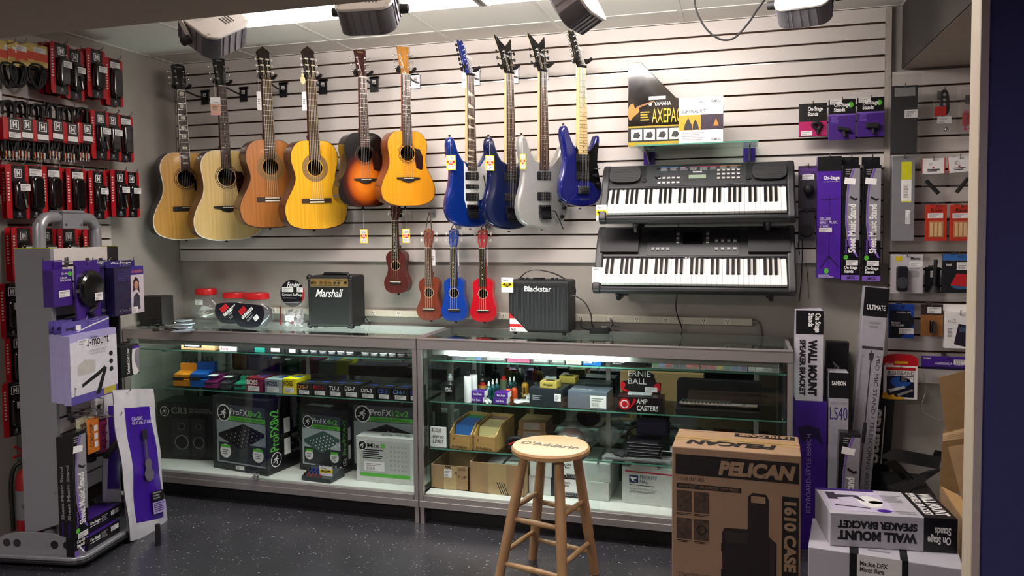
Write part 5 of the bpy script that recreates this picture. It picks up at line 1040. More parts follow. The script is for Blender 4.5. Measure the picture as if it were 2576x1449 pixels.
for y in (.175, .275): MB().cyl((.03, y, 1.50), (.034, y, 1.50), .006, 8).obj('bolt', CHROME, sh)
for y0 in (-.02, RL + .01):
    pl = [(-.24, .06), (.21, .06), (.21, .08), (.18, .11), (.13, .14), (.06, .155), (-.1, .155), (-.17, .14), (-.22, .11)]
    ft = MB().prism(pl, y0, y0 + .008).obj('foot_plate', PIPE, rk, .002)
    for x in (-.16, -.11, .07, .13): MB().prism(circ(x, .105, .018, 16), y0 - .0015, y0 + .0095).obj('foot_hole', mat('#2a2a2c', .6) if x < 0 else mat('#101012', .6), ft)
MB().prism(rrect(-.25, -.05, .22, RL + .04, .06, 4), .045, .062, 'z').obj('base_tray', PIPE, rk, .004, smooth=.4); MB().prism(rrect(-.255, -.055, .225, RL + .045, .06, 4), .03, .045, 'z').obj('rubber_rim', RUBBER, rk, .004, smooth=.4)
for x in (-.18, .15):
    for y in (.02, RL - .03): MB().cyl((x - .012, y, .02), (x + .012, y, .02), .02, 14).obj('caster', RUBBER, rk, smooth=.6)
def onRack(px, py, c):
    """point of the ray at rack-local x = c"""
    o = RKI @ CAM; d = RKI.to_3x3() @ ray(px, py); return o + d * ((c - o.x) / d.x)
def rk_thing(name, label, cat, px, py, c, group=None, twist=0.):
    """thing facing the aisle side of the rack; origin at the pixel on the plane x = c"""
    p = onRack(px, py, c); return thing(name, label, cat, M=RKM @ Matrix.Translation(p) @ Matrix.Rotation(math.radians(90) + twist, 4, 'Z') , group=group), p
def rk_hook(px, py, c, L=None):
    p = onRack(px, py, c); L = L or (c - .048); t = thing('slat_hook', 'chrome hook on the grey pipe rack', 'hook', M=RKM @ Matrix.Translation((.0492, p.y, p.z)), group='chrome hooks on the pipe rack'); MB().box(0, -.012, -.02, .003, .012, .02).obj('hook_plate', STEEL, t); MB().tube([(0, 0, 0), (L, 0, .002), (L + .01, 0, .012), (L + .012, 0, .022)], .0025, 6).obj('prong', CHROME, t, smooth=.8)
PB = mat('#3c1a78', .4, name='purple_card'); NV = mat('#1d1640', .35, coat=.3, name='indigo_card'); LAV = mat('#a9a3cf', .4, name='lavender_card')
def size_on(px0, py0, px1, py1, c):
    a = onRack(px0, py0, c); b = onRack(px1, py1, c); return abs(b.y - a.y), abs(a.z - b.z)
def hung_box(name, label, cat, rect, c, depth, m, flap=.04, flapm=None, group=None):
    """carton hanging by a flap, its face filling the pixel rect on the plane x = c of the rack"""
    px0, py0, px1, py1 = rect; w_, h = size_on(px0, (py0 + py1) / 2, px1, (py0 + py1) / 2, c)[0], size_on((px0 + px1) / 2, py0, (px0 + px1) / 2, py1, c)[1]
    t, p = rk_thing(name, label, cat, (px0 + px1) / 2, py1, c - depth / 2, group); pc = onRack((px0 + px1) / 2, py1, c); t.matrix_world = RKM @ Matrix.Translation((c - depth / 2, pc.y, pc.z)) @ Matrix.Rotation(math.radians(90), 4, 'Z')
    hb = h - flap; MB().box(-w_ / 2, -depth / 2, 0, w_ / 2, depth / 2, hb).obj('box_body', m, t, .0015); MB().box(-w_ / 2, depth / 2 - .0015, hb, w_ / 2, depth / 2, h).obj('hang_flap', flapm or m, t)
    rk_hook((px0 + px1) / 2, py0 + 4, c + .005, c - .04)
    return t, (w_, depth, hb), (Vector((0, depth / 2 - .0015, hb + flap / 2)), Vector((1, 0, 0)), Vector((0, 0, 1)), Vector((0, -1, 0)), w_, flap)
t, s, fl = hung_box('accessory_box', 'small purple box with green seal near the rack top', 'box', (137, 655, 186, 770), .14, .05, PB); f = face(s, 'F'); text(t, f, 'On-Stage', (.4, .85, .85, .92), LWHITE); text(t, f, 'DRUM\nBOUNCER', (.35, .68, .9, .8), LWHITE); sticker(t, f, (.25, .25, .8, .43)); patch(t, f, None, GREEN, .001, name='green_seal', poly=circ(.85, .88, .11, 14, .07))
t, s, fl = hung_box('pop_filter_pack', 'purple card with a round black microphone pop filter', 'filter pack', (196, 655, 256, 800), .16, .012, PB, .02); w_, d_, h_ = s
b = MB().cyl((0, -.006, h_ * .56), (0, -.022, h_ * .56), w_ * .52, 28).cyl((0, -.022, h_ * .56), (0, -.03, h_ * .56), w_ * .46, 28, w_ * .4); b.obj('pop_screen', BLIS, t, smooth=.5); MB().tube([(-.01, -.012, h_ * .3), (.03, -.02, h_ * .2), (-.02, -.02, h_ * .12), (.01, -.016, h_ * .05)], .01, 8).obj('gooseneck', RUBBER, t, smooth=.9); sticker(t, (Vector((.03, -.032, h_ * .4)), Vector((1, 0, 0)), Vector((0, 0, 1)), Vector((0, -1, 0)), .055, .035), (0, 0, 1, 1))
for k, (r, c, lab) in enumerate((((250, 655, 292, 790), .15, 'indigo headphone pack tucked behind its twin on the rack'), ((292, 655, 364, 790), .20, 'indigo headphone pack in front, with a white header mark'))):
    t, s, fl = hung_box('headphone_pack', lab, 'headphone pack', r, c, .045, NV, .03, mat('#2c2470', .4)); text(t, fl, 'On-Stage', (.18, .42, .85, .85), LWHITE, bold=.03); text(t, fl, 'AUDIO', (.45, .1, .85, .34), GREYP); f = face(s, 'F')
    patch(t, f, None, mat('#2d2440', .4), .0008, poly=[(.0, .2), (1, .5), (1, .62), (.3, .45)]); text(t, f, 'On-Stage', (.15, .05, .85, .13), GREYP); lines(t, f, (.1, .7, .7, .95), 7, mat('#3d3670', .5), lift=.0008)
    if k:
        # clear side of the pack: portrait print
        g_ = face(s, 'F'); f = (g_[0] + Vector((s[0] * .27, -.001, 0)), g_[1], g_[2], g_[3], s[0] * .46, s[2])
        patch(t, f, (0, .82, 1, 1), mat('#3a2a86', .4)); text(t, f, 'in-motion', (.1, .86, .9, .94), mat('#e07a2a', .4), shear=.2)
        patch(t, f, (0, 0, 1, .82), mat('#c9bfc8', .4)); patch(t, f, None, mat('#b98a76', .5), .0008, name='portrait_print', poly=circ(.42, .6, .17, 14, .09)); patch(t, f, None, mat('#2c1a16', .5), .0006, name='portrait_print', poly=[(.15, .45), (.2, .7), (.4, .78), (.62, .7), (.66, .42), (.5, .5), (.3, .5)]); patch(t, f, None, mat('#3c3a4c', .5), .0008, name='portrait_print', poly=[(.12, .08), (.7, .08), (.66, .36), (.45, .44), (.2, .36)]); sticker(t, f, (.05, .03, .5, .14))
for k, (r, c) in enumerate((((150, 800, 246, 998), .13), ((163, 801, 262, 1000), .167), ((183, 802, 300, 1002), .206))):
    t, s, fl = hung_box('mount_box', ('white and violet mount system box behind two others', 'middle white and violet mount system box of three', 'front white and violet mount system box with a tablet arm picture')[k], 'box', r, c, .036, LAV, .055, mat('#5a4e9c', .4), 'mount system boxes on the pipe rack'); f = face(s, 'F')
    text(t, fl, 'snap', (.08, .25, .26, .55), INK, bold=.03); patch(t, fl, (.28, .25, .38, .65), WHITE, .001); text(t, fl, 'on', (.295, .35, .365, .55), INK, bold=.02); patch(t, fl, None, WHITE, .0008, poly=[(.3, .1), (.6, .4), (1, .75), (1, .85), (.6, .5), (.3, .16)])
    patch(t, f, (.0, .12, 1, .9), mat('#d9d6de', .4), .0006); patch(t, f, (0, 0, 1, .12), mat('#5a4e9c', .4), .0006)
    if k == 2:
        text(t, f, 'On-Stage', (.42, .9, .58, .94), INK); text(t, f, 'u-mount', (.34, .8, .82, .92), INK, bold=.01); text(t, f, 'UNIVERSAL SYSTEM', (.46, .77, .8, .79), GREYP); text(t, f, 'HAND-FREE MOBILITY\nFOR EVERYDAY USE', (.4, .66, .78, .74), GREYP)
        patch(t, f, None, mat('#bcb7b2', .5), .001, name='arm_picture', poly=[(.14, .4), (.5, .4), (.52, .58), (.3, .62), (.14, .55)]); patch(t, f, None, INK, .0014, name='arm_picture', poly=[(.22, .22), (.6, .34), (.72, .42), (.72, .46), (.58, .4), (.22, .27)]); patch(t, f, None, INK, .0014, name='arm_picture', poly=[(.5, .06), (.6, .06), (.76, .42), (.7, .44)])
        for v in (.62, .5, .38): patch(t, f, None, INK, .0012, name='icon', poly=circ(.86, v, .045, 8, .04))
        sticker(t, f, (.16, .83, .38, .92)); patch(t, f, (.68, .02, .95, .12), mat('#b5a742', .5), .001)
    text(t, f, 'snap', (.06, .12, .11, .25), INK, rot=90)
t, s, fl = hung_box('dust_cover_pack', 'black keyboard dust cover box with a curved white edge', 'box', (306, 862, 352, 945), .16, .05, BLKP, .012); f = face(s, 'F'); text(t, f, 'Keyboard Dust Cover', (.3, .08, .5, .92), LWHITE, rot=90, bold=.02); patch(t, f, (.62, .05, 1, .95), mat('#8c8794', .4)); patch(t, f, None, WHITE, .0009, poly=smooth_loop([(.62, .05), (.95, .06), (.8, .3), (.72, .55), (.8, .8), (.98, .85), (.62, .85)], 3)); patch(t, f, None, PURP, .0012, poly=[(.62, .86), (1, .86), (1, .95), (.62, .95)])
t, s, fl = hung_box('tool_card', 'white hang card printed with a black folding tool', 'card', (230, 985, 266, 1046), .08, .003, WHITE, .01); f = face(s, 'F'); patch(t, f, None, INK, .0008, name='tool_picture', poly=[(.2, .9), (.8, .72), (.82, .76), (.22, .95)]); patch(t, f, None, INK, .0008, name='tool_picture', poly=[(.3, .2), (.5, .34), (.7, .2), (.6, .42), (.72, .5), (.3, .5), (.42, .42)])
for (r, c, m, nm, lab, tx) in (((196, 1046, 240, 1140), .12, mat('#c9c2a4', .4), 'small_parts_pack', 'clear bag under a cream label on the rack', 'PARTS'), ((222, 1050, 252, 1138), .15, mat('#d5792e', .4), 'small_parts_pack', 'orange carded small part on the rack', 'CORD CLIP'), ((252, 1050, 282, 1142), .13, mat('#c5327c', .4), 'small_parts_pack', 'pink carded small part on the rack', 'CLIPS')):
    t, s, fl = hung_box(nm, lab, 'parts pack', r, c, .004, m, .012, mat('#5a2430', .4) if 'pink' in lab else m); f = face(s, 'F'); text(t, f, tx, (.2, .2, .5, .9), INK, rot=90)
    if 'clear' in lab: MB().box(-s[0] / 2, -.02, s[2] * .02, s[0] / 2, -.004, s[2] * .6).obj('clear_bag', clear('#f0f0f0', 1.45, milk=.15), t, .004)
    else:
        for v in (.15, .4, .65): patch(t, f, (.55, v, .85, v + .18), WHITE, .0008, name='picture_square')
p = onRack(285, 1126, .2); t = thing('microphone_clip', 'black clamp handle sticking out from the rack', 'clamp', M=RKM @ Matrix.Translation(p)); MB().cyl((-.12, 0, -.05), (-.01, 0, -.02), .008, 8).obj('shaft', RUBBER, t, smooth=.6); MB().cyl((-.04, 0, -.045), (.03, 0, .035), .014, 10, .016).obj('handle_grip', RUBBER, t, smooth=.6); MB().box(-.15, -.02, -.07, -.1, .02, -.03).obj('clamp_jaw', BLKP, t, .003)
# guitar stand bags
BAGW = mat('#d8d6dc', .3, var=.05, scale=30, coat=.3, name='white_poly'); BAGP = mat('#4418a0', .3, var=.1, scale=12, coat=.3, name='violet_poly')
def poly_bag(label, c, quad, band, z_extra=0):
    """bag hanging in the plane x = c from pixel corners tl, tr, br, bl, a little puffed"""
    P_ = [onRack(*q, c) for q in quad]; o = sum(P_, Vector()) / 4; t = thing('guitar_stand_bag', label, 'bagged stand', M=RKM @ Matrix.Translation(o)); nx, nz = 13, 26; rn = random.Random(quad[0][0])
    ph = [rn.uniform(0, 6) for _ in range(8)]
    def pt(u, v):
        a = P_[0].lerp(P_[1], u); b = P_[3].lerp(P_[2], u); q = a.lerp(b, v) - o; puff = .022 * math.sin(PI * min(max(u, 0), 1)) ** .6 * math.sin(PI * min(v * .9 + .08, 1)) ** .5
        wr = .0035 * math.sin(9 * u + 5 * v + ph[0]) + .003 * math.sin(16 * v - 6 * u + ph[1]) + .0025 * math.sin(23 * u + ph[2] + 4 * v)
        return q + Vector((puff + wr * (0 if band else 1), .003 * math.sin(12 * v + ph[3]), 0))
    vs = []; fs = []; mi = []
    for i in range(nx + 1):
        for j in range(nz + 1): vs.append(pt(i / nx, j / nz))
    n1 = len(vs)
    for i in range(nx + 1):
        for j in range(nz + 1): q = pt(i / nx, j / nz); vs.append(Vector((-.35 * q.x - .004 if q.x > 0 else q.x - .004, q.y, q.z)))
    b = MB()
    st = nz + 1; fs1 = []; fs2 = []
    for i in range(nx):
        for j in range(nz):
            q = (i * st + j, i * st + j + 1, (i + 1) * st + j + 1, (i + 1) * st + j); u, v = (i + .5) / nx, (j + .5) / nz; pr = .17 < u < .86 and .13 < v < .87
            (fs2 if pr else fs1).append(q); fs1.append(tuple(x + n1 for x in q[::-1]))
    b.add(vs, fs1, 0); b.f += fs2; b.m += [1] * len(fs2); b.obj('bag', [BAGW, BAGP], t, smooth=1.2)
    N = Vector((1, 0, 0)); w_ = (P_[1] - P_[0]).length; h = (P_[0] - P_[3]).length
    def fr(u, v, W_, H_, lift=.028):
        q = P_[0].lerp(P_[1], u).lerp(P_[3].lerp(P_[2], u), v) - o; R_ = (P_[1] - P_[0]).normalized(); U_ = (P_[0] - P_[3]).normalized(); return (q + N * lift, R_, U_, N, W_, H_)
    if not band:
        f = fr(.5, .2, w_ * .55, h * .05, .03); text(t, f, 'CLASSIC\nGUITAR STAND', (0, 0, 1, 1), LWHITE); f = fr(.5, .43, w_ * .6, h * .34, .032); g = patch(t, f, None, mat('#6a6672', .4), .001, name='guitar_picture', poly=smooth_loop([(.5, .42), (.62, .4), (.68, .3), (.62, .22), (.72, .12), (.66, .0), (.5, -.04), (.36, .0), (.3, .12), (.4, .22), (.36, .3), (.42, .4)], 3)); patch(g, f, (.46, .4, .54, .8), mat('#5a5660', .4), .001); patch(g, f, (.4, .8, .6, 1.0), mat('#2c2a32', .4), .001)
        f = fr(.66, .72, w_ * .34, h * .07, .029); patch(t, f, (0, 0, 1, 1), INK, .001); lines(t, f, (.1, .1, .8, .9), 3, GREYP, lift=.0016); f = fr(.68, .8, w_ * .36, h * .08, .027); patch(t, f, (0, 0, 1, 1), mat('#b9a8d8', .4), .001); lines(t, f, (.08, .1, .9, .9), 5, mat('#4a3a78', .5), lift=.0016)
    return t
poly_bag('violet stand bag mostly hidden behind the guitar stand bag', .12, ((262, 990), (300, 985), (304, 1262), (258, 1262)), True)
poly_bag('white plastic bag with violet print holding a guitar stand', .24, ((283, 982), (381, 978), (428, 1338), (328, 1362)), False); rk_hook(318, 988, .25, .21)
p = onZ(398, 1372, 0); t = tag(MB().cyl((0, 0, 0), (0, 0, .1), .012, 10).obj('stand_leg_tip', RUBBER, smooth=.6), 'black rubber stand foot under the violet bag', 'stand foot'); t.location = (p.x, p.y, 0)
# boxed music stands standing on the rack tray
def upright_pack(label, px0, px1, py0, py1, c, loc_twist=0):
    a = onRack(px0, py1, c); b = onRack(px1, py1, c); w_ = abs(b.y - a.y); h = onRack((px0 + px1) / 2, py0, c).z - .0625; t = thing('music_stand_box', label, 'box', M=RKM @ Matrix.Translation((c - .02, (a.y + b.y) / 2, .0625)) @ Matrix.Rotation(math.radians(90), 4, 'Z')); sheet_stand(t, (w_, .04, h)); return t
def sheet_stand(t, s):
    w_, d, h = s; MB().box(-w_ / 2, -d / 2, 0, w_ / 2, d / 2, h).obj('box_body', mat('#0e0d10', .3, coat=.3, name='black_box'), t, .0015); f = face(s, 'F')
    patch(t, f, (.12, .35, .98, .97), mat('#8f8c93', .35), .0006, name='grey_picture'); patch(t, f, None, mat('#0e0d10', .4), .001, poly=[(.12, .97), (.55, .97), (.3, .85), (.2, .7), (.18, .5), (.3, .35), (.12, .35)]); patch(t, f, None, LPURP, .0013, name='purple_swoosh', poly=[(.6, .97), (.34, .85), (.24, .7), (.22, .5), (.4, .3), (.85, .2), (.95, .2), (.5, .34), (.28, .52), (.3, .7), (.42, .85), (.7, .97)])
    patch(t, f, None, LWHITE, .0016, name='music_desk_picture', poly=[(.1, .84), (.72, .83), (.76, .88), (.15, .895)]); patch(t, f, None, INK, .0018, name='stand_picture', poly=[(.4, .72), (.7, .69), (.86, .7), (.86, .715), (.7, .71), (.46, .735)]); lines(t, f, (.18, .91, .5, .965), 3, GREYP, lift=.0016)
    text(t, f, 'Compact', (.16, .23, .34, .36), LPURP, rot=90, bold=.02, lift=.0018); text(t, f, 'Sheet Music Stand', (.36, .24, .78, .66), LWHITE, rot=90, bold=.03, lift=.0018)
    patch(t, f, None, GREEN, .0018, name='green_seal', poly=circ(.24, .2, .13, 14, .022)); sticker(t, f, (.25, .13, .92, .175)); text(t, f, 'On-Stage\nStands', (.15, .065, .9, .125), LWHITE, bold=.03, lift=.0016); patch(t, f, (0, 0, 1, .045), LPURP, .0008); text(t, f, 'SM7122', (.3, .01, .75, .035), INK, bold=.02, lift=.0014)
    g = face(s, 'L'); text(t, g, 'Sheet Music Stand', (.35, .3, .7, .75), GREYP, rot=90, bold=.03); text(t, g, 'Compact', (.3, .16, .6, .28), PURP, rot=90, bold=.02)
upright_pack('black music stand box squeezed between the rack and its twin', 172, 205, 1090, 1385, .135)
upright_pack('black music stand box with purple swoosh at the rack foot', 188, 226, 1082, 1388, .182)
for k, (py, c) in enumerate(((1345, .20), (1310, .18))):
    a = onRack(222, py, c); b = onRack(303, py - 30, c); w_ = b.y - a.y
    t = thing('accessory_box', ('purple and black box lying on the rack tray', 'purple and black box stacked on its twin on the rack tray')[k], 'box', M=RKM @ Matrix.Translation((c - .06, (a.y + b.y) / 2, .0625 + .062 * k)) @ Matrix.Rotation(math.radians(90), 4, 'Z')); s = (w_, .11, .06); MB().box(-w_ / 2, -.055, 0, w_ / 2, .055, .06).obj('box_body', mat('#121016', .35), t, .0015); f = face(s, 'F'); text(t, f, 'On-Stage', (.08, .5, .38, .8), LWHITE, bold=.03); patch(t, f, (.08, .42, .38, .46), LWHITE, .0008); sticker(t, f, (.72, .45, .96, .8)); patch(t, face(s, 'T'), (0, 0, 1, 1), PB, .0006); lines(t, f, (.42, .3, .62, .8), 4, GREYP)
for (px, py, c) in ((250, 1030, .2), (262, 1048, .22), (300, 1048, .24), (230, 1036, .16)): rk_hook(px, py, c)
# fire extinguisher behind the rack
t = thing('fire_extinguisher', 'red fire extinguisher standing behind the rack end', 'fire extinguisher', M=Matrix.Translation((-3.115, -1.27, .063)) @ Matrix.Scale(.84, 4)); FR = mat('#8f1a1c', .3, coat=.4, name='red_enamel')
MB().lathe([(.058, 0), (.062, .01), (.062, .33), (.05, .37), (.025, .395), (.022, .41)], 24).obj('cylinder', FR, t, smooth=.7); MB().lathe([(.0625, .12), (.0625, .28)], 24, cap=False).obj('label_wrap', mat('#6d6d70', .4), t, smooth=.7)
MB().cyl((0, 0, .41), (0, 0, .44), .016, 12).box(-.014, -.02, .44, .014, .02, .46).obj('valve', CHROME, t, .003); MB().tube([(0, -.01, .455), (0, -.05, .475), (0, -.085, .47)], .007, 6).tube([(0, -.01, .462), (0, -.045, .505), (0, -.08, .53)], .007, 6).obj('lever', mat('#a01c20', .4), t, smooth=.8)
MB().tube(smooth_loop([(-.01, -.02, .43), (-.04, -.05, .4), (-.055, -.06, .3), (-.05, -.06, .15), (-.05, -.06, .06)], 5, False), .011, 8).obj('hose', RUBBER, t, smooth=.9); MB().cyl((.03, -.058, .2), (.03, -.064, .2), .012, 10).obj('pressure_gauge', CHROME, t)

# ================================================================== INSIDE THE CASES
def stand(name, label, cat, rect, Y, z, depth, m, rz=0., group=None, bevel=.0012, h=None):
    """closed carton on a support at height z; its front face spans the pixel columns of rect on the plane Y, its height from the pixel rows"""
    px0, py0, px1, py1 = rect; a = onY(px0, py1, Y); b = onY(px1, py1, Y); w_ = abs(b.x - a.x) / max(math.cos(rz), .3); h = h or (onY((px0 + px1) / 2, py0, Y).z - onY((px0 + px1) / 2, py1, Y).z)
    if z == DK: h = min(h, .405 if a.x < -1.5 else .176)
    t = carton(name, label, cat, ((a.x + b.x) / 2, Y + depth / 2 * math.cos(rz), z + .0006), (w_, depth, h), m, rz, group, bevel=bevel); t['sz'] = (w_, depth, h); s = (w_, depth, h); return t, s, face(s, 'F'), face(s, 'T')
BK = mat('#141416', .35, name='black_carton'); TEAL = mat('#12665c', .4); KR = mat('#9a7a52', .7, name='kraft'); WB = mat('#c9cbc8', .45, name='white_carton')
s1, s2 = SH_L; FY1 = SHY + .02
# --- left case, upper shelf
t, s, f, _ = stand('parts_box', 'brown parts box with a white label on the upper shelf', 'box', (456, 864, 540, 893), FY1, s1, .18, KR, 0); patch(t, f, (.08, .2, .62, .95), BLACK); patch(t, f, (.12, .3, .55, .85), WHITE, .0009, name='label_sticker'); text(t, f, 'MICRO HM', (.15, .5, .4, .75), INK, bold=.02, lift=.0014)
for r, m, lab, tx, tc in (((553, 868, 595, 893), WB, 'white footswitch box marked in red and black', 'BOSS', INK), ((597, 870, 640, 894), BK, 'black distortion pedal box between the white and teal boxes', 'Distortion', LWHITE), ((641, 870, 666, 894), TEAL, 'small teal pedal box', 'deluxe', LWHITE), ((668, 870, 716, 895), BK, 'plain black box with a barcode, next to the teal one', '', INK), ((718, 871, 752, 895), BK, 'black box with a white bar code label', '', INK)):
    t, s, f, _ = stand('pedal_box', lab + ' on the upper glass shelf', 'box', r, FY1, s1, .12, m); 
    if tx: text(t, f, tx, (.1, .55, .9, .85), tc, bold=.01, shear=.2 if tx == 'Distortion' else 0)
    if tx == 'BOSS': text(t, f, 'FS-6', (.1, .1, .5, .42), RED, bold=.01)
    elif not tx: sticker(t, f, (.3, .15, .75, .8))
for i in range(12):
    x = 756 + i * 22.7 + (16 if i > 5 else 0); t, s, f, _ = stand('pedal_box', 'small black pedal box with white line drawing, in the row under the counter', 'box', (x, 872 + i * .5, x + 21.5, 895 + i * .55), FY1, s1, .09, BK, group='row of small black pedal boxes'); patch(t, f, (.1, .1, .9, .4), mat('#2c2c30', .4), .0006); lines(t, f, (.2, .14, .8, .36), 2, GREYP, lift=.001); patch(t, f, (.1, .42, .9, .46), WHITE, .001); patch(t, f, (.15, .55, .85, .8), WHITE if i % 3 == 1 else GREYP, .001)
# --- left case, middle shelf: pedals and pedal boxes
def pedal(label, x0, x1, y0, y1, h):
    Y = SHY + .025; a = onY(x0, y1, Y); b = onY(x1, y1, Y); w_ = (b.x - a.x) * .74; H_ = onY(x0, y0, Y).z - onY(x0, y1, Y).z; m = mat(h, .35, coat=.3, name='pedal_paint'); t = thing('effect_pedal', label, 'effect pedal', ((a.x + b.x) / 2, Y + .06, s2 + .0006), math.radians(7)); d = .12
    MB().prism([(-d / 2, .006), (d / 2, .006), (d / 2, H_ * .62), (d * .1, H_ * .62), (d * .1, H_ * .5), (-d / 2, H_ * .35)], -w_ / 2, w_ / 2, 'x').obj('chassis', m, t, .002)
    MB().prism([(-d / 2 + .002, H_ * .42), (d * .08, H_ * .58), (d * .08, H_ * .66), (-d / 2 + .002, H_ * .56)], -w_ / 2 + .003, w_ / 2 - .003, 'x').obj('treadle', m, t, .002); MB().box(-w_ / 2, d * .1, H_ * .62, w_ / 2, d / 2, H_ * .95).obj('control_deck', m, t, .002)
    MB().box(-w_ / 2 - .001, -d / 2 - .001, H_ * .3, w_ * .1, -d / 2 + .004, H_ * .44).obj('rubber_pad', RUBBER, t)
    for k in range(3): MB().cyl(((k - 1) * w_ * .3, d * .3, H_ * .95), ((k - 1) * w_ * .3, d * .3, H_ * 1.12), .006, 10, .005).obj('knob', BLKP, t, smooth=.6)
    MB().box(-w_ / 2 + .006, -d / 2 + .006, 0, w_ / 2 - .006, d / 2 - .006, .006).obj('base_plate', RUBBER, t); return t
pedal('tall orange effect pedal', 428, 482, 925, 982, '#d98316')['label'] = 'orange effect pedal at the end of the shelf'
pedal('blue effect pedal beside the orange one', 470, 524, 922, 985, '#1450a0'); p_ = pedal('small magenta effect pedal with a paper on top', 508, 550, 952, 986, '#7c2060'); MB().box(-.03, -.05, .07, .02, .0, .071).obj('paper_slip', WHITE, p_); p_ = pedal('small dark grey effect pedal with a paper on top', 548, 582, 955, 987, '#3a3a40'); MB().box(-.025, -.045, .066, .02, .005, .067).obj('paper_slip', WHITE, p_); pedal('small sea-green effect pedal', 582, 622, 957, 989, '#1f8a6a')
for r, m, tx, tc, lab in (((620, 954, 662, 990), mat('#7d1420', .35), 'BOSS', LWHITE, 'dark red pedal box'), ((668, 958, 711, 993), mat('#9aa3a8', .4), 'BOSS', INK, 'silver grey pedal box'), ((713, 955, 748, 994), mat('#f0d80c', .4), 'BOSS', INK, 'bright yellow pedal box'), ((749, 966, 786, 995), BK, 'DS-1', mat('#e0912a', .4), 'black pedal box with orange name'), ((788, 967, 826, 997), BK, 'RC-1', RED, 'black pedal box with red name'), ((828, 967, 865, 998), BK, 'TU-3', LWHITE, 'black tuner pedal box marked TU-3'), ((867, 967, 906, 1000), BK, 'DD-7', LWHITE, 'black delay pedal box marked DD-7'), ((908, 973, 948, 1002), BK, 'DD-3', LWHITE, 'black delay pedal box marked DD-3'), ((950, 973, 987, 1003), BK, 'CS-3', mat('#3a5fc8', .4), 'black pedal box with blue name'), ((989, 975, 1031, 1005), BK, 'CH-1', mat('#7fa8e0', .4), 'black pedal box with pale blue name'), ((1034, 976, 1072, 1006), BK, 'CE-5', mat('#3a5fc8', .4), 'black pedal box at the post, partly cut off')):
    if r[2] > 1060: r = (r[0], r[1], 1044, r[3])
    t, s, f, tp = stand('pedal_box', lab + ' on the middle shelf', 'box', r, SHY + .01, s2, .135, m, math.radians(-4)); text(t, f, tx, (.05, .52, .75, .85), tc, bold=.02, shear=0 if tx == 'BOSS' else .1); sticker(t, f, (.15, .08, .85, .42)); patch(t, tp, (.3, .35, .8, .5), mat('#2a48b0', .4) if m is BK else GREYP, .0006)
    if tx == 'BOSS': patch(t, tp, (.55, .3, .9, .7), mat('#2c4fb8', .4), .0008)
# --- left case, deck: boxed mixers and monitors
def runner(parent, f, c, r):
    """running figure in a ring"""
    W_, H_ = f[4], f[5]; k = W_ / H_; q = patch(parent, f, None, LWHITE, .0012, name='runner_mark', poly=circ(c[0], c[1], r, 24, r * k)); patch(q, f, None, BK, .0016, poly=circ(c[0], c[1], r * .88, 24, r * .88 * k)); P = lambda l: [(c[0] + x * r, c[1] + z * r * k) for x, z in l]
    for pl in ([(.12, .5), (.3, .5), (.34, .32), (.2, .26), (.1, .34)], [(-.1, .3), (.1, .3), (.12, 0), (-.08, -.12), (-.2, .0)], [(.08, .22), (.42, .02), (.4, -.06), (.04, .1)], [(-.1, .26), (-.45, .1), (-.42, .0), (-.1, .14)], [(-.0, -.02), (.28, -.25), (.1, -.6), (.0, -.58), (.12, -.26), (-.1, -.14)], [(-.16, -.02), (-.3, -.3), (-.62, -.34), (-.6, -.24), (-.36, -.2), (-.2, .06)]): patch(q, f, None, LWHITE, .0021, poly=P(pl))
def mixer_picture(t, f, r, light=False):
    u0, v0, u1, v1 = r; L = lambda a, b: (u0 + (u1 - u0) * a, v0 + (v1 - v0) * b); p = patch(t, f, None, mat('#0d0e10', .4) if not light else mat('#3f5a55', .4), .0014, name='mixer_picture', poly=[L(0, .55), L(.55, 1), L(1, .72), L(1, .6), L(.5, 0), L(0, .42)]); b = MB(); o, R_, U_, N_, W_, H_ = f
    for i in range(6):
        for j in range(5):
            c = L(.18 + .1 * i + .08 * j, .5 + .06 * i - .09 * j); q = o + R_ * ((c[0] - .5) * W_) + U_ * ((c[1] - .5) * H_) + N_ * .0018; e = .0035; b.add([q - R_ * e - U_ * e, q + R_ * e - U_ * e, q + R_ * e + U_ * e, q - R_ * e + U_ * e], [(0, 1, 2, 3)])
    b.obj('picture_knobs', GREYP if not light else WHITE, p)
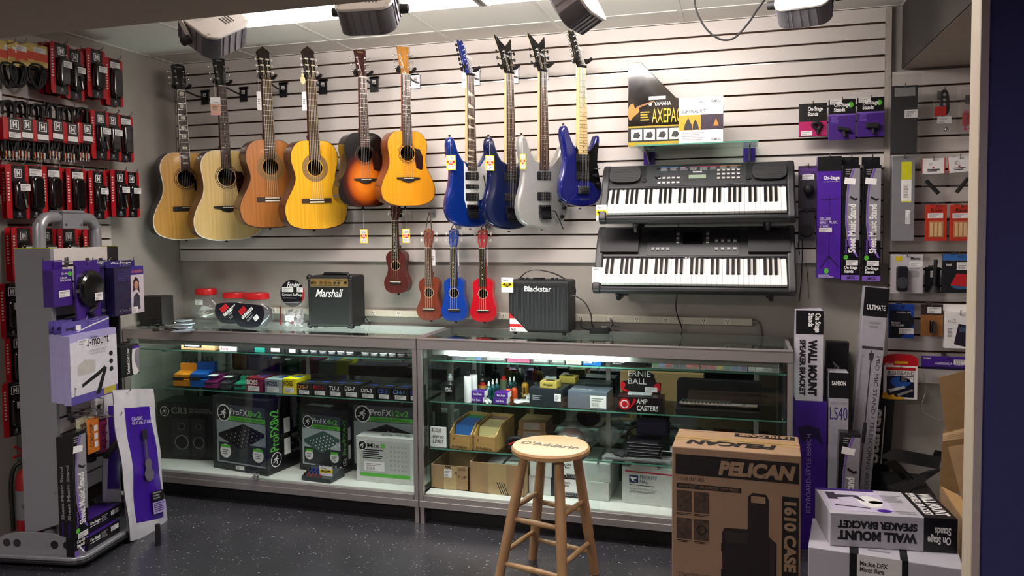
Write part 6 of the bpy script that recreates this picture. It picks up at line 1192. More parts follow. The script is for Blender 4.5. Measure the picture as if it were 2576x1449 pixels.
def mackie(label, rect, Y, depth, tx, rz, sub, light=False):
    t, s, f, tp = stand('mixer_box', label, 'box', rect, Y, DK, depth, mat('#101214', .35, coat=.2, name='black_mixer_carton'), rz)
    patch(t, f, (.08, .1, .98, .9), mat('#3a4048', .4), .0006); patch(t, f, (.08, .1, .98, .68), mat('#8d979b', .4) if not light else mat('#aab6b8', .4), .0009); patch(t, f, (.12, .12, .98, .38), mat('#2c3235', .4), .0011); text(t, f, 'ProFX', (.34, .77, .66, .85), WHITE, bold=.0, lift=.0014); text(t, f, tx, (.67, .77, .92, .85), GREEN, bold=.02, lift=.0014); patch(t, f, (.3, .69, .98, .75), GREEN, .0011); text(t, f, sub, (.36, .7, .92, .735), INK, lift=.0016)
    runner(t, f, (.22, .78), .12); mixer_picture(t, f, (.12, .3, .96, .66), light)
    for c in (.24, .84):
        patch(t, f, None, WHITE, .0018, name='round_badge', poly=circ(c, .26, .1, 18, .1 * f[4] / f[5])); patch(t, f, (c - .09, .31, c + .09, .345), GREEN, .0022); lines(t, f, (c - .06, .2, c + .06, .28), 3, GREYP, lift=.0024)
    g = face(s, 'R'); text(t, g, 'ProFX' + tx, (.1, .3, .38, .85), GREEN, rot=90, bold=.01); runner(t, g, (.28, .18), .17); patch(t, g, (.55, .5, .75, .7), WHITE, .0006); patch(t, g, (.55, .2, .75, .42), WHITE, .0006); patch(t, tp, (.06, .5, .6, .9), mat('#9fb3b3', .4), .0006, name='top_label'); lines(t, tp, (.1, .55, .5, .85), 4, GREYP, lift=.001); sticker(t, f, (.42, .03, .58, .08)); return t
t, s, f, tp = stand('speaker_box', 'black monitor speaker box with two speakers printed on it', 'box', (404, 1064, 533, 1206), -.3, DK, .18, BK, math.radians(7)); text(t, f, 'CR3', (.25, .8, .52, .92), mat('#8a9486', .4), bold=.02); runner(t, f, (.13, .84), .08); text(t, f, 'CREATIVE REFERENCE\nMULTIMEDIA MONITORS', (.56, .82, .98, .9), GREYP)
for x, k in ((.42, 1.), (.72, .8)):
    sp_ = patch(t, f, (x - .16 * k, .06, x + .14 * k, .72), mat('#2a2a2c', .4), .0008, name='speaker_picture')
    for v, r in ((.3, .12), (.58, .06)): patch(sp_, f, None, GREYP, .0012, poly=circ(x, v, r * k, 18, r * k * f[4] / f[5])); patch(sp_, f, None, mat('#151517', .4), .0016, poly=circ(x, v, r * k * .88, 18, r * k * .88 * f[4] / f[5]))
mackie('large black eight-channel mixer box on the case deck', (537, 1006, 690, 1212), -.42, .24, '8v2', math.radians(-9), '8 CHANNEL PROFESSIONAL EFFECTS MIXER')
t, s, f, tp = stand('mixer_box', 'black mixer box showing its side behind the eight-channel box', 'box', (716, 1010, 768, 1190), -.125, DK, .07, BK); text(t, f, 'ProFX8', (.5, .35, .85, .8), GREEN, rot=90, bold=.01)
mackie('smaller black four-channel mixer box', (753, 1044, 868, 1203), -.315, .11, '4v2', math.radians(-8), '4 CHANNEL EFFECTS MIXER', True)
t, s, f, tp = stand('mixer_box', 'dark mixer box lying behind the four-channel box', 'box', (760, 1000, 880, 1180), -.17, DK, .12, BK); patch(t, tp, (.1, .1, .9, .8), mat('#8fb0b0', .4), .0006)
mackie('wide black twelve-channel mixer box behind the white one', (880, 1010, 1044, 1200), -.24, .18, '12v2', 0, '12 CHANNEL PROFESSIONAL EFFECTS MIXER with USB')
t, s, f, tp = stand('mixer_box', 'white mixer box with a green stripe and diagram', 'box', (898, 1112, 1040, 1226), -.39, DK, .1, WB); patch(t, f, (.06, .12, .95, .2), GREEN); patch(t, f, (.06, .2, .95, .92), mat('#b4b8b5', .4), .0005); runner(t, f, (.11, .8), .08); text(t, f, 'Mix', (.2, .76, .42, .86), INK, bold=.01, lift=.0014); text(t, f, '8', (.44, .76, .52, .86), GREEN, bold=.05, lift=.0014); lines(t, f, (.12, .5, .5, .72), 5, INK, lift=.001); sticker(t, f, (.14, .25, .5, .45)); text(t, tp, 'Mackie Mix8', (.4, .3, .9, .7), INK, rot=180)
b = MB(); o, R_, U_, N_, W_, H_ = f
for i in range(5):
    for j in range(6): q = o + R_ * ((.62 + .065 * i - .5) * W_) + U_ * ((.3 + .1 * j - .5) * H_) + N_ * .001; b.add([q + R_ * .004 * math.cos(a) + U_ * .004 * math.sin(a) for a in (0, 1.05, 2.1, 3.14, 4.2, 5.2)], [(0, 1, 2, 3, 4, 5)])
b.obj('panel_diagram', GREYP, t)
p = onZ(815, 1218, DK); p.y = -.42; p = onY(812, 1222, -.405); t = thing('audio_mixer', 'small grey compact mixer with coloured knobs and a yellow price tag', 'mixer', (p.x, p.y, DK + .0006), math.radians(-5)); MM = mat('#3f4449', .45, .2)
MB().prism([(-.062, 0), (.07, 0), (.07, .045), (.03, .052), (-.06, .022)], -.09, .09, 'x').obj('chassis', MM, t, .002)
for i in range(5):
    for j in range(3): c = Vector((-.07 + i * .024, -.055 + j * .022, .026 + j * .008)); MB().cyl(c, c + Vector((0, -.003, .014)), .006, 8, .005).obj('knob', (mat('#26328f', .4), mat('#26328f', .4), mat('#9c2030', .4))[2 - j] if i else BLKP, t, smooth=.6)
for i in range(7): c = Vector((-.078 + i * .026, .05, .05)); MB().cyl(c, c + Vector((0, 0, .006)), .008, 10).obj('input_jack', CHROME, t, smooth=.6)
card(t, (.05, -.04, .055), .075, .05, .1, True, name='price_tag')

# --- right case
r1, r2, r3 = SH_R; CLB = clear('#f4f8f8', 1.45, milk=.1); FY2 = SHY + .015
def at(px, py, Y, z): q = onY(px, py, Y); return Vector((q.x, Y, z + .0006))
# upper shelf: pick trays
def pick_tray(label, x0, x1, y0, y1, cols, lidc=None):
    Y = FY1; a = onY(x0, y1, Y); b = onY(x1, y1, Y); w_ = b.x - a.x; h = onY(x0, y0, Y).z - onY(x0, y1, Y).z; d = .1; t = thing('pick_tray', label, 'pick tray', ((a.x + b.x) / 2, Y + d / 2, r1 + .0006)); MB().box(-w_ / 2, -d / 2, 0, w_ / 2, d / 2, .002).box(-w_ / 2, d / 2 - .002, .002, w_ / 2, d / 2, h).obj('tray', CLB, t); MB().box(-w_ / 2, -d / 2, .002, w_ / 2, -d / 2 + .0015, h * .5).obj('tray_front', CLB, t); n = len(cols)
    for i, c in enumerate(cols):
        x = -w_ / 2 + (i + .5) * w_ / n; m = mat(c, .3, coat=.3); cw = w_ / n * .42
        MB().prism([(x - cw, .004), (x + cw, .004), (x + cw * .95, h * .5), (x + cw * .4, h * .85), (x - cw * .4, h * .85), (x - cw * .95, h * .5)], -d / 2 + .004, -d / 2 + .03).obj('guitar_picks', m, t, .002); MB().box(x + cw * 1.1, -d / 2 + .002, .002, x + cw * 1.16, d / 2 - .004, h * .8).obj('divider', CLB, t)
    if lidc: MB().box(-w_ / 2, -d / 2 + .01, h, w_ / 2, d / 2, h + .002).obj('lid', CLB, t)
    return t
pick_tray('clear tray of purple, navy, green and blue guitar picks', 1137, 1212, 882, 906, ('#4a3480', '#1c2350', '#1d8a4a', '#2a7fd0'))
pick_tray('clear lidded tray of green, white, red and black guitar picks', 1640, 1760, 908, 930, ('#2f9a3c', '#8a8fd0', '#b81f2c', '#16161c', '#2a3450', '#d8403c', '#c0392b'), 1)
pick_tray('clear lidded tray of red, yellow, green and blue guitar picks', 1762, 1880, 912, 935, ('#b81f2c', '#c83030', '#c9b020', '#2a7a3c', '#2a6aa8', '#5a2f8a'), 1)
pick_tray('clear tray of white and silver thumb picks by the case end', 1882, 1960, 915, 938, ('#b9b6b0', '#d0cdc6', '#8c8a86', '#3a2f38'))
for r, m, lab in (((1216, 878, 1272, 906), CLB, 'clear box of white picks'), ((1276, 884, 1332, 909), mat('#c06a8c', .3), 'pink lidded plastic box'), ((1336, 884, 1380, 911), CLB, 'clear box with a white insert card'), ((1384, 884, 1420, 913), CLB, 'clear flat box beside the insert-card box'), ((1424, 892, 1462, 915), mat('#d6d2c2', .4), 'cream paper box'), ((1466, 897, 1512, 917), mat('#1670c4', .4), 'bright blue box with a barcode'), ((1537, 898, 1624, 924), BK, 'long low black box')):
    t, s, f, tp = stand('small_box', lab + ' on the pick shelf', 'box', r, FY1, r1, .09, m)
    if 'insert' in lab or 'white picks' in lab or 'flat' in lab: MB().box(-s[0] * .4, -s[1] * .3, .003, s[0] * .4, s[1] * .3, s[2] * .5).obj('contents', WHITE, t, .002)
    if 'barcode' in lab: sticker(t, f, (.05, .25, .5, .85)); text(t, f, 'gui', (.6, .35, .9, .65), LWHITE)
    if 'long' in lab: text(t, f, 'PERFORMANCE', (.05, .2, .3, .35), LWHITE)
# middle shelf: bottles
def bottle(name, label, px, py0, py1, wpx, prof, cols, Y=-.36, grp=None):
    mp = mpp(px, py1, Y); R_ = wpx * mp[0] / 2; H_ = (py1 - py0) * mp[1]; t = thing(name, label, 'bottle', at(px, py1, Y, r2), 0, grp)
    for (nm, a, b, c) in cols: MB().lathe([(r * R_, z * H_) for r, z in prof if a <= z <= b], 18).obj(nm, mat(c, .35, coat=.2), t, smooth=.5)
    return t
CAN = [(.96, 0), (1, .02), (1, .3), (1, .55), (1, .82), (.98, .84), (.6, .88), (.6, .9), (.62, .9), (.62, 1)]
SPR = [(.9, 0), (1, .03), (1, .2), (1, .5), (1, .6), (.5, .72), (.4, .74), (.4, .74), (.45, .76), (.45, .86), (.3, .9), (.3, 1)]
t = bottle('spray_bottle', 'black spray cleaner bottle with red label and clear cap', 1133, 936, 1003, 24, SPR, (('bottle_body', 0, .735, '#121215'), ('label_band', .1, .55, '#a8121c'), ('spray_cap', .74, 1, '#8f9498'))); fr = (at(1133, 990, -.36, 0) * 0 + Vector((0, -.026, .06)), Vector((1, 0, 0)), Vector((0, 0, 1)), Vector((0, -1, 0)), .036, .02); text(t, fr, 'SPRAY\nCLEAN', (0, 0, 1, 1), LWHITE, bold=.02, lift=.0)
for k, (px, y0, y1) in enumerate(((1177, 930, 1007), (1192, 924, 1000))): bottle('polish_bottle', ('white cylinder bottle in front, with a black cap', 'white cylinder bottle with black cap, standing behind its twin')[k], px, y0, y1, 18, CAN, (('bottle_body', 0, .86, '#dcdcda'), ('cap', .88, 1, '#16161a'), ('label_foot', .02, .1, '#b02030')), -.38 if k == 0 else -.33)
bottle('spray_bottle', 'dark bottle with a red label behind the white bottles', 1214, 915, 968, 20, SPR, (('bottle_body', 0, .735, '#1a0c10'), ('label_band', .1, .55, '#8a1420'), ('spray_cap', .74, 1, '#141417')), -.16)
bottle('powder_can', 'small brass can with a red lid', 1214, 960, 998, 20, CAN, (('can_body', 0, .86, '#b08a3a'), ('lid', .82, 1, '#c02a28')), -.27); bottle('powder_can', 'red-lidded green label can further back', 1267, 922, 965, 17, CAN, (('can_body', 0, .86, '#6a7a5a'), ('lid', .82, 1, '#c02a28')), -.15)
for k, (px, y0, y1, Y) in enumerate(((1230, 952, 998, -.30), (1240, 948, 996, -.27), (1250, 948, 995, -.24), (1283, 918, 962, -.16), (1293, 917, 960, -.14))): bottle('valve_oil_bottle', 'small teal label oil bottle with a white tip', px, y0, y1, 13, SPR, (('bottle_body', 0, .735, '#1c5a60'), ('label_band', .1, .55, '#2c6a70'), ('dropper_tip', .74, 1, '#e4e6e4')), Y, 'small oil bottles on the middle shelf')
for k, (px, y0, y1, Y) in enumerate(((1279, 956, 1000, -.31), (1294, 954, 998, -.28))): bottle('polish_bottle', ('orange bottle with black cap', 'orange bottle with black cap, set further back')[k], px, y0, y1, 16, SPR, (('bottle_body', 0, .735, '#c8481c'), ('label_band', .1, .4, '#d86028'), ('cap', .74, 1, '#121214')), Y)
bottle('polish_bottle', 'amber and red bottle standing by itself', 1321, 926, 978, 17, SPR, (('bottle_body', 0, .735, '#b8862a'), ('label_band', .1, .5, '#8e1c1c'), ('cap', .74, 1, '#16161a')), -.2)
for k, (x0, x1, y0, y1, dz) in enumerate(((1180, 1214, 998, 1015, 0), (1182, 1217, 984, 998, 1), (1240, 1274, 1002, 1018, 0), (1242, 1276, 987, 1002, 1))):
    a = onY(x0, y1, FY2); b = onY(x1, y1, FY2); hh = .0285; t = carton('reed_box', ('lower', 'upper', 'lower', 'upper')[k] + ' purple reed guard box of the pair ' + ('by the white bottles', 'by the white bottles', 'by the orange bottles', 'by the orange bottles')[k], 'box', ((a.x + b.x) / 2 + .002 * dz, FY2 + .035, r2 + .0006 + dz * (hh + .0004)), (b.x - a.x, .06, hh), mat('#4a2080', .4)); f = face((b.x - a.x, .06, hh), 'F'); text(t, f, 'Rock Rosin', (.2, .3, .8, .7), LWHITE, bold=.01); patch(t, face((b.x - a.x, .06, hh), 'R'), (0, 0, 1, 1), WHITE, .0005)
for k, (px, py) in enumerate(((1222, 1012), (1230, 1008), (1226, 1002))):
    t = thing('grease_tube', 'short white grease tube lying on the glass shelf', 'tube', at(px, py, -.37 + .02 * k, r2 + .007), .6, 'white tubes on the middle shelf'); MB().cyl((-.0, -.03, 0), (0, .025, 0), .007, 12).cyl((0, .025, 0), (0, .034, 0), .004, 8).obj('tube_body', mat('#e2e2e0', .35), t, smooth=.6)
for k, (px, py, Y, rz) in enumerate(((1318, 1010, -.34, .3), (1352, 985, -.25, -.2), (1338, 968, -.18, .5))):
    t = thing('plastic_packet', ('crumpled clear packet before the black box', 'crumpled white packet behind the amber bottle', 'white folded packet at the back of the shelf')[k], 'packet', at(px, py, Y, r2), rz); b = MB(); rn = random.Random(k); n = 6; vs = [(-.05 + .1 * i / n, -.035 + .07 * j / n, .006 + .014 * rn.random()) for i in range(n + 1) for j in range(n + 1)]; b.add(vs, [(i * (n + 1) + j, (i + 1) * (n + 1) + j, (i + 1) * (n + 1) + j + 1, i * (n + 1) + j + 1) for i in range(n) for j in range(n)]); o = b.obj('packet_film', mat('#cfd2d2', .25, coat=.5), t, smooth=1.0); sd_ = o.modifiers.new('thickness', 'SOLIDIFY'); sd_.thickness = .005
GOLDB = mat('#b09a4a', .35, .2, name='gold_card'); DKB = mat('#22282c', .35, name='slate_card')
t, s, f, tp = stand('accessory_box', 'flat black box carrying the front gold box', 'box', (1334, 978, 1418, 1024), FY2, r2, .13, DKB, math.radians(-6)); sticker(t, f, (.78, .35, .97, .75)); lines(t, f, (.1, .3, .4, .6), 3, GREYP); HB = s[2]
t = carton('adapter_box', 'gold headphone amplifier box on the flat black box', 'box', at(1385, 990, -.35, r2 + HB + .0006), (.085, .07, .034), GOLDB, -.1); f = face((.085, .07, .034), 'F'); text(t, f, 'AmpJak', (.2, .3, .8, .7), INK, bold=.02); patch(t, face((.085, .07, .034), 'T'), (.25, .3, .75, .7), INK, .0006)
t, s, f, tp = stand('accessory_box', 'black box behind, carrying the other gold box', 'box', (1384, 952, 1472, 990), -.2, r2, .12, DKB, 0); HB2 = s[2]
t = carton('adapter_box', 'gold headphone amplifier box on the black box behind', 'box', at(1432, 950, -.15, r2 + HB2 + .0006), (.085, .07, .034), GOLDB, -.1); patch(t, face((.085, .07, .034), 'T'), (.25, .3, .75, .7), INK, .0006)
t, s, f, tp = stand('light_box', 'slate grey music light box with a barcode label', 'box', (1430, 984, 1530, 1028), FY2, r2, .13, mat('#5a6270', .4), math.radians(-4)); sticker(t, f, (.58, .1, .98, .8)); text(t, tp, "The Musician's Light", (.05, .2, .6, .4), LWHITE); text(t, face(s, 'K'), "The Musician's Light", (.2, .3, .8, .6), LWHITE)
t, s, f, tp = stand('light_box', 'dark music light box behind the slate grey one', 'box', (1450, 945, 1535, 985), -.17, r2, .1, DKB); text(t, f, 'The Musicians Light', (.1, .35, .8, .6), GREYP)
# amp casters display
t, s, f, tp = stand('caster_display', 'black and red counter display of amp casters with a shaped header', 'display box', (1553, 1000, 1668, 1037), FY2, r2, .1, mat('#1a0c10', .35)); w_, d, h = s; H2 = onY(1610, 933, -.3).z - r2
text(t, f, 'AMP\nCASTERS', (.42, .1, .9, .9), LWHITE, bold=.02, shear=.1); patch(t, f, None, RED, .0008, name='eagle_mark', poly=circ(.16, .5, .13, 18, .13 * f[4] / f[5])); patch(t, f, None, LWHITE, .0012, poly=circ(.16, .5, .09, 18, .09 * f[4] / f[5])); patch(t, f, None, RED, .0014, poly=circ(.16, .5, .07, 14, .07 * f[4] / f[5])); patch(t, f, None, RED, .0008, poly=smooth_loop([(.3, .3), (.42, .75), (.36, .9), (.33, .6), (.26, .2)], 3))
hd = MB().prism([(-w_ * .45, h), (w_ * .4, h), (w_ * .42, H2 * .68), (w_ * .3, H2 * .7), (w_ * .26, H2 * .9), (w_ * .1, H2), (-w_ * .12, H2), (-w_ * .28, H2 * .9), (-w_ * .32, H2 * .72), (-w_ * .45, H2 * .7)], d / 2 - .006, d / 2 - .003).obj('header_card', mat('#151012', .35), t); fr = (Vector((-.01, d / 2 - .006, H2 * .68)), Vector((1, 0, 0)), Vector((0, 0, 1)), Vector((0, -1, 0)), w_ * .9, H2 * .62); text(hd, fr, 'ERNIE\nBALL', (.2, .42, .75, 1.0), LWHITE, bold=.0, shear=.0); patch(hd, fr, None, RED, .0008, poly=smooth_loop([(.02, .5), (.14, .4), (.1, .2), (.25, .1), (.12, .08), (.02, .2)], 3)); patch(hd, fr, None, RED, .0008, poly=smooth_loop([(.98, .5), (.84, .4), (.88, .2), (.72, .1), (.86, .08), (.98, .2)], 3)); sticker(hd, fr, (.62, .1, .92, .3)); MB().box(-w_ * .3, -.02, h, w_ * .25, .02, h + .012).obj('bagged_parts', mat('#b9bcc0', .3, var=.3, scale=60), t, .005)
# flute in its case
t = thing('flute_case', 'open black flute case with black lining', 'instrument case', at(1806, 1036, -.34, r2)); w_ = onY(1918, 1036, -.39).x - onY(1700, 1036, -.39).x
MB().box(-w_ / 2, -.06, 0, w_ / 2, .05, .035).obj('case_tray', mat('#0a0a0c', .6), t, .006); MB().prism(rrect(-w_ / 2, .02, w_ / 2, .15, .02, 4), .052, .085).obj('case_lid', mat('#0b0b0f', .5), t, .004)
t = thing('flute', 'silver flute lying in the open black case', 'flute', at(1806, 1020, -.365, r2 + .036)); CH = CHROME; l = w_ * .45
MB().cyl((-l, 0, .0135), (l, 0, .0135), .0125, 14).obj('body_tube', CH, t, smooth=.6); MB().cyl((-l * .2, 0, .011), (-l * .15, 0, .011), .0115, 14).cyl((l * .42, 0, .011), (l * .5, 0, .011), .0118, 14).obj('tenon_rings', CH, t, smooth=.6); MB().box(l * .62, -.012, .016, l * .72, .012, .022).obj('lip_plate', CH, t, .004)
for i in range(13): MB().cyl((-l * .9 + i * l * .1, 0, .02), (-l * .9 + i * l * .1, -.006, .03), .0095, 10).obj('key_cup', CH, t, smooth=.6)
MB().cyl((-l * .95, .01, .018), (l * .3, .01, .018), .002, 6).obj('key_rod', CH, t)
t, s, f, tp = stand('wooden_crate', 'plain brown wooden box behind the casters display', 'box', (1560, 940, 1770, 1010), -.12, r2, .05, KR)
# lower shelf
t, s, f, tp = stand('handwritten_sign', 'white card with handwritten price standing on the lower shelf', 'sign', (1083, 1080, 1123, 1131), SHY + .02, r3, .004, WHITE); text(t, f, '$ .25@', (.1, .72, .7, .92), INK, shear=.2); text(t, f, 'stereo\nLPAD', (.15, .2, .85, .6), INK, shear=.2)
PINE = wood('#a8834c', '#b99358', .5, (3, 40, 40), .0)
for k, (x0, x1, lab, cols) in enumerate(((1130, 1187, 'wooden string box holding blue and green packets', ('#1d7a4a', '#1763b0', '#1763b0')), (1190, 1250, 'wooden string box holding cream packets', ('#7a5a48', '#c4b47e', '#c4b47e')))):
    y1 = (1133, 1138)[k]; a = onY(x0, y1, SHY + .012); b = onY(x1, y1, SHY + .012); w_ = b.x - a.x; h = .118; d = .24; t = thing('string_box', lab, 'string box', ((a.x + b.x) / 2 + .012, SHY + .012 + d / 2, r3 + .0006), math.radians(-6)); w2 = w_ / 2
    MB().box(-w2, -d / 2, 0, w2, -d / 2 + .006, h * .62).obj('front_board', PINE, t, .001); MB().box(-w2, d / 2 - .006, 0, w2, d / 2, h * 1.15).obj('back_board', PINE, t, .001); MB().box(-w2, -d / 2, 0, w2, d / 2, .005).obj('bottom_board', PINE, t)
    for s_ in (-1, 1): MB().prism([(-d / 2, 0), (d / 2, 0), (d / 2, h * 1.15), (-d / 2 + .07, h * 1.05), (-d / 2 + .03, h * .85), (-d / 2, h * .68)], s_ * w2 - .003 - s_ * .003, s_ * w2 + .003 - s_ * .003, 'x').obj('side_board', PINE, t, .001)
    f = (Vector((0, -d / 2, h * .31)), Vector((1, 0, 0)), Vector((0, 0, 1)), Vector((0, -1, 0)), w_, h * .62); text(t, f, "D'Addario", (.12, .08, .8, .28), mat('#3a2414', .6), bold=.015); patch(t, f, None, mat('#5a3c20', .6), .0008, name='brand_mark', poly=[(.14, .6), (.22, .66), (.24, .76), (.16, .8), (.19, .7)])
    for j in range(8):
        c = cols[min(j // 3, 2)] if j < 8 else cols[0]; y = -d / 2 + .03 + j * .022; pk = thing('string_packet', ('blue and green', 'cream and brown')[k] + ' string packet filed in the wooden box', 'string packet', M=t.matrix_basis @ Matrix.Translation((0, y, .006)) @ Matrix.Rotation(-.25, 4, 'X'), group=('packets in the blue-filled wooden box', 'packets in the cream-filled wooden box')[k]); MB().box(-w2 + .012, -.002, 0, w2 - .012, .002, h * (.9 + .02 * j)).obj('envelope', mat(cols[2 - min(j // 3, 2)], .35, coat=.3), pk)
        if j == 2: text(pk, (Vector((0, -.0022, h * .8)), Vector((1, 0, 0)), Vector((0, 0, 1)), Vector((0, -1, 0)), w_ * .6, .012), 'N A' if k else 'STRINGS', (0, 0, 1, 1), INK if k else LWHITE)
for k, (r, z_, lab) in enumerate((((1302, 1058, 1374, 1078), .045, 'brown carton with barcode labels, second of its stack'), ((1304, 1030, 1372, 1052), .09, 'topmost brown carton with barcode label of the stack'), ((1298, 1090, 1350, 1110), 0, 'plain kraft carton at the bottom of the stack'))):
    t, s, f, tp = stand('parts_carton', lab, 'box', r, -.28, r3 + z_, .16, KR if k == 2 else CARD2, h=.0438); 
    if k < 2: sticker(t, f, (.2, .1, .8, .85), col=mat('#a89a86', .5))
def blob(name, label, cat, loc, rx, ry, rz_, m, seed, parts=()):
    t = thing(name, label, cat, loc); b = MB(); rn = random.Random(seed); ph = [rn.uniform(0, 6) for _ in range(6)]; n, k = 22, 12; vs = []
    for j in range(k + 1):
        th_ = PI * j / k
        for i in range(n):
            a = 2 * PI * i / n; w_ = 1 + .12 * math.sin(3 * a + ph[0] + 2 * th_) + .08 * math.sin(7 * a + ph[1] - 3 * th_) + .06 * math.sin(11 * a + 5 * th_ + ph[2]); vs.append((rx * math.sin(th_) * math.cos(a) * w_, ry * math.sin(th_) * math.sin(a) * w_, max(.0, rz_ * (1 - math.cos(th_) * (1 + .05 * math.sin(4 * a + ph[3]))))))
    b.add(vs, [(j * n + i, j * n + (i + 1) % n, (j + 1) * n + (i + 1) % n, (j + 1) * n + i) for j in range(k) for i in range(n)]); b.obj(parts[0] if parts else 'film', m, t, smooth=1.0); return t
t = blob('plastic_bag', 'crinkled clear bag wrapped round a red cloth item', 'bag', at(1448, 1120, -.27, r3), .105, .09, .062, clear('#f2f2f2', 1.5, .08, .12), 5, ('clear_film',)); MB().ball((-.02, 0, .06), .055, 14, (1.25, 1, .95)).obj('red_cloth', mat('#7d1418', .7), t, smooth=1.2)
t = blob('plastic_bag', 'limp clear bag beside the red wrapped item', 'bag', at(1530, 1125, -.14, r3), .06, .06, .05, clear('#f2f2f2', 1.5, .08, .15), 9, ('clear_film',))
t = thing('capo_pack', 'black clamp with red rim lying beside the wooden boxes', 'clamp', at(1296, 1130, -.34, r3)); MB().tube(smooth_loop([(-.04, 0, .03), (-.03, 0, .055), (.02, 0, .062), (.045, 0, .045), (.04, 0, .02), (.0, 0, .02), (-.03, 0, .012)], 5, False), .011, 8).obj('clamp_arm', RUBBER, t, smooth=.9); MB().tube([(-.03, -.012, .03), (.0, -.013, .045), (.03, -.012, .038)], .004, 6).obj('red_rim', RED, t, smooth=.9)
# stack of flat black cases with straps
for k in range(7):
    z_ = r3 + .014 * k; t = thing('disc_case', ('lowest', 'second', 'third', 'fourth', 'fifth', 'sixth', 'topmost')[k] + ' flat black plastic case of the stack', 'case', at(1622 + (k % 3), 1140, -.32, z_), .06 * ((k * 7) % 3 - 1)); MB().box(-.075, -.06, 0, .075, .06, .0125).obj('shell', mat('#1b1b20', .2, coat=.4), t, .002); MB().box(-.075, -.0605, .005, .075, -.0595, .007).obj('seam', GREYP, t)
t = thing('instrument_pouch', 'dark violet padded pouch on the stack of flat cases', 'pouch', at(1640, 1060, -.25, r3 + .1)); MB().box(-.075, -.03, 0, .075, .05, .075).obj('pouch_body', mat('#231c3c', .7), t, .02, seg=3); MB().tube(smooth_loop([(-.07, -.03, .05), (-.11, -.035, .02), (-.12, -.035, -.03), (-.1, -.035, -.06)], 5, False), .007, 6).obj('strap', RUBBER, t, smooth=.9)
t = blob('fabric_pouch', 'soft black pouch slumped before the stacked flat cases', 'pouch', at(1565, 1140, -.35, r3), .04, .035, .022, mat('#141418', .8), 12, ('cloth',))
for k in range(3):
    t = thing('drumstick_tube', 'clear packaged stick lying on the lower shelf', 'stick pack', at(1600 + 4 * k, 1156 - 5 * k, -.385 + .028 * k, r3 + .011), .02 * k, 'clear stick packs on the lower shelf'); MB().cyl((-.16, 0, 0), (.16, 0, 0), .010, 10).obj('clear_sleeve', clear('#eef2f4', 1.5, .05, .12), t, smooth=.6); MB().cyl((-.15, 0, 0), (.14, 0, 0), .005, 8).obj('stick', mat('#2a2a30', .4), t, smooth=.6)
for k, (x0, x1, y0, y1, Y, c, lab) in enumerate(((1700, 1760, 1065, 1090, -.2, '#2c2630', 'dark box at the back of the lower shelf'), (1790, 1850, 1058, 1080, -.2, '#8e1a20', 'red tin at the back of the lower shelf'), (1890, 1940, 1050, 1085, -.2, '#3a1216', 'round dark red tin near the case end'))):
    t, s, f, tp = stand('small_box', lab, 'box', (x0, y0, x1, y1), Y, r3, .07, mat(c, .35), 0, h=.06); patch(t, f, (.2, .3, .8, .7), GREYP)
# deck: open cartons, mixer bag cartons, mail box
def open_carton(label, x0, x1, py0, py1, Y, d, rz):
    a = onY(x0, py1, Y); b = onY(x1, py1, Y); w_ = b.x - a.x; h = onY(x0, py0, Y).z - DK; t = thing('open_carton', label, 'box', ((a.x + b.x) / 2, Y + d / 2, DK + .0006), rz); w2 = w_ / 2; th = .004
    MB().box(-w2, -d / 2, 0, w2, d / 2, th).obj('bottom_panel', CARD, t)
    for nm, q in (('front_panel', (-w2, -d / 2, 0, w2, -d / 2 + th, h)), ('back_panel', (-w2, d / 2 - th, 0, w2, d / 2, h)), ('side_panel', (-w2, -d / 2, 0, -w2 + th, d / 2, h)), ('side_panel', (w2 - th, -d / 2, 0, w2, d / 2, h))): MB().box(*q).obj(nm, CARD, t)
    f = face((w_, d, h), 'F'); patch(t, f, (.35, 0, .68, 1), mat('#b39a6e', .3, coat=.3), .0006, name='packing_tape'); return t, f, (w_, d, h)
t, f, s = open_carton('open brown carton with handwriting and a shipping label', 1084, 1180, 1168, 1262, -.40, .26, 0); sticker(t, f, (.36, .5, .56, .85)); text(t, f, '2970', (.72, .82, .92, .92), INK, shear=.2); text(t, f, '$', (.64, .66, .7, .76), INK); text(t, f, '1-2', (.72, .52, .94, .62), INK, shear=.2)
for k in range(3): patch(t, f, None, INK, .0012, name='tape_print', poly=[(.38 + .05 * k, 1), (.41 + .05 * k, 1), (.46 + .05 * k, .88), (.43 + .05 * k, .88)])
t, f, s = open_carton('open brown carton with torn edge, taped down the middle', 1184, 1322, 1162, 1278, -.41, .27, math.radians(-2)); 
for k in range(4): patch(t, f, None, INK, .0012, name='tape_print', poly=[(.5 + .04 * k, .4), (.515 + .04 * k, .4), (.6 + .04 * k, .02), (.585 + .04 * k, .02)])
for k in range(2): q = carton('flat_box', ('grey flat box lying in the torn carton', 'grey flat box beside it in the torn carton')[k], 'box', (t.location.x - .03 + .09 * k, t.location.y - .02, DK + .07), (.075, .14, .075), mat('#9a9a96', .5))
def mixer_bag(t, s):
    w_, d, h = s; f = face(s, 'F'); tp = face(s, 'T'); patch(t, f, (.28, 0, .66, 1), BK, .0006); patch(t, f, (.33, .22, .62, 1), WHITE, .001); text(t, f, 'Mackie DFX\nMixer Bags', (.35, .55, .53, .85), INK, bold=.02, lift=.0016); patch(t, f, (.46, .1, .64, .3), GREYP, .0014); text(t, f, 'MACKIE', (.47, .13, .63, .26), INK, bold=.05, lift=.002); patch(t, tp, (.28, 0, .34, 1), BK, .0006); patch(t, tp, (.61, 0, .66, 1), BK, .0006); lines(t, tp, (.4, .1, .56, .5), 4, GREYP)
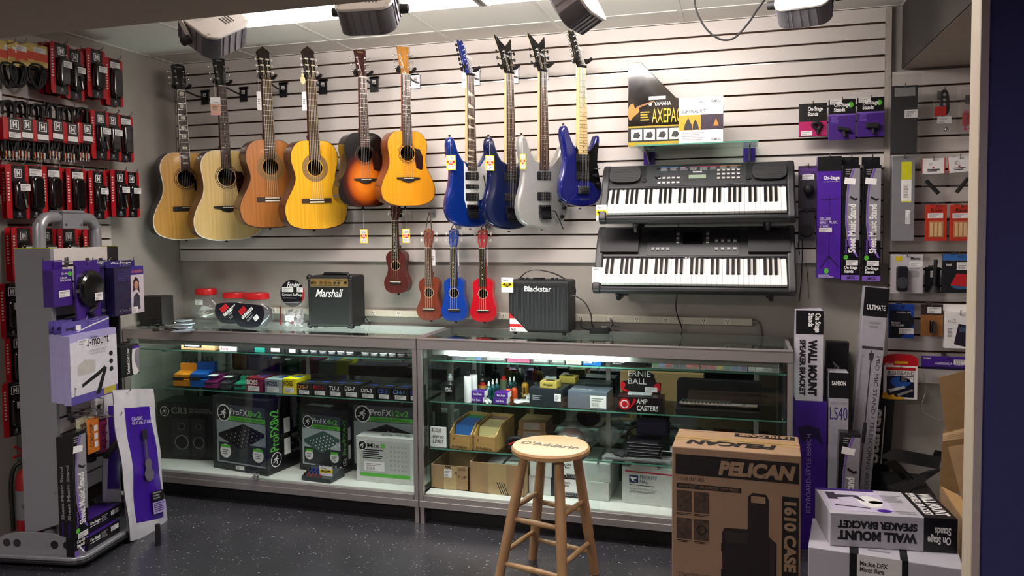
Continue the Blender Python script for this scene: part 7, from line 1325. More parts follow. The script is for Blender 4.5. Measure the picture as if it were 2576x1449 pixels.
for k in range(2):
    Y = -.36; a = onY(1332, 1280, Y); b = onY(1535, 1280, Y); w_ = b.x - a.x; hh = .09; d = .27; t = carton('mixer_bag_carton', ('lower', 'upper')[k] + ' white mixer bag carton in the glass case', 'box', ((a.x + b.x) / 2 + .004 * k, Y + d / 2, DK + .0006 + k * (hh + .0005)), (w_, d, hh), WB, math.radians(-2 + k)); mixer_bag(t, (w_, d, hh))
t = thing('red_marker', 'flat red item lying on the mixer bag carton', 'marker', (t.location.x + .2, t.location.y - .02, DK + 2 * hh + .002), .4); MB().box(-.012, -.05, 0, .012, .05, .012).obj('body', mat('#8a3020', .4), t, .002)
t, s, f, tp = stand('mail_box', 'white priority mail carton with a red line', 'box', (1568, 1190, 1712, 1302), -.37, DK, .2, WB, math.radians(-4)); patch(t, f, (.06, .86, 1, .9), mat('#b5203c', .4)); text(t, f, 'PRIORITY\nMAIL', (.32, .58, .62, .8), mat('#1c2a60', .4), bold=.0); patch(t, f, (.13, .58, .29, .78), mat('#1c2a60', .4), .0008, name='eagle_mark'); patch(t, f, None, LWHITE, .0012, poly=[(.14, .74), (.28, .72), (.2, .66), (.26, .6), (.18, .64)]); text(t, f, 'Large Flat Rate Box', (.14, .38, .62, .45), GREYP); lines(t, f, (.14, .3, .6, .36), 2, GREYP); lines(t, f, (.14, .5, .6, .53), 1, INK); MB().prism([(-.07, 0), (.07, 0), (.06, .012), (-.05, .02)], -.08, .06).xf(Matrix.Translation((-.03, -.02, s[2]))).obj('loose_flap', WB, t); 

# ================================================================== STOOL
BEECH = wood('#ab8358', '#bd976a', .38, (40, 40, 3), .25); SEATW = wood('#b48c5c', '#c49f70', .4, (3, 45, 45), .3)
def zc(pt): return Vector((pt.x, pt.y, 0))
BL, BRr = zc(onZ(1340, 1406, 0)), zc(onZ(1496, 1443, 0)); v = BRr - BL; per = Vector((v.y, -v.x, 0)); FL, FR = BL + per, BRr + per; ctr = (BL + BRr + FL + FR) / 4
SH = .565; R_s = .163
sc_pt = onZ(1385, 1120, SH)
t = thing('bar_stool', 'round wooden stool with branded seat before the display case', 'stool', (0, 0, 0)); off = Vector((sc_pt.x, sc_pt.y, 0)) - ctr
BL, BRr, FL, FR = [p + off * .0 for p in (BL, BRr, FL, FR)]
cs = Vector((sc_pt.x, sc_pt.y, 0))
MB().lathe([(R_s * .9, 0), (R_s, .008), (R_s, .022), (R_s * .96, .03), (R_s * .5, .0305)], 40, (cs.x, cs.y, SH - .03)).obj('seat', SEATW, t, smooth=.6)
fr = (Vector((cs.x, cs.y, SH + .0006)), Vector((math.cos(-.12), math.sin(-.12), 0)), Vector((math.sin(.12), math.cos(.12), 0)), Vector((0, 0, 1)), .25, .05); text(t, fr, "D'Addario", (0, .1, 1, .9), mat('#2e1c10', .5), bold=.015)
legs = []
for p in (FL, FR, BRr, BL):
    top = cs + (p - ctr).normalized() * R_s * .68 + Vector((0, 0, SH - .028)); legs.append((top, p)); MB().tube([top, top.lerp(p, .5), p], .02, 14, rs=[.019, .0225, .019]).obj('leg', BEECH, t, smooth=.8)
for k in range(4):
    for hgt in ((.29, .10) if k in (0, 2) else (.335, .145)):
        (a, b), (c, d) = legs[k], legs[(k + 1) % 4]; pa = a.lerp(b, 1 - hgt / SH); pb = c.lerp(d, 1 - hgt / SH); MB().tube([pa, pa.lerp(pb, .5), pb], .012, 10, rs=[.009, .0125, .009]).obj('rung', BEECH, t, smooth=.8)

# ================================================================== PELICAN CARTON
H_ = .625; a = onZ(1690, 1122, H_); b = onZ(2016, 1147, H_); D_ = .27
W_ = (b - a).length; rz = math.atan2(b.y - a.y, b.x - a.x); nrm = Vector((-math.sin(rz), math.cos(rz), 0)); cc = (a + b) / 2 + nrm * D_ / 2
PC = mat('#9a7c60', .75, var=.06, scale=18, bump=.05, name='pelican_cardboard'); PT = mat('#16100e', .6, name='carton_ink')
t = carton('case_carton', 'tall brown carton with a wheeled case printed on its front', 'box', (cc.x, cc.y, 0), (W_, D_, H_), PC, rz, bevel=.004); s = (W_, D_, H_); f = face(s, 'F'); tp = face(s, 'T')
patch(t, f, (.03, .83, .985, .955), PT); text(t, f, 'PELICAN', (.37, .845, .96, .935), PC, bold=.06, shear=.2, lift=.0014); text(t, f, '> CASE FEATURES', (.05, .795, .26, .815), PT); patch(t, f, (.04, .745, .55, .775), PT); text(t, f, 'WATERTIGHT - CRUSHPROOF - DUST PROOF', (.055, .752, .53, .769), PC, lift=.0014)
pic = mat('#4a382c', .6, var=.5, scale=60, name='photo_ink')
for i in range(2):
    for j in range(2): q = patch(t, f, (.04 + .14 * i, .6 - .17 * j, .16 + .14 * i, .73 - .17 * j), pic, .0006, name='photo_panel'); lines(t, f, (.04 + .14 * i, .575 - .17 * j, .16 + .14 * i, .592 - .17 * j), 2, PT)
patch(t, f, None, PT, .001, poly=circ(.24, .495, .04, 18, .04 * f[4] / f[5])); patch(t, f, None, pic, .0014, poly=circ(.24, .495, .03, 18, .03 * f[4] / f[5]))
cs_ = mat('#241c1a', .55, name='case_ink'); g = patch(t, f, None, cs_, .0008, name='wheeled_case_picture', poly=[(.40, .49), (.42, .525), (.6, .53), (.6, .73), (.64, .755), (.74, .75), (.76, .72), (.76, .5), (.82, .46), (.82, .06), (.48, .02), (.41, .1)]); patch(g, f, (.625, .695, .735, .735), PC, .0014); patch(g, f, None, mat('#322826', .5), .0014, poly=[(.42, .5), (.6, .505), (.6, .44), (.44, .44)]); patch(g, f, None, mat('#322826', .5), .0014, poly=[(.77, .49), (.81, .455), (.81, .08), (.77, .1)])
for z_ in (.38, .22): patch(g, f, (.395, z_, .43, z_ + .05), PT, .0016)
patch(t, f, (.86, .27, .985, .75), PT); text(t, f, '1610 CASE', (.875, .3, .97, .72), PC, rot=270, bold=.05, lift=.0014); text(t, f, '> CASE SPECIFICATIONS', (.06, .19, .34, .21), PT); lines(t, f, (.05, .1, .4, .18), 5, PT); patch(t, f, (.05, .215, .4, .217), PT)
text(t, tp, 'PELICAN', (.1, .18, .82, .42), PT, rot=180, bold=.06, shear=.2); patch(t, tp, (.48, .76, .97, .95), PT); text(t, tp, '1610 CASE', (.52, .79, .93, .92), PC, rot=180, bold=.05, lift=.0014); text(t, tp, 'www.pelican.com', (.05, .88, .3, .93), PT, rot=180); patch(t, tp, (0, .48, 1, .5), mat('#5f472e', .8), .0005, name='flap_seam'); patch(t, tp, (0, .38, 1, .62), mat('#b0905f', .3, coat=.3), .0004, name='packing_tape')

# ================================================================== STACK OF CARTONS BY THE PILLAR
YS = -1.02; zb = .315
WBX = mat('#bdbac4', .5, var=.03, name='white_corrugated')
base_h = .17
def on_edge(x0, x1, py, z): a = onZ(x0, py, z); return a
a = onZ(2033, 1375, zb); b = onZ(2425, 1433, zb); d = .30; W_ = (b - a).length; rz = math.atan2(b.y - a.y, b.x - a.x); nrm = Vector((-math.sin(rz), math.cos(rz), 0)); cc = (a + b) / 2 + nrm * d / 2; hh = zb - base_h - .001
carton('plain_carton', 'brown carton at the bottom of the stack by the pillar', 'box', (cc.x, cc.y, 0), (W_ * .96, d * .96, base_h), CARD, rz, bevel=.003)
t = carton('mixer_bag_carton', 'white mixer bag carton lying under the speaker bracket box', 'box', (cc.x, cc.y, base_h + .0006), (W_, d, hh), WBX, rz, bevel=.003); mixer_bag(t, (W_, d, hh))
zt2 = zb + .0012; a = onZ(2088, 1372, zt2); b = onZ(2408, 1392, zt2); W_ = (b - a).length; rz2 = math.atan2(b.y - a.y, b.x - a.x); nrm = Vector((-math.sin(rz2), math.cos(rz2), 0)); d = .27; hh = .12; cc = (a + b) / 2 + nrm * d / 2
def bracket_box(t, s, flip):
    f = face(s, 'F'); tp = face(s, 'T'); r = 180 if flip else 0
    patch(t, f, (.74, 0, 1, 1), BK, .0006); text(t, f, 'WALL MOUNT', (.06, .2, .69, .5), INK, rot=r, bold=.06); text(t, f, 'SPEAKER BRACKET', (.06, .56, .69, .8), INK, rot=r, bold=.05); text(t, f, 'On Stage\nStands', (.77, .22, .95, .74), LWHITE, rot=r, bold=.03, lift=.0014)
    patch(t, tp, (.74, 0, 1, 1), BK, .0006); text(t, tp, 'WALL MOUNT', (.86, .1, .97, .95), LWHITE, rot=270, bold=.05, lift=.0014); text(t, tp, 'SPEAKER BRACKET', (.77, .1, .84, .95), LWHITE, rot=270, bold=.04, lift=.0014); patch(t, tp, (.03, .1, .55, .9), mat('#cfc6de', .45), .0006); patch(t, tp, None, LWHITE, .001, poly=circ(.4, .5, .1, 18, .22)); patch(t, tp, None, mat('#3a3440', .4), .0012, name='bracket_picture', poly=[(.06, .55), (.14, .55), (.14, .62), (.28, .68), (.34, .5), (.36, .52), (.32, .74), (.14, .74), (.14, .84), (.06, .84)]); patch(t, tp, None, mat('#3a3440', .4), .0012, name='bracket_picture', poly=[(.08, .3), (.36, .22), (.36, .25), (.08, .34)]); patch(t, tp, (.0, .92, .5, 1), PB, .0008); text(t, tp, 'TILT', (.42, .44, .48, .52), LWHITE, rot=180); lines(t, tp, (.52, .5, .7, .8), 6, GREYP); text(t, tp, 'SWIVEL & TILT\nFor a Customized Fit', (.52, .06, .7, .18), INK, rot=180)
    for c, v_ in ((.44, .48), (.46, .16)): patch(t, tp, None, PURP, .001, name='oval_badge', poly=circ(c, v_, .06, 16, .06))
t = carton('speaker_bracket_box', 'white and black speaker bracket box lying upside down on the stack', 'box', (cc.x, cc.y, zt2), (W_, d, hh), WBX, rz2, bevel=.002); bracket_box(t, (W_, d, hh), True)
# open carton flaps behind the pillar
t = thing('open_carton', 'tall opened brown carton with raised flaps beside the pillar', 'box', onZ(2470, 1560, 0) * 1.0); t.location.z = 0; o = t.location
def wp(px, py, Y): return onY(px, py, Y) - o
def slab(nm, pts, m, th=.004):
    P_ = [Vector(p) for p in pts]; n = (P_[1] - P_[0]).cross(P_[2] - P_[0]).normalized() * th; k = len(P_); MB().add(P_ + [p + n for p in P_], [tuple(range(k - 1, -1, -1)), tuple(range(k, 2 * k))] + [(i, (i + 1) % k, k + (i + 1) % k, k + i) for i in range(k)]).obj(nm, m, t)
Yc = -.72
slab('back_flap', [wp(2362, 950, -.35), wp(2500, 915, -.35), wp(2500, 1090, -.35), wp(2380, 1090, -.35)], CARD2)
slab('back_panel', [wp(2372, 1085, -.36), wp(2500, 1070, -.36), wp(2500, 1240, -.36), wp(2364, 1240, -.36)], CARD2)
slab('folded_flap', [wp(2385, 1125, -.62), wp(2500, 1105, -.62), wp(2500, 1290, -.66), wp(2430, 1292, -.66)], CARD)
a_ = onY(2364, 1225, -.40); b_ = onY(2440, 1340, -.95); X0 = a_.x
slab('side_panel', [wp(2364, 1225, -.40), wp(2447, 1345, -.95), Vector((wp(2447, 1345, -.95).x, wp(2447, 1345, -.95).y, .001)), Vector((wp(2364, 1225, -.40).x, wp(2364, 1225, -.40).y, .001))], CARD)
slab('inner_flap', [wp(2366, 1222, -.40), wp(2440, 1260, -.7), wp(2475, 1330, -.9), wp(2447, 1342, -.95)], mat('#b08a5a', .75, var=.06, scale=25))
for k in range(4): slab('torn_edge', [wp(2372, 1090 + 4 * k, -.5 + .02 * k), wp(2500, 1062 + 6 * k, -.5 + .02 * k), wp(2500, 1075 + 6 * k, -.51 + .02 * k), wp(2372, 1098 + 4 * k, -.51 + .02 * k)], CARD, .003)
# torn black plastic wedges
BP = mat('#1c1c20', .35, var=.2, name='black_foamboard')
for k, q in enumerate((((2210, 1150, -.35), (2250, 1128, -.3), (2370, 1150, -.22), (2362, 1180, -.25), (2250, 1160, -.33)), ((2225, 1165, -.4), (2252, 1155, -.4), (2300, 1205, -.38), (2280, 1215, -.36)), ((2230, 1225, -.45), (2330, 1185, -.3), (2375, 1175, -.28), (2280, 1240, -.42)), ((2345, 1150, -.2), (2352, 1132, -.2), (2370, 1136, -.2), (2366, 1160, -.2)))):
    o = sum((onY(*p) for p in q), Vector()) / len(q); t = thing('packaging_sheet', ('broad black torn sheet lying across the scrap in the niche', 'narrow black strip slanting down in the niche scrap', 'long black torn sheet at the front of the niche scrap', 'small black curl of sheet beside the opened carton')[k], 'packaging', o); slab('torn_sheet', [wp(*p) for p in q], BP)
t = thing('packaging_box', 'dark box beneath the torn black sheets in the niche', 'box', (onY(2290, 1300, -.3).x, -.3, 0))
MB().box(-.1, -.14, 0, .07, .16, .33).obj('dark_carton', mat('#101012', .5), t, .01)

# ================================================================== LEANING STAND BOXES
Yp = -.30
def leaning(name, label, cat, rect, Y, depth, z, m, lean=0., h=None):
    px0, py0, px1, py1 = rect; a = onY(px0, py1, Y); b = onY(px1, py1, Y); w_ = b.x - a.x; top = onY((px0 + px1) / 2, py0, Y).z; h = h or (top - z)
    t = thing(name, label, cat, M=Matrix.Translation(((a.x + b.x) / 2, Y + depth / 2, z + .0006)) @ Matrix.Rotation(math.radians(lean), 4, 'Y')); s = (w_, depth, h); MB().box(-w_ / 2, -depth / 2, 0, w_ / 2, depth / 2, h).obj('box_body', m, t, .002); return t, s, face(s, 'F')
zpb = onY(2036, 1010, -.33).z
t, s, f = leaning('bench_box', 'purple keyboard bench box standing beside the display case', 'box', (2000, 1010, 2078, 1290), -.33, .2, 0, mat('#3a1784', .45, name='violet_carton')); text(t, f, 'KEYBOARD-STYLE BENCH', (.35, .25, .5, .78), mat('#a58fd0', .5), rot=90); patch(t, f, None, mat('#1c0c40', .5), .0006, name='bench_picture', poly=[(.05, .82), (.4, .84), (.75, .82), (.9, .7), (.6, .76), (.2, .72)])
t, s, f = leaning('speaker_bracket_box', 'white and black speaker bracket box standing on the purple box', 'box', (2001, 782, 2070, 1009), -.33, .12, s[2] + .0006, WBX, 0, onY(2036, 782, -.33).z - zpb); patch(t, f, (0, .74, 1, 1), BK, .0006); text(t, f, 'WALL MOUNT', (.45, .06, .78, .68), INK, rot=270, bold=.06); text(t, f, 'SPEAKER BRACKET', (.14, .06, .36, .68), INK, rot=270, bold=.05); text(t, f, 'On Stage\nStands', (.45, .76, .9, .97), LWHITE, rot=270, bold=.03, lift=.0014)
t, s, f = leaning('speaker_stand_box', 'white and black tall speaker stand box marked LS40', 'box', (2082, 938, 2132, 1290), -.33, .1, 0, mat('#a9a6b0', .45), .0); patch(t, f, (0, .86, 1, 1.0), BK, .0006); text(t, f, 'SAMSON', (.15, .93, .85, .955), LWHITE, bold=.03, lift=.0014); text(t, f, 'LS40', (.06, .74, .94, .81), mat('#2c2470', .4), bold=.0); text(t, f, 'SPEAKER STAND', (.08, .825, .9, .84), GREYP)
t = thing('music_stand_box', 'small black music stand box leaning before the speaker stand box', 'box', M=Matrix.Translation((onY(2126, 1230, -.4).x, -.4, .0006)) @ Matrix.Rotation(math.radians(1.5), 4, 'Y')); sheet_stand(t, (.085, .06, onY(2126, 1085, -.4).z))
t, s, f = leaning('mic_stand_box', 'long white and black boom microphone stand box leaning in the corner', 'box', (2118, 722, 2178, 1310), -.215, .08, 0, mat('#a8a5ae', .45), 4.2); patch(t, f, (0, .89, 1, 1), BK, .0006); text(t, f, 'ULTIMATE', (.15, .915, .9, .935), LWHITE, bold=.02, lift=.0014); text(t, f, 'PRO MIC STAND / TELESCOPING BOOM', (.72, .2, .88, .74), mat('#3c3844', .5), rot=270); text(t, f, 'Road-worthy construction', (.06, .42, .2, .74), GREYP, rot=270); patch(t, f, (.48, .05, .53, .76), mat('#4a464c', .4), .0008, name='stand_picture'); patch(t, f, (.1, .765, .95, .775), mat('#3a363c', .4), .001, name='stand_picture'); patch(t, f, None, mat('#3a363c', .4), .0012, poly=[(.4, .75), (.62, .75), (.58, .72), (.45, .72)]); lines(t, f, (.3, .84, .8, .87), 2, GREYP); patch(t, f, None, mat('#3a363c', .4), .0012, poly=[(.44, .4), (.57, .4), (.6, .45), (.57, .48), (.44, .48), (.42, .45)])
t, s, f = leaning('stand_bag', 'long black stand bag leaning against the corner trim', 'bag', (2150, 900, 2225, 1330), -.115, .07, 0, mat('#0c0c0f', .6, name='black_nylon'), 3.2); text(t, f, 'Stands', (.15, .42, .6, .72), LWHITE, rot=90, bold=.03); patch(t, f, (.68, .42, .72, .74), LWHITE, .0006)
t, s, f = leaning('stand_bag', 'plain black upright box behind the speaker stand box', 'box', (2062, 860, 2118, 1300), -.09, .05, 0, mat('#121116', .5), 1.5); text(t, f, 'ATG', (.3, .7, .6, .9), GREYP, rot=270)
# ================================================================== PACKS HUNG ON THE BACK PANELS
def hook_at(p, L, m=None, lab='steel hook on the back slats carrying a boxed stand', grp='steel hooks near the corner trim'):
    t = thing('slat_hook', lab, 'hook', (p.x, -.02, p.z), 0, grp); MB().box(-.011, -.004, -.022, .011, 0, .018).obj('hook_plate', m or STEEL, t); MB().tube([(0, -.002, 0), (0, -L + .012, .001), (0, -L, .008), (0, -L - .002, .022)], .0024, 6).obj('prong', m or STEEL, t, smooth=.8)
def hang(name, label, cat, rect, Y, depth, m, bevel=.0012, hk=True, rot=0., group=None):
    """pack hanging from a hook, front face filling the pixel rect on the plane Y"""
    px0, py0, px1, py1 = rect; mx = (px0 + px1) / 2; a = onY(px0, (py0 + py1) / 2, Y); b = onY(px1, (py0 + py1) / 2, Y); w_ = b.x - a.x; zt_ = onY(mx, py0, Y).z; zb_ = onY(mx, py1, Y).z; h = zt_ - zb_
    t = thing(name, label, cat, M=Matrix.Translation(((a.x + b.x) / 2, Y + depth / 2, zb_)) @ Matrix.Rotation(math.radians(rot), 4, 'Y'), group=group); s = (w_, depth, h); 
    if m is not None: MB().box(-w_ / 2, -depth / 2, 0, w_ / 2, depth / 2, h).obj('box_body' if depth > .01 else 'backing_card', m, t, bevel)
    if hk: hook_at(Vector(((a.x + b.x) / 2, 0, zt_ - .012)), -Y - .01, lab='steel hook for the ' + ' '.join(label.split(',')[0].split()[:11]), grp=None)
    return t, s, face(s, 'F')
MAG = mat('#b01460', .4)
t, s, f = hang('mic_clip_pack', 'black and magenta carded microphone clip', 'clip pack', (2010, 260, 2080, 344), -.12, .003, BK); patch(t, f, (0, .02, 1, .46), MAG, .0006); text(t, f, 'On-Stage\nStands', (.32, .62, .85, .9), LWHITE, bold=.03); sticker(t, f, (.08, .04, .48, .18)); MB().tube(smooth_loop([(.02, -.012, .03), (.0, -.014, .05), (.005, -.02, .062), (.03, -.02, .058), (.032, -.014, .045), (.022, -.012, .03), (.022, -.01, .012)], 4, False), .008, 8).obj('clip', RUBBER, t, smooth=.9)
for k, r in enumerate(((2084, 250, 2152, 352), (2156, 245, 2224, 344))):
    t, s, f = hang('mic_clip_pack', ('purple carded clip with the taller black clamp', 'purple carded clip nearest the corner trim, with a stubby clamp')[k], 'clip pack', r, -.12, .003, mat('#43207c', .4)); patch(t, f, (0, .64, 1, 1), BK, .0006); text(t, f, 'On-Stage\nStands', (.2, .7, .8, .92), LWHITE, bold=.03, lift=.0014); patch(t, f, None, GREEN, .001, name='green_seal', poly=circ(.82, .86, .1, 16, .07)); patch(t, f, (0, .6, 1, .64), LPURP, .0008); sticker(t, f, (.05, .88, .5, 1.0)); lines(t, f, (.1, .4, .4, .58), 6, LPURP)
    MB().prism([(-.02, .062), (.03, .05), (.034, .035), (-.018, .045)] if k == 0 else [(-.02, .06), (.03, .06), (.03, .035), (-.02, .038)], -.03, -.003).cyl((.012, -.016, .012), (.008, -.016, .045), .009, 10).obj('clamp', RUBBER, t, .003)
t, s, f = hang('windscreen_pack', 'dark carded foam microphone windscreen', 'foam pack', (2008, 417, 2058, 525), -.08, .003, mat('#2a2632', .45)); patch(t, f, (0, .78, 1, .96), mat('#4a2c60', .4), .0006); text(t, f, 'Foam Microphone\nWindscreen', (.08, .8, .9, .94), LPURP, lift=.0012); sticker(t, f, (.2, .68, .8, .8)); MB().ball((0, -.024, s[2] * .45), .022, 12, (1.1, .9, 1.2)).obj('foam_ball', RUBBER, t, smooth=1.2)
t, s, f = hang('windscreen_pack', 'empty-looking dark pack with a small round foam piece', 'foam pack', (2008, 530, 2050, 605), -.06, .003, mat('#322c34', .5)); MB().cyl((0, -.002, s[2] * .35), (0, -.012, s[2] * .35), .028, 18).cyl((0, -.012, s[2] * .35), (0, -.0125, s[2] * .35), .01, 12).obj('foam_disc', RUBBER, t, smooth=.6)
t, s, f = hang('music_stand_box', 'long purple deluxe sheet music stand box', 'box', (2056, 393, 2116, 700), -.14, .06, PURP); patch(t, f, (0, .88, 1, 1), BK, .0006); text(t, f, 'On-Stage', (.25, .8, .92, .84), LWHITE, bold=.03); patch(t, f, (.25, .79, .92, .793), LWHITE, .0008); text(t, f, 'DELUXE\nSHEET MUSIC\nSTAND', (.1, .42, .85, .5), LWHITE); sticker(t, f, (.08, .38, .62, .415)); patch(t, f, (.49, .12, .515, .68), mat('#1a0c3c', .5), .0006, name='stand_picture'); patch(t, f, None, mat('#1a0c3c', .5), .0006, poly=[(.15, .64), (.9, .65), (.9, .657), (.15, .647)]); patch(t, f, None, mat('#1a0c3c', .5), .0006, poly=[(.1, .07), (.5, .17), (.95, .08), (.95, .09), (.5, .19), (.1, .08)]); patch(t, f, None, GREEN, .0008, name='green_seal', poly=circ(.4, .06, .1, 14, .024)); text(t, f, 'TRADITIONAL\nAMERICAN DESIGN', (.06, .005, .7, .03), LWHITE)
for k, r in enumerate(((2118, 393, 2163, 705), (2170, 393, 2216, 707))):
    t, s, f = hang('music_stand_box', ('black compact music stand box hanging next to the purple one', 'black compact music stand box hanging next to the corner trim')[k], 'box', r, -.14, .05, None); sheet_stand(t, (s[0], s[1], s[2] * .93)); MB().box(-s[0] / 2, s[1] / 2 - .002, s[2] * .93, s[0] / 2, s[1] / 2, s[2]).obj('hang_flap', BK, t)
# --- niche
FILM = clear('#f8f8f8', 1.28, .06, .02)
t, s, f = hang('strap_bag', 'clear bag holding a black folded strap', 'bagged strap', (2243, 215, 2308, 385), -.13, .02, mat('#0d0d10', .7)); MB().box(-s[0] * .62, -.016, -.02, s[0] * .62, .012, s[2] + .05).obj('clear_bag', FILM, t, .006); patch(t, f, (.1, .84, .9, .97), mat('#8a8a88', .4), .001, name='label_card'); sticker(t, f, (.5, .52, 1, .64))
t, s, f = hang('metronome_box', 'tall silver grey box with a yellow and white label', 'box', (2244, 392, 2301, 606), -.12, .06, mat('#8a8a8e', .4, .3)); patch(t, f, (.4, .72, .85, .93), mat('#c8c820', .45), .0006); patch(t, f, (.4, .46, .85, .72), WHITE, .0006); patch(t, f, (.4, .455, .85, .47), mat('#c8c820', .45), .0008); lines(t, f, (.5, .5, .75, .66), 9, GREYP); sticker(t, f, (.6, .2, .82, .36), rot=90)
for k, (r, lab) in enumerate((((2354, 225, 2396, 320), 'black and red string winder in a clear bag'), ((2425, 235, 2470, 335), 'pink plastic picks in a clear bag at the pillar edge'))):
    t, s, f = hang('tool_bag', lab, 'bagged tool', r, -.1, .004, None); MB().box(-s[0] * .7, -.02, -.03, s[0] * .7, .0, s[2] * 1.1).obj('clear_bag', FILM, t, .004)
    if k == 0:
        b = MB().prism(smooth_loop([(-.014, .06), (-.016, s[2] - .02), (0, s[2]), (.016, s[2] - .02), (.02, .07), (.0, .05)], 4), -.008, -.002); b.obj('winder', RUBBER, t, .002)
        for z_ in (.6, .72, .86): MB().prism(circ(0, s[2] * z_, .007, 12), -.0095, -.0082).obj('finger_hole', GREYP, t)
        patch(t, f, (-.1, .3, .6, .55), mat('#b8241c', .4), .008, .002, 'red_tag'); sticker(t, f, (.1, .1, .95, .28)); MB().ball((.008, -.012, -.012), .01, 10).obj('metal_ball', CHROME, t, smooth=1.2)
    else:
        for i in range(3):
            for j in range(5): MB().cyl((-.03 + i * .02, -.008, .02 + j * .018), (-.03 + i * .02, -.012, .02 + j * .018), .008, 10).obj('plastic_dot', mat('#b04a68', .3), t, smooth=.6)
        patch(t, f, (-.1, .2, .7, .5), mat('#b04a20', .4), .006, .002, 'red_tag')
for k, r in enumerate(((2318, 398, 2378, 437), (2386, 393, 2444, 433))):
    t, s, f = hang('parts_bag', ('bagged black lug under a straight white header', 'bagged silver and black rod under a tilted white header')[k], 'bagged part', r, -.1, .002, WHITE, rot=(0, -5)[k]); text(t, f, 'SOMETHING', (.2, .12, .8, .26), INK) if False else lines(t, f, (.25, .1, .8, .3), 2, INK); patch(t, f, (0, 0, .04, 1), RED, .0006); patch(t, f, (.96, 0, 1, 1), RED, .0006); patch(t, f, None, RED, .0008, name='red_triangle', poly=[(.44, .42), (.56, .42), (.5, .32)]); sticker(t, f, (.3, .5, .5, .75)); MB().box(-s[0] / 2, -.012, -.14, s[0] / 2, .0, 0).obj('clear_bag', FILM, t, .004); sg = (1, -1)[k]; MB().cyl((-.03 * sg, -.008, -.03), (.022 * sg, -.008, -.09), .009, 10).obj('part', (RUBBER, mat('#3a3a3c', .2, .8))[k], t, smooth=.6)
for k, r in enumerate(((2328, 515, 2382, 606), (2390, 515, 2446, 606))):
    t, s, f = hang('reed_pack', ('red reed pack hanging beside the tall silver box', 'red reed pack hanging at the pillar edge')[k], 'reed pack', r, -.1, .014, mat('#b8301c', .4)); text(t, f, 'Rico', (.25, .8, .75, .9), mat('#3a0c0c', .4), bold=.02); sticker(t, f, (.1, .63, .82, .77)); MB().box(-s[0] * .34, -.009, s[2] * .1, s[0] * .34, -.0065, s[2] * .55).obj('window', mat('#b87a5a', .3), t)
    for j in range(3): MB().box(-s[0] * .28 + j * s[0] * .2, -.0105, s[2] * .13, -s[0] * .14 + j * s[0] * .2, -.009, s[2] * .5).obj('reed', mat('#cfae7a', .5), t, .002)
t, s, f = hang('tuner_blister', 'white blister pack with a black round-faced metronome', 'blister pack', (2240, 640, 2322, 738), -.1, .003, mat('#b9b6ba', .4)); MB().prism(rrect(-.045, .012, .002, .125, .01), -.03, -.003).obj('device', mat('#1a1a20', .3), t, .004); MB().cyl((-.022, -.03, .05), (-.022, -.034, .05), .026, 24).cyl((-.022, -.034, .05), (-.022, -.036, .05), .018, 20).obj('dial', mat('#4a4c50', .3, .4), t, smooth=.5); patch(t, f, (.15, .82, .36, .95), mat('#c9b01c', .4), .0006); text(t, f, 'Matrix', (.62, .86, .92, .94), INK, bold=.02); sticker(t, f, (.58, .68, .98, .82)); lines(t, f, (.6, .4, .92, .64), 7, GREYP)
t, s, f = hang('device_pack', 'dark pack with a slim black stand between the blister and the blue pack', 'pack', (2326, 672, 2366, 735), -.06, .003, mat('#17171b', .4)); MB().cyl((.005, -.012, .03), (.01, -.012, .15), .008, 10).cyl((.005, -.012, 0), (.005, -.012, .03), .03, 16, .01).obj('stand', RUBBER, t, smooth=.6); sticker(t, f, (.35, .6, .7, .85))
t, s, f = hang('device_pack', 'black pack with blue flap and a red card', 'pack', (2371, 640, 2450, 737), -.1, .02, mat('#131318', .4)); patch(t, f, (0, .84, 1, 1), mat('#2f62a8', .4), .0006); patch(t, f, None, mat('#2c5a8a', .4), .0008, poly=circ(.62, .2, .36, 20, .1)); patch(t, f, None, mat('#b81c24', .4), .0012, name='red_card', poly=[(.25, .2), (.85, .16), (.98, .48), (.45, .5)]); sticker(t, f, (.45, .6, .95, .8)); text(t, f, 'SNARK', (.1, .7, .3, .76), LWHITE, bold=.02)
t, s, f = hang('device_pack', 'blue and black wireless adapter pack', 'pack', (2236, 766, 2300, 851), -.1, .03, mat('#163f94', .4)); patch(t, f, None, mat('#0f1218', .4), .0006, poly=[(.05, .82), (.05, .02), (.5, .02), (1, .45), (1, .6), (.85, .7), (.8, .82)]); text(t, f, 'Blackstar\nTONE:LINK', (.1, .35, .6, .5), LWHITE, bold=.03, lift=.0012); patch(t, f, (.1, .52, .8, .72), mat('#24282e', .3), .001, name='receiver'); sticker(t, f, (.4, .13, .98, .3)); text(t, f, 'FREEDOM', (.3, .74, .85, .79), LWHITE, lift=.0012)
t, s, f = hang('slide_pack', 'brown card with a chrome guitar slide', 'slide pack', (2316, 766, 2372, 846), -.09, .003, mat('#8a5c30', .5)); patch(t, f, (0, .68, 1, 1), mat('#2a2020', .4), .0006); sticker(t, f, (.3, .72, .92, .92)); MB().lathe([(.011, 0), (.012, .004), (.012, .05), (.011, .056)], 18, (0, -.016, .018)).obj('slide', mat('#5a5a5e', .12, 1.), t, smooth=.6)
t, s, f = hang('tuner_box', 'white tuner box with a dark device picture', 'box', (2378, 785, 2452, 877), -.11, .05, WHITE); MB().box(-s[0] / 2, .02, s[2], s[0] / 2, .022, s[2] + .03).obj('hang_flap', WHITE, t); text(t, f, 'm3', (.08, .7, .35, .8), GREYP); patch(t, f, None, mat('#1f1a2c', .4), .0008, name='device_picture', poly=[(.3, .12), (.75, .04), (.92, .62), (.45, .68)]); patch(t, f, (.48, .45, .68, .58), mat('#3c4a66', .3), .0012); lines(t, f, (.08, .3, .26, .55), 7, GREYP)
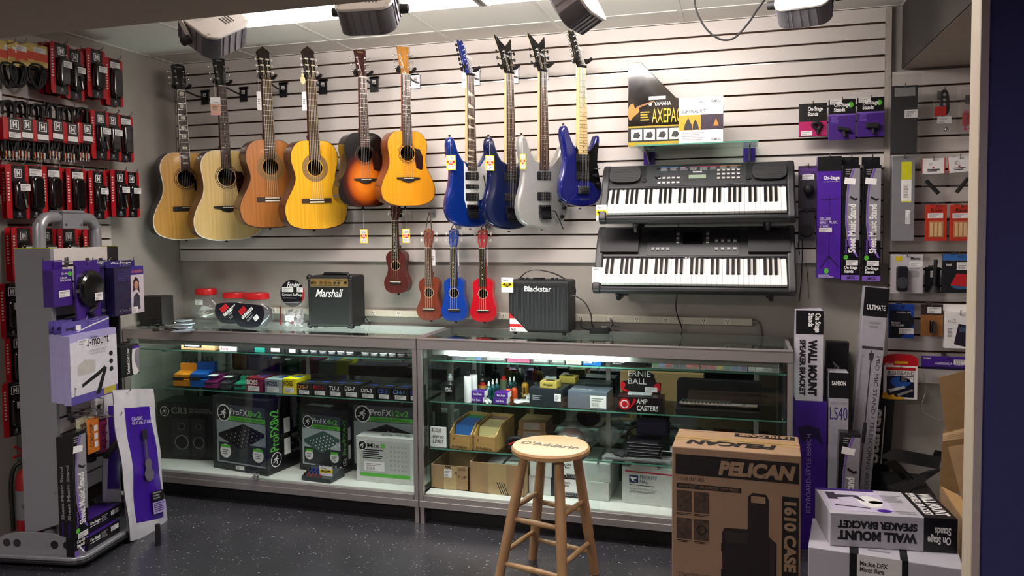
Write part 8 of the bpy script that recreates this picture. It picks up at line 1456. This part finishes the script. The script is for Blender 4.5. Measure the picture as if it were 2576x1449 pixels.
t, s, f = hang('harmonica_box', 'white harmonica box with red rounded flap', 'box', (2222, 920, 2308, 1004), -.12, .05, LWHITE); MB().prism(smooth_loop([(-s[0] / 2, s[2]), (-s[0] / 2, s[2] + .035), (-s[0] * .25, s[2] + .052), (s[0] * .25, s[2] + .052), (s[0] / 2, s[2] + .035), (s[0] / 2, s[2])], 3, False), -.022, -.02).obj('hang_flap', RED, t); patch(t, f, (.08, .04, .94, .96), mat('#e8e4e0', .4), .0005); patch(t, f, (.08, .86, .94, .95), RED, .0008); text(t, f, 'BLUESBAND', (.14, .72, .9, .84), mat('#1c1a40', .4)); patch(t, f, (.1, .06, .9, .7), mat('#12162e', .4), .0008); patch(t, f, None, mat('#2456b0', .4), .0012, poly=circ(.5, .52, .3, 18, .16)); patch(t, f, None, mat('#c8c6cc', .4), .0016, name='harmonica_picture', poly=[(.14, .28), (.6, .4), (.66, .34), (.2, .2)]); patch(t, f, None, mat('#a8a6a8', .3, .4), .0018, name='harmonica_picture', poly=[(.4, .14), (.85, .32), (.88, .26), (.44, .08)]); sticker(t, f, (.48, .52, .88, .68)); patch(t, f, None, mat('#e0a81c', .4), .0014, poly=smooth_loop([(0, 0), (.6, 0), (.5, .08), (.38, .06), (.3, .14), (.18, .1), (.08, .2), (0, .16)], 3))
ff = (Vector((0, -.0222, s[2] + .024)), Vector((1, 0, 0)), Vector((0, 0, 1)), Vector((0, -1, 0)), s[0], .05); text(t, ff, 'FREE', (.06, .0, .3, .22), LWHITE, bold=.03); patch(t, ff, (.32, .2, .72, .42), mat('#e0a81c', .4), .0008)
t, s, f = hang('harmonica_holder_bag', 'clear bag with a purple harmonica holder header', 'bagged holder', (2318, 897, 2450, 930), -.09, .003, mat('#45208c', .4)); text(t, f, 'HARMONICA HOLDER', (.26, .36, .82, .56), LWHITE); text(t, f, 'On-Stage', (.04, .74, .18, .9), LWHITE, bold=.02); patch(t, f, (0, 0, 1, .2), mat('#1a0f38', .4), .0006); sticker(t, f, (.62, .42, .9, .8)); patch(t, f, None, GREEN, .0008, poly=circ(.98, .4, .05, 14, .2)); MB().box(-s[0] / 2, -.02, -.26, s[0] / 2, -.002, 0).obj('clear_bag', FILM, t, .006); MB().tube(smooth_loop([(-.1, -.01, -.02), (-.09, -.012, -.1), (-.1, -.01, -.2), (.05, -.012, -.24), (.09, -.01, -.1), (.08, -.01, -.03)], 4, False), .002, 6).obj('wire_holder', CHROME, t, smooth=.8)
# curled leads on the slats
wires('lead_wire', 'thin curled black wire hanging on the slats by the lower keyboard', 'wire', [onY(2012, 640, -.04), onY(2008, 612, -.05), onY(2018, 606, -.05), onY(2016, 700, -.04), onY(2010, 760, -.04)], .0022)
wires('lead_wire', 'long thin black wire drooping beside the purple stand box', 'wire', [onY(2028, 662, -.03), onY(2032, 700, -.03), onY(2034, 750, -.03)], .0016)
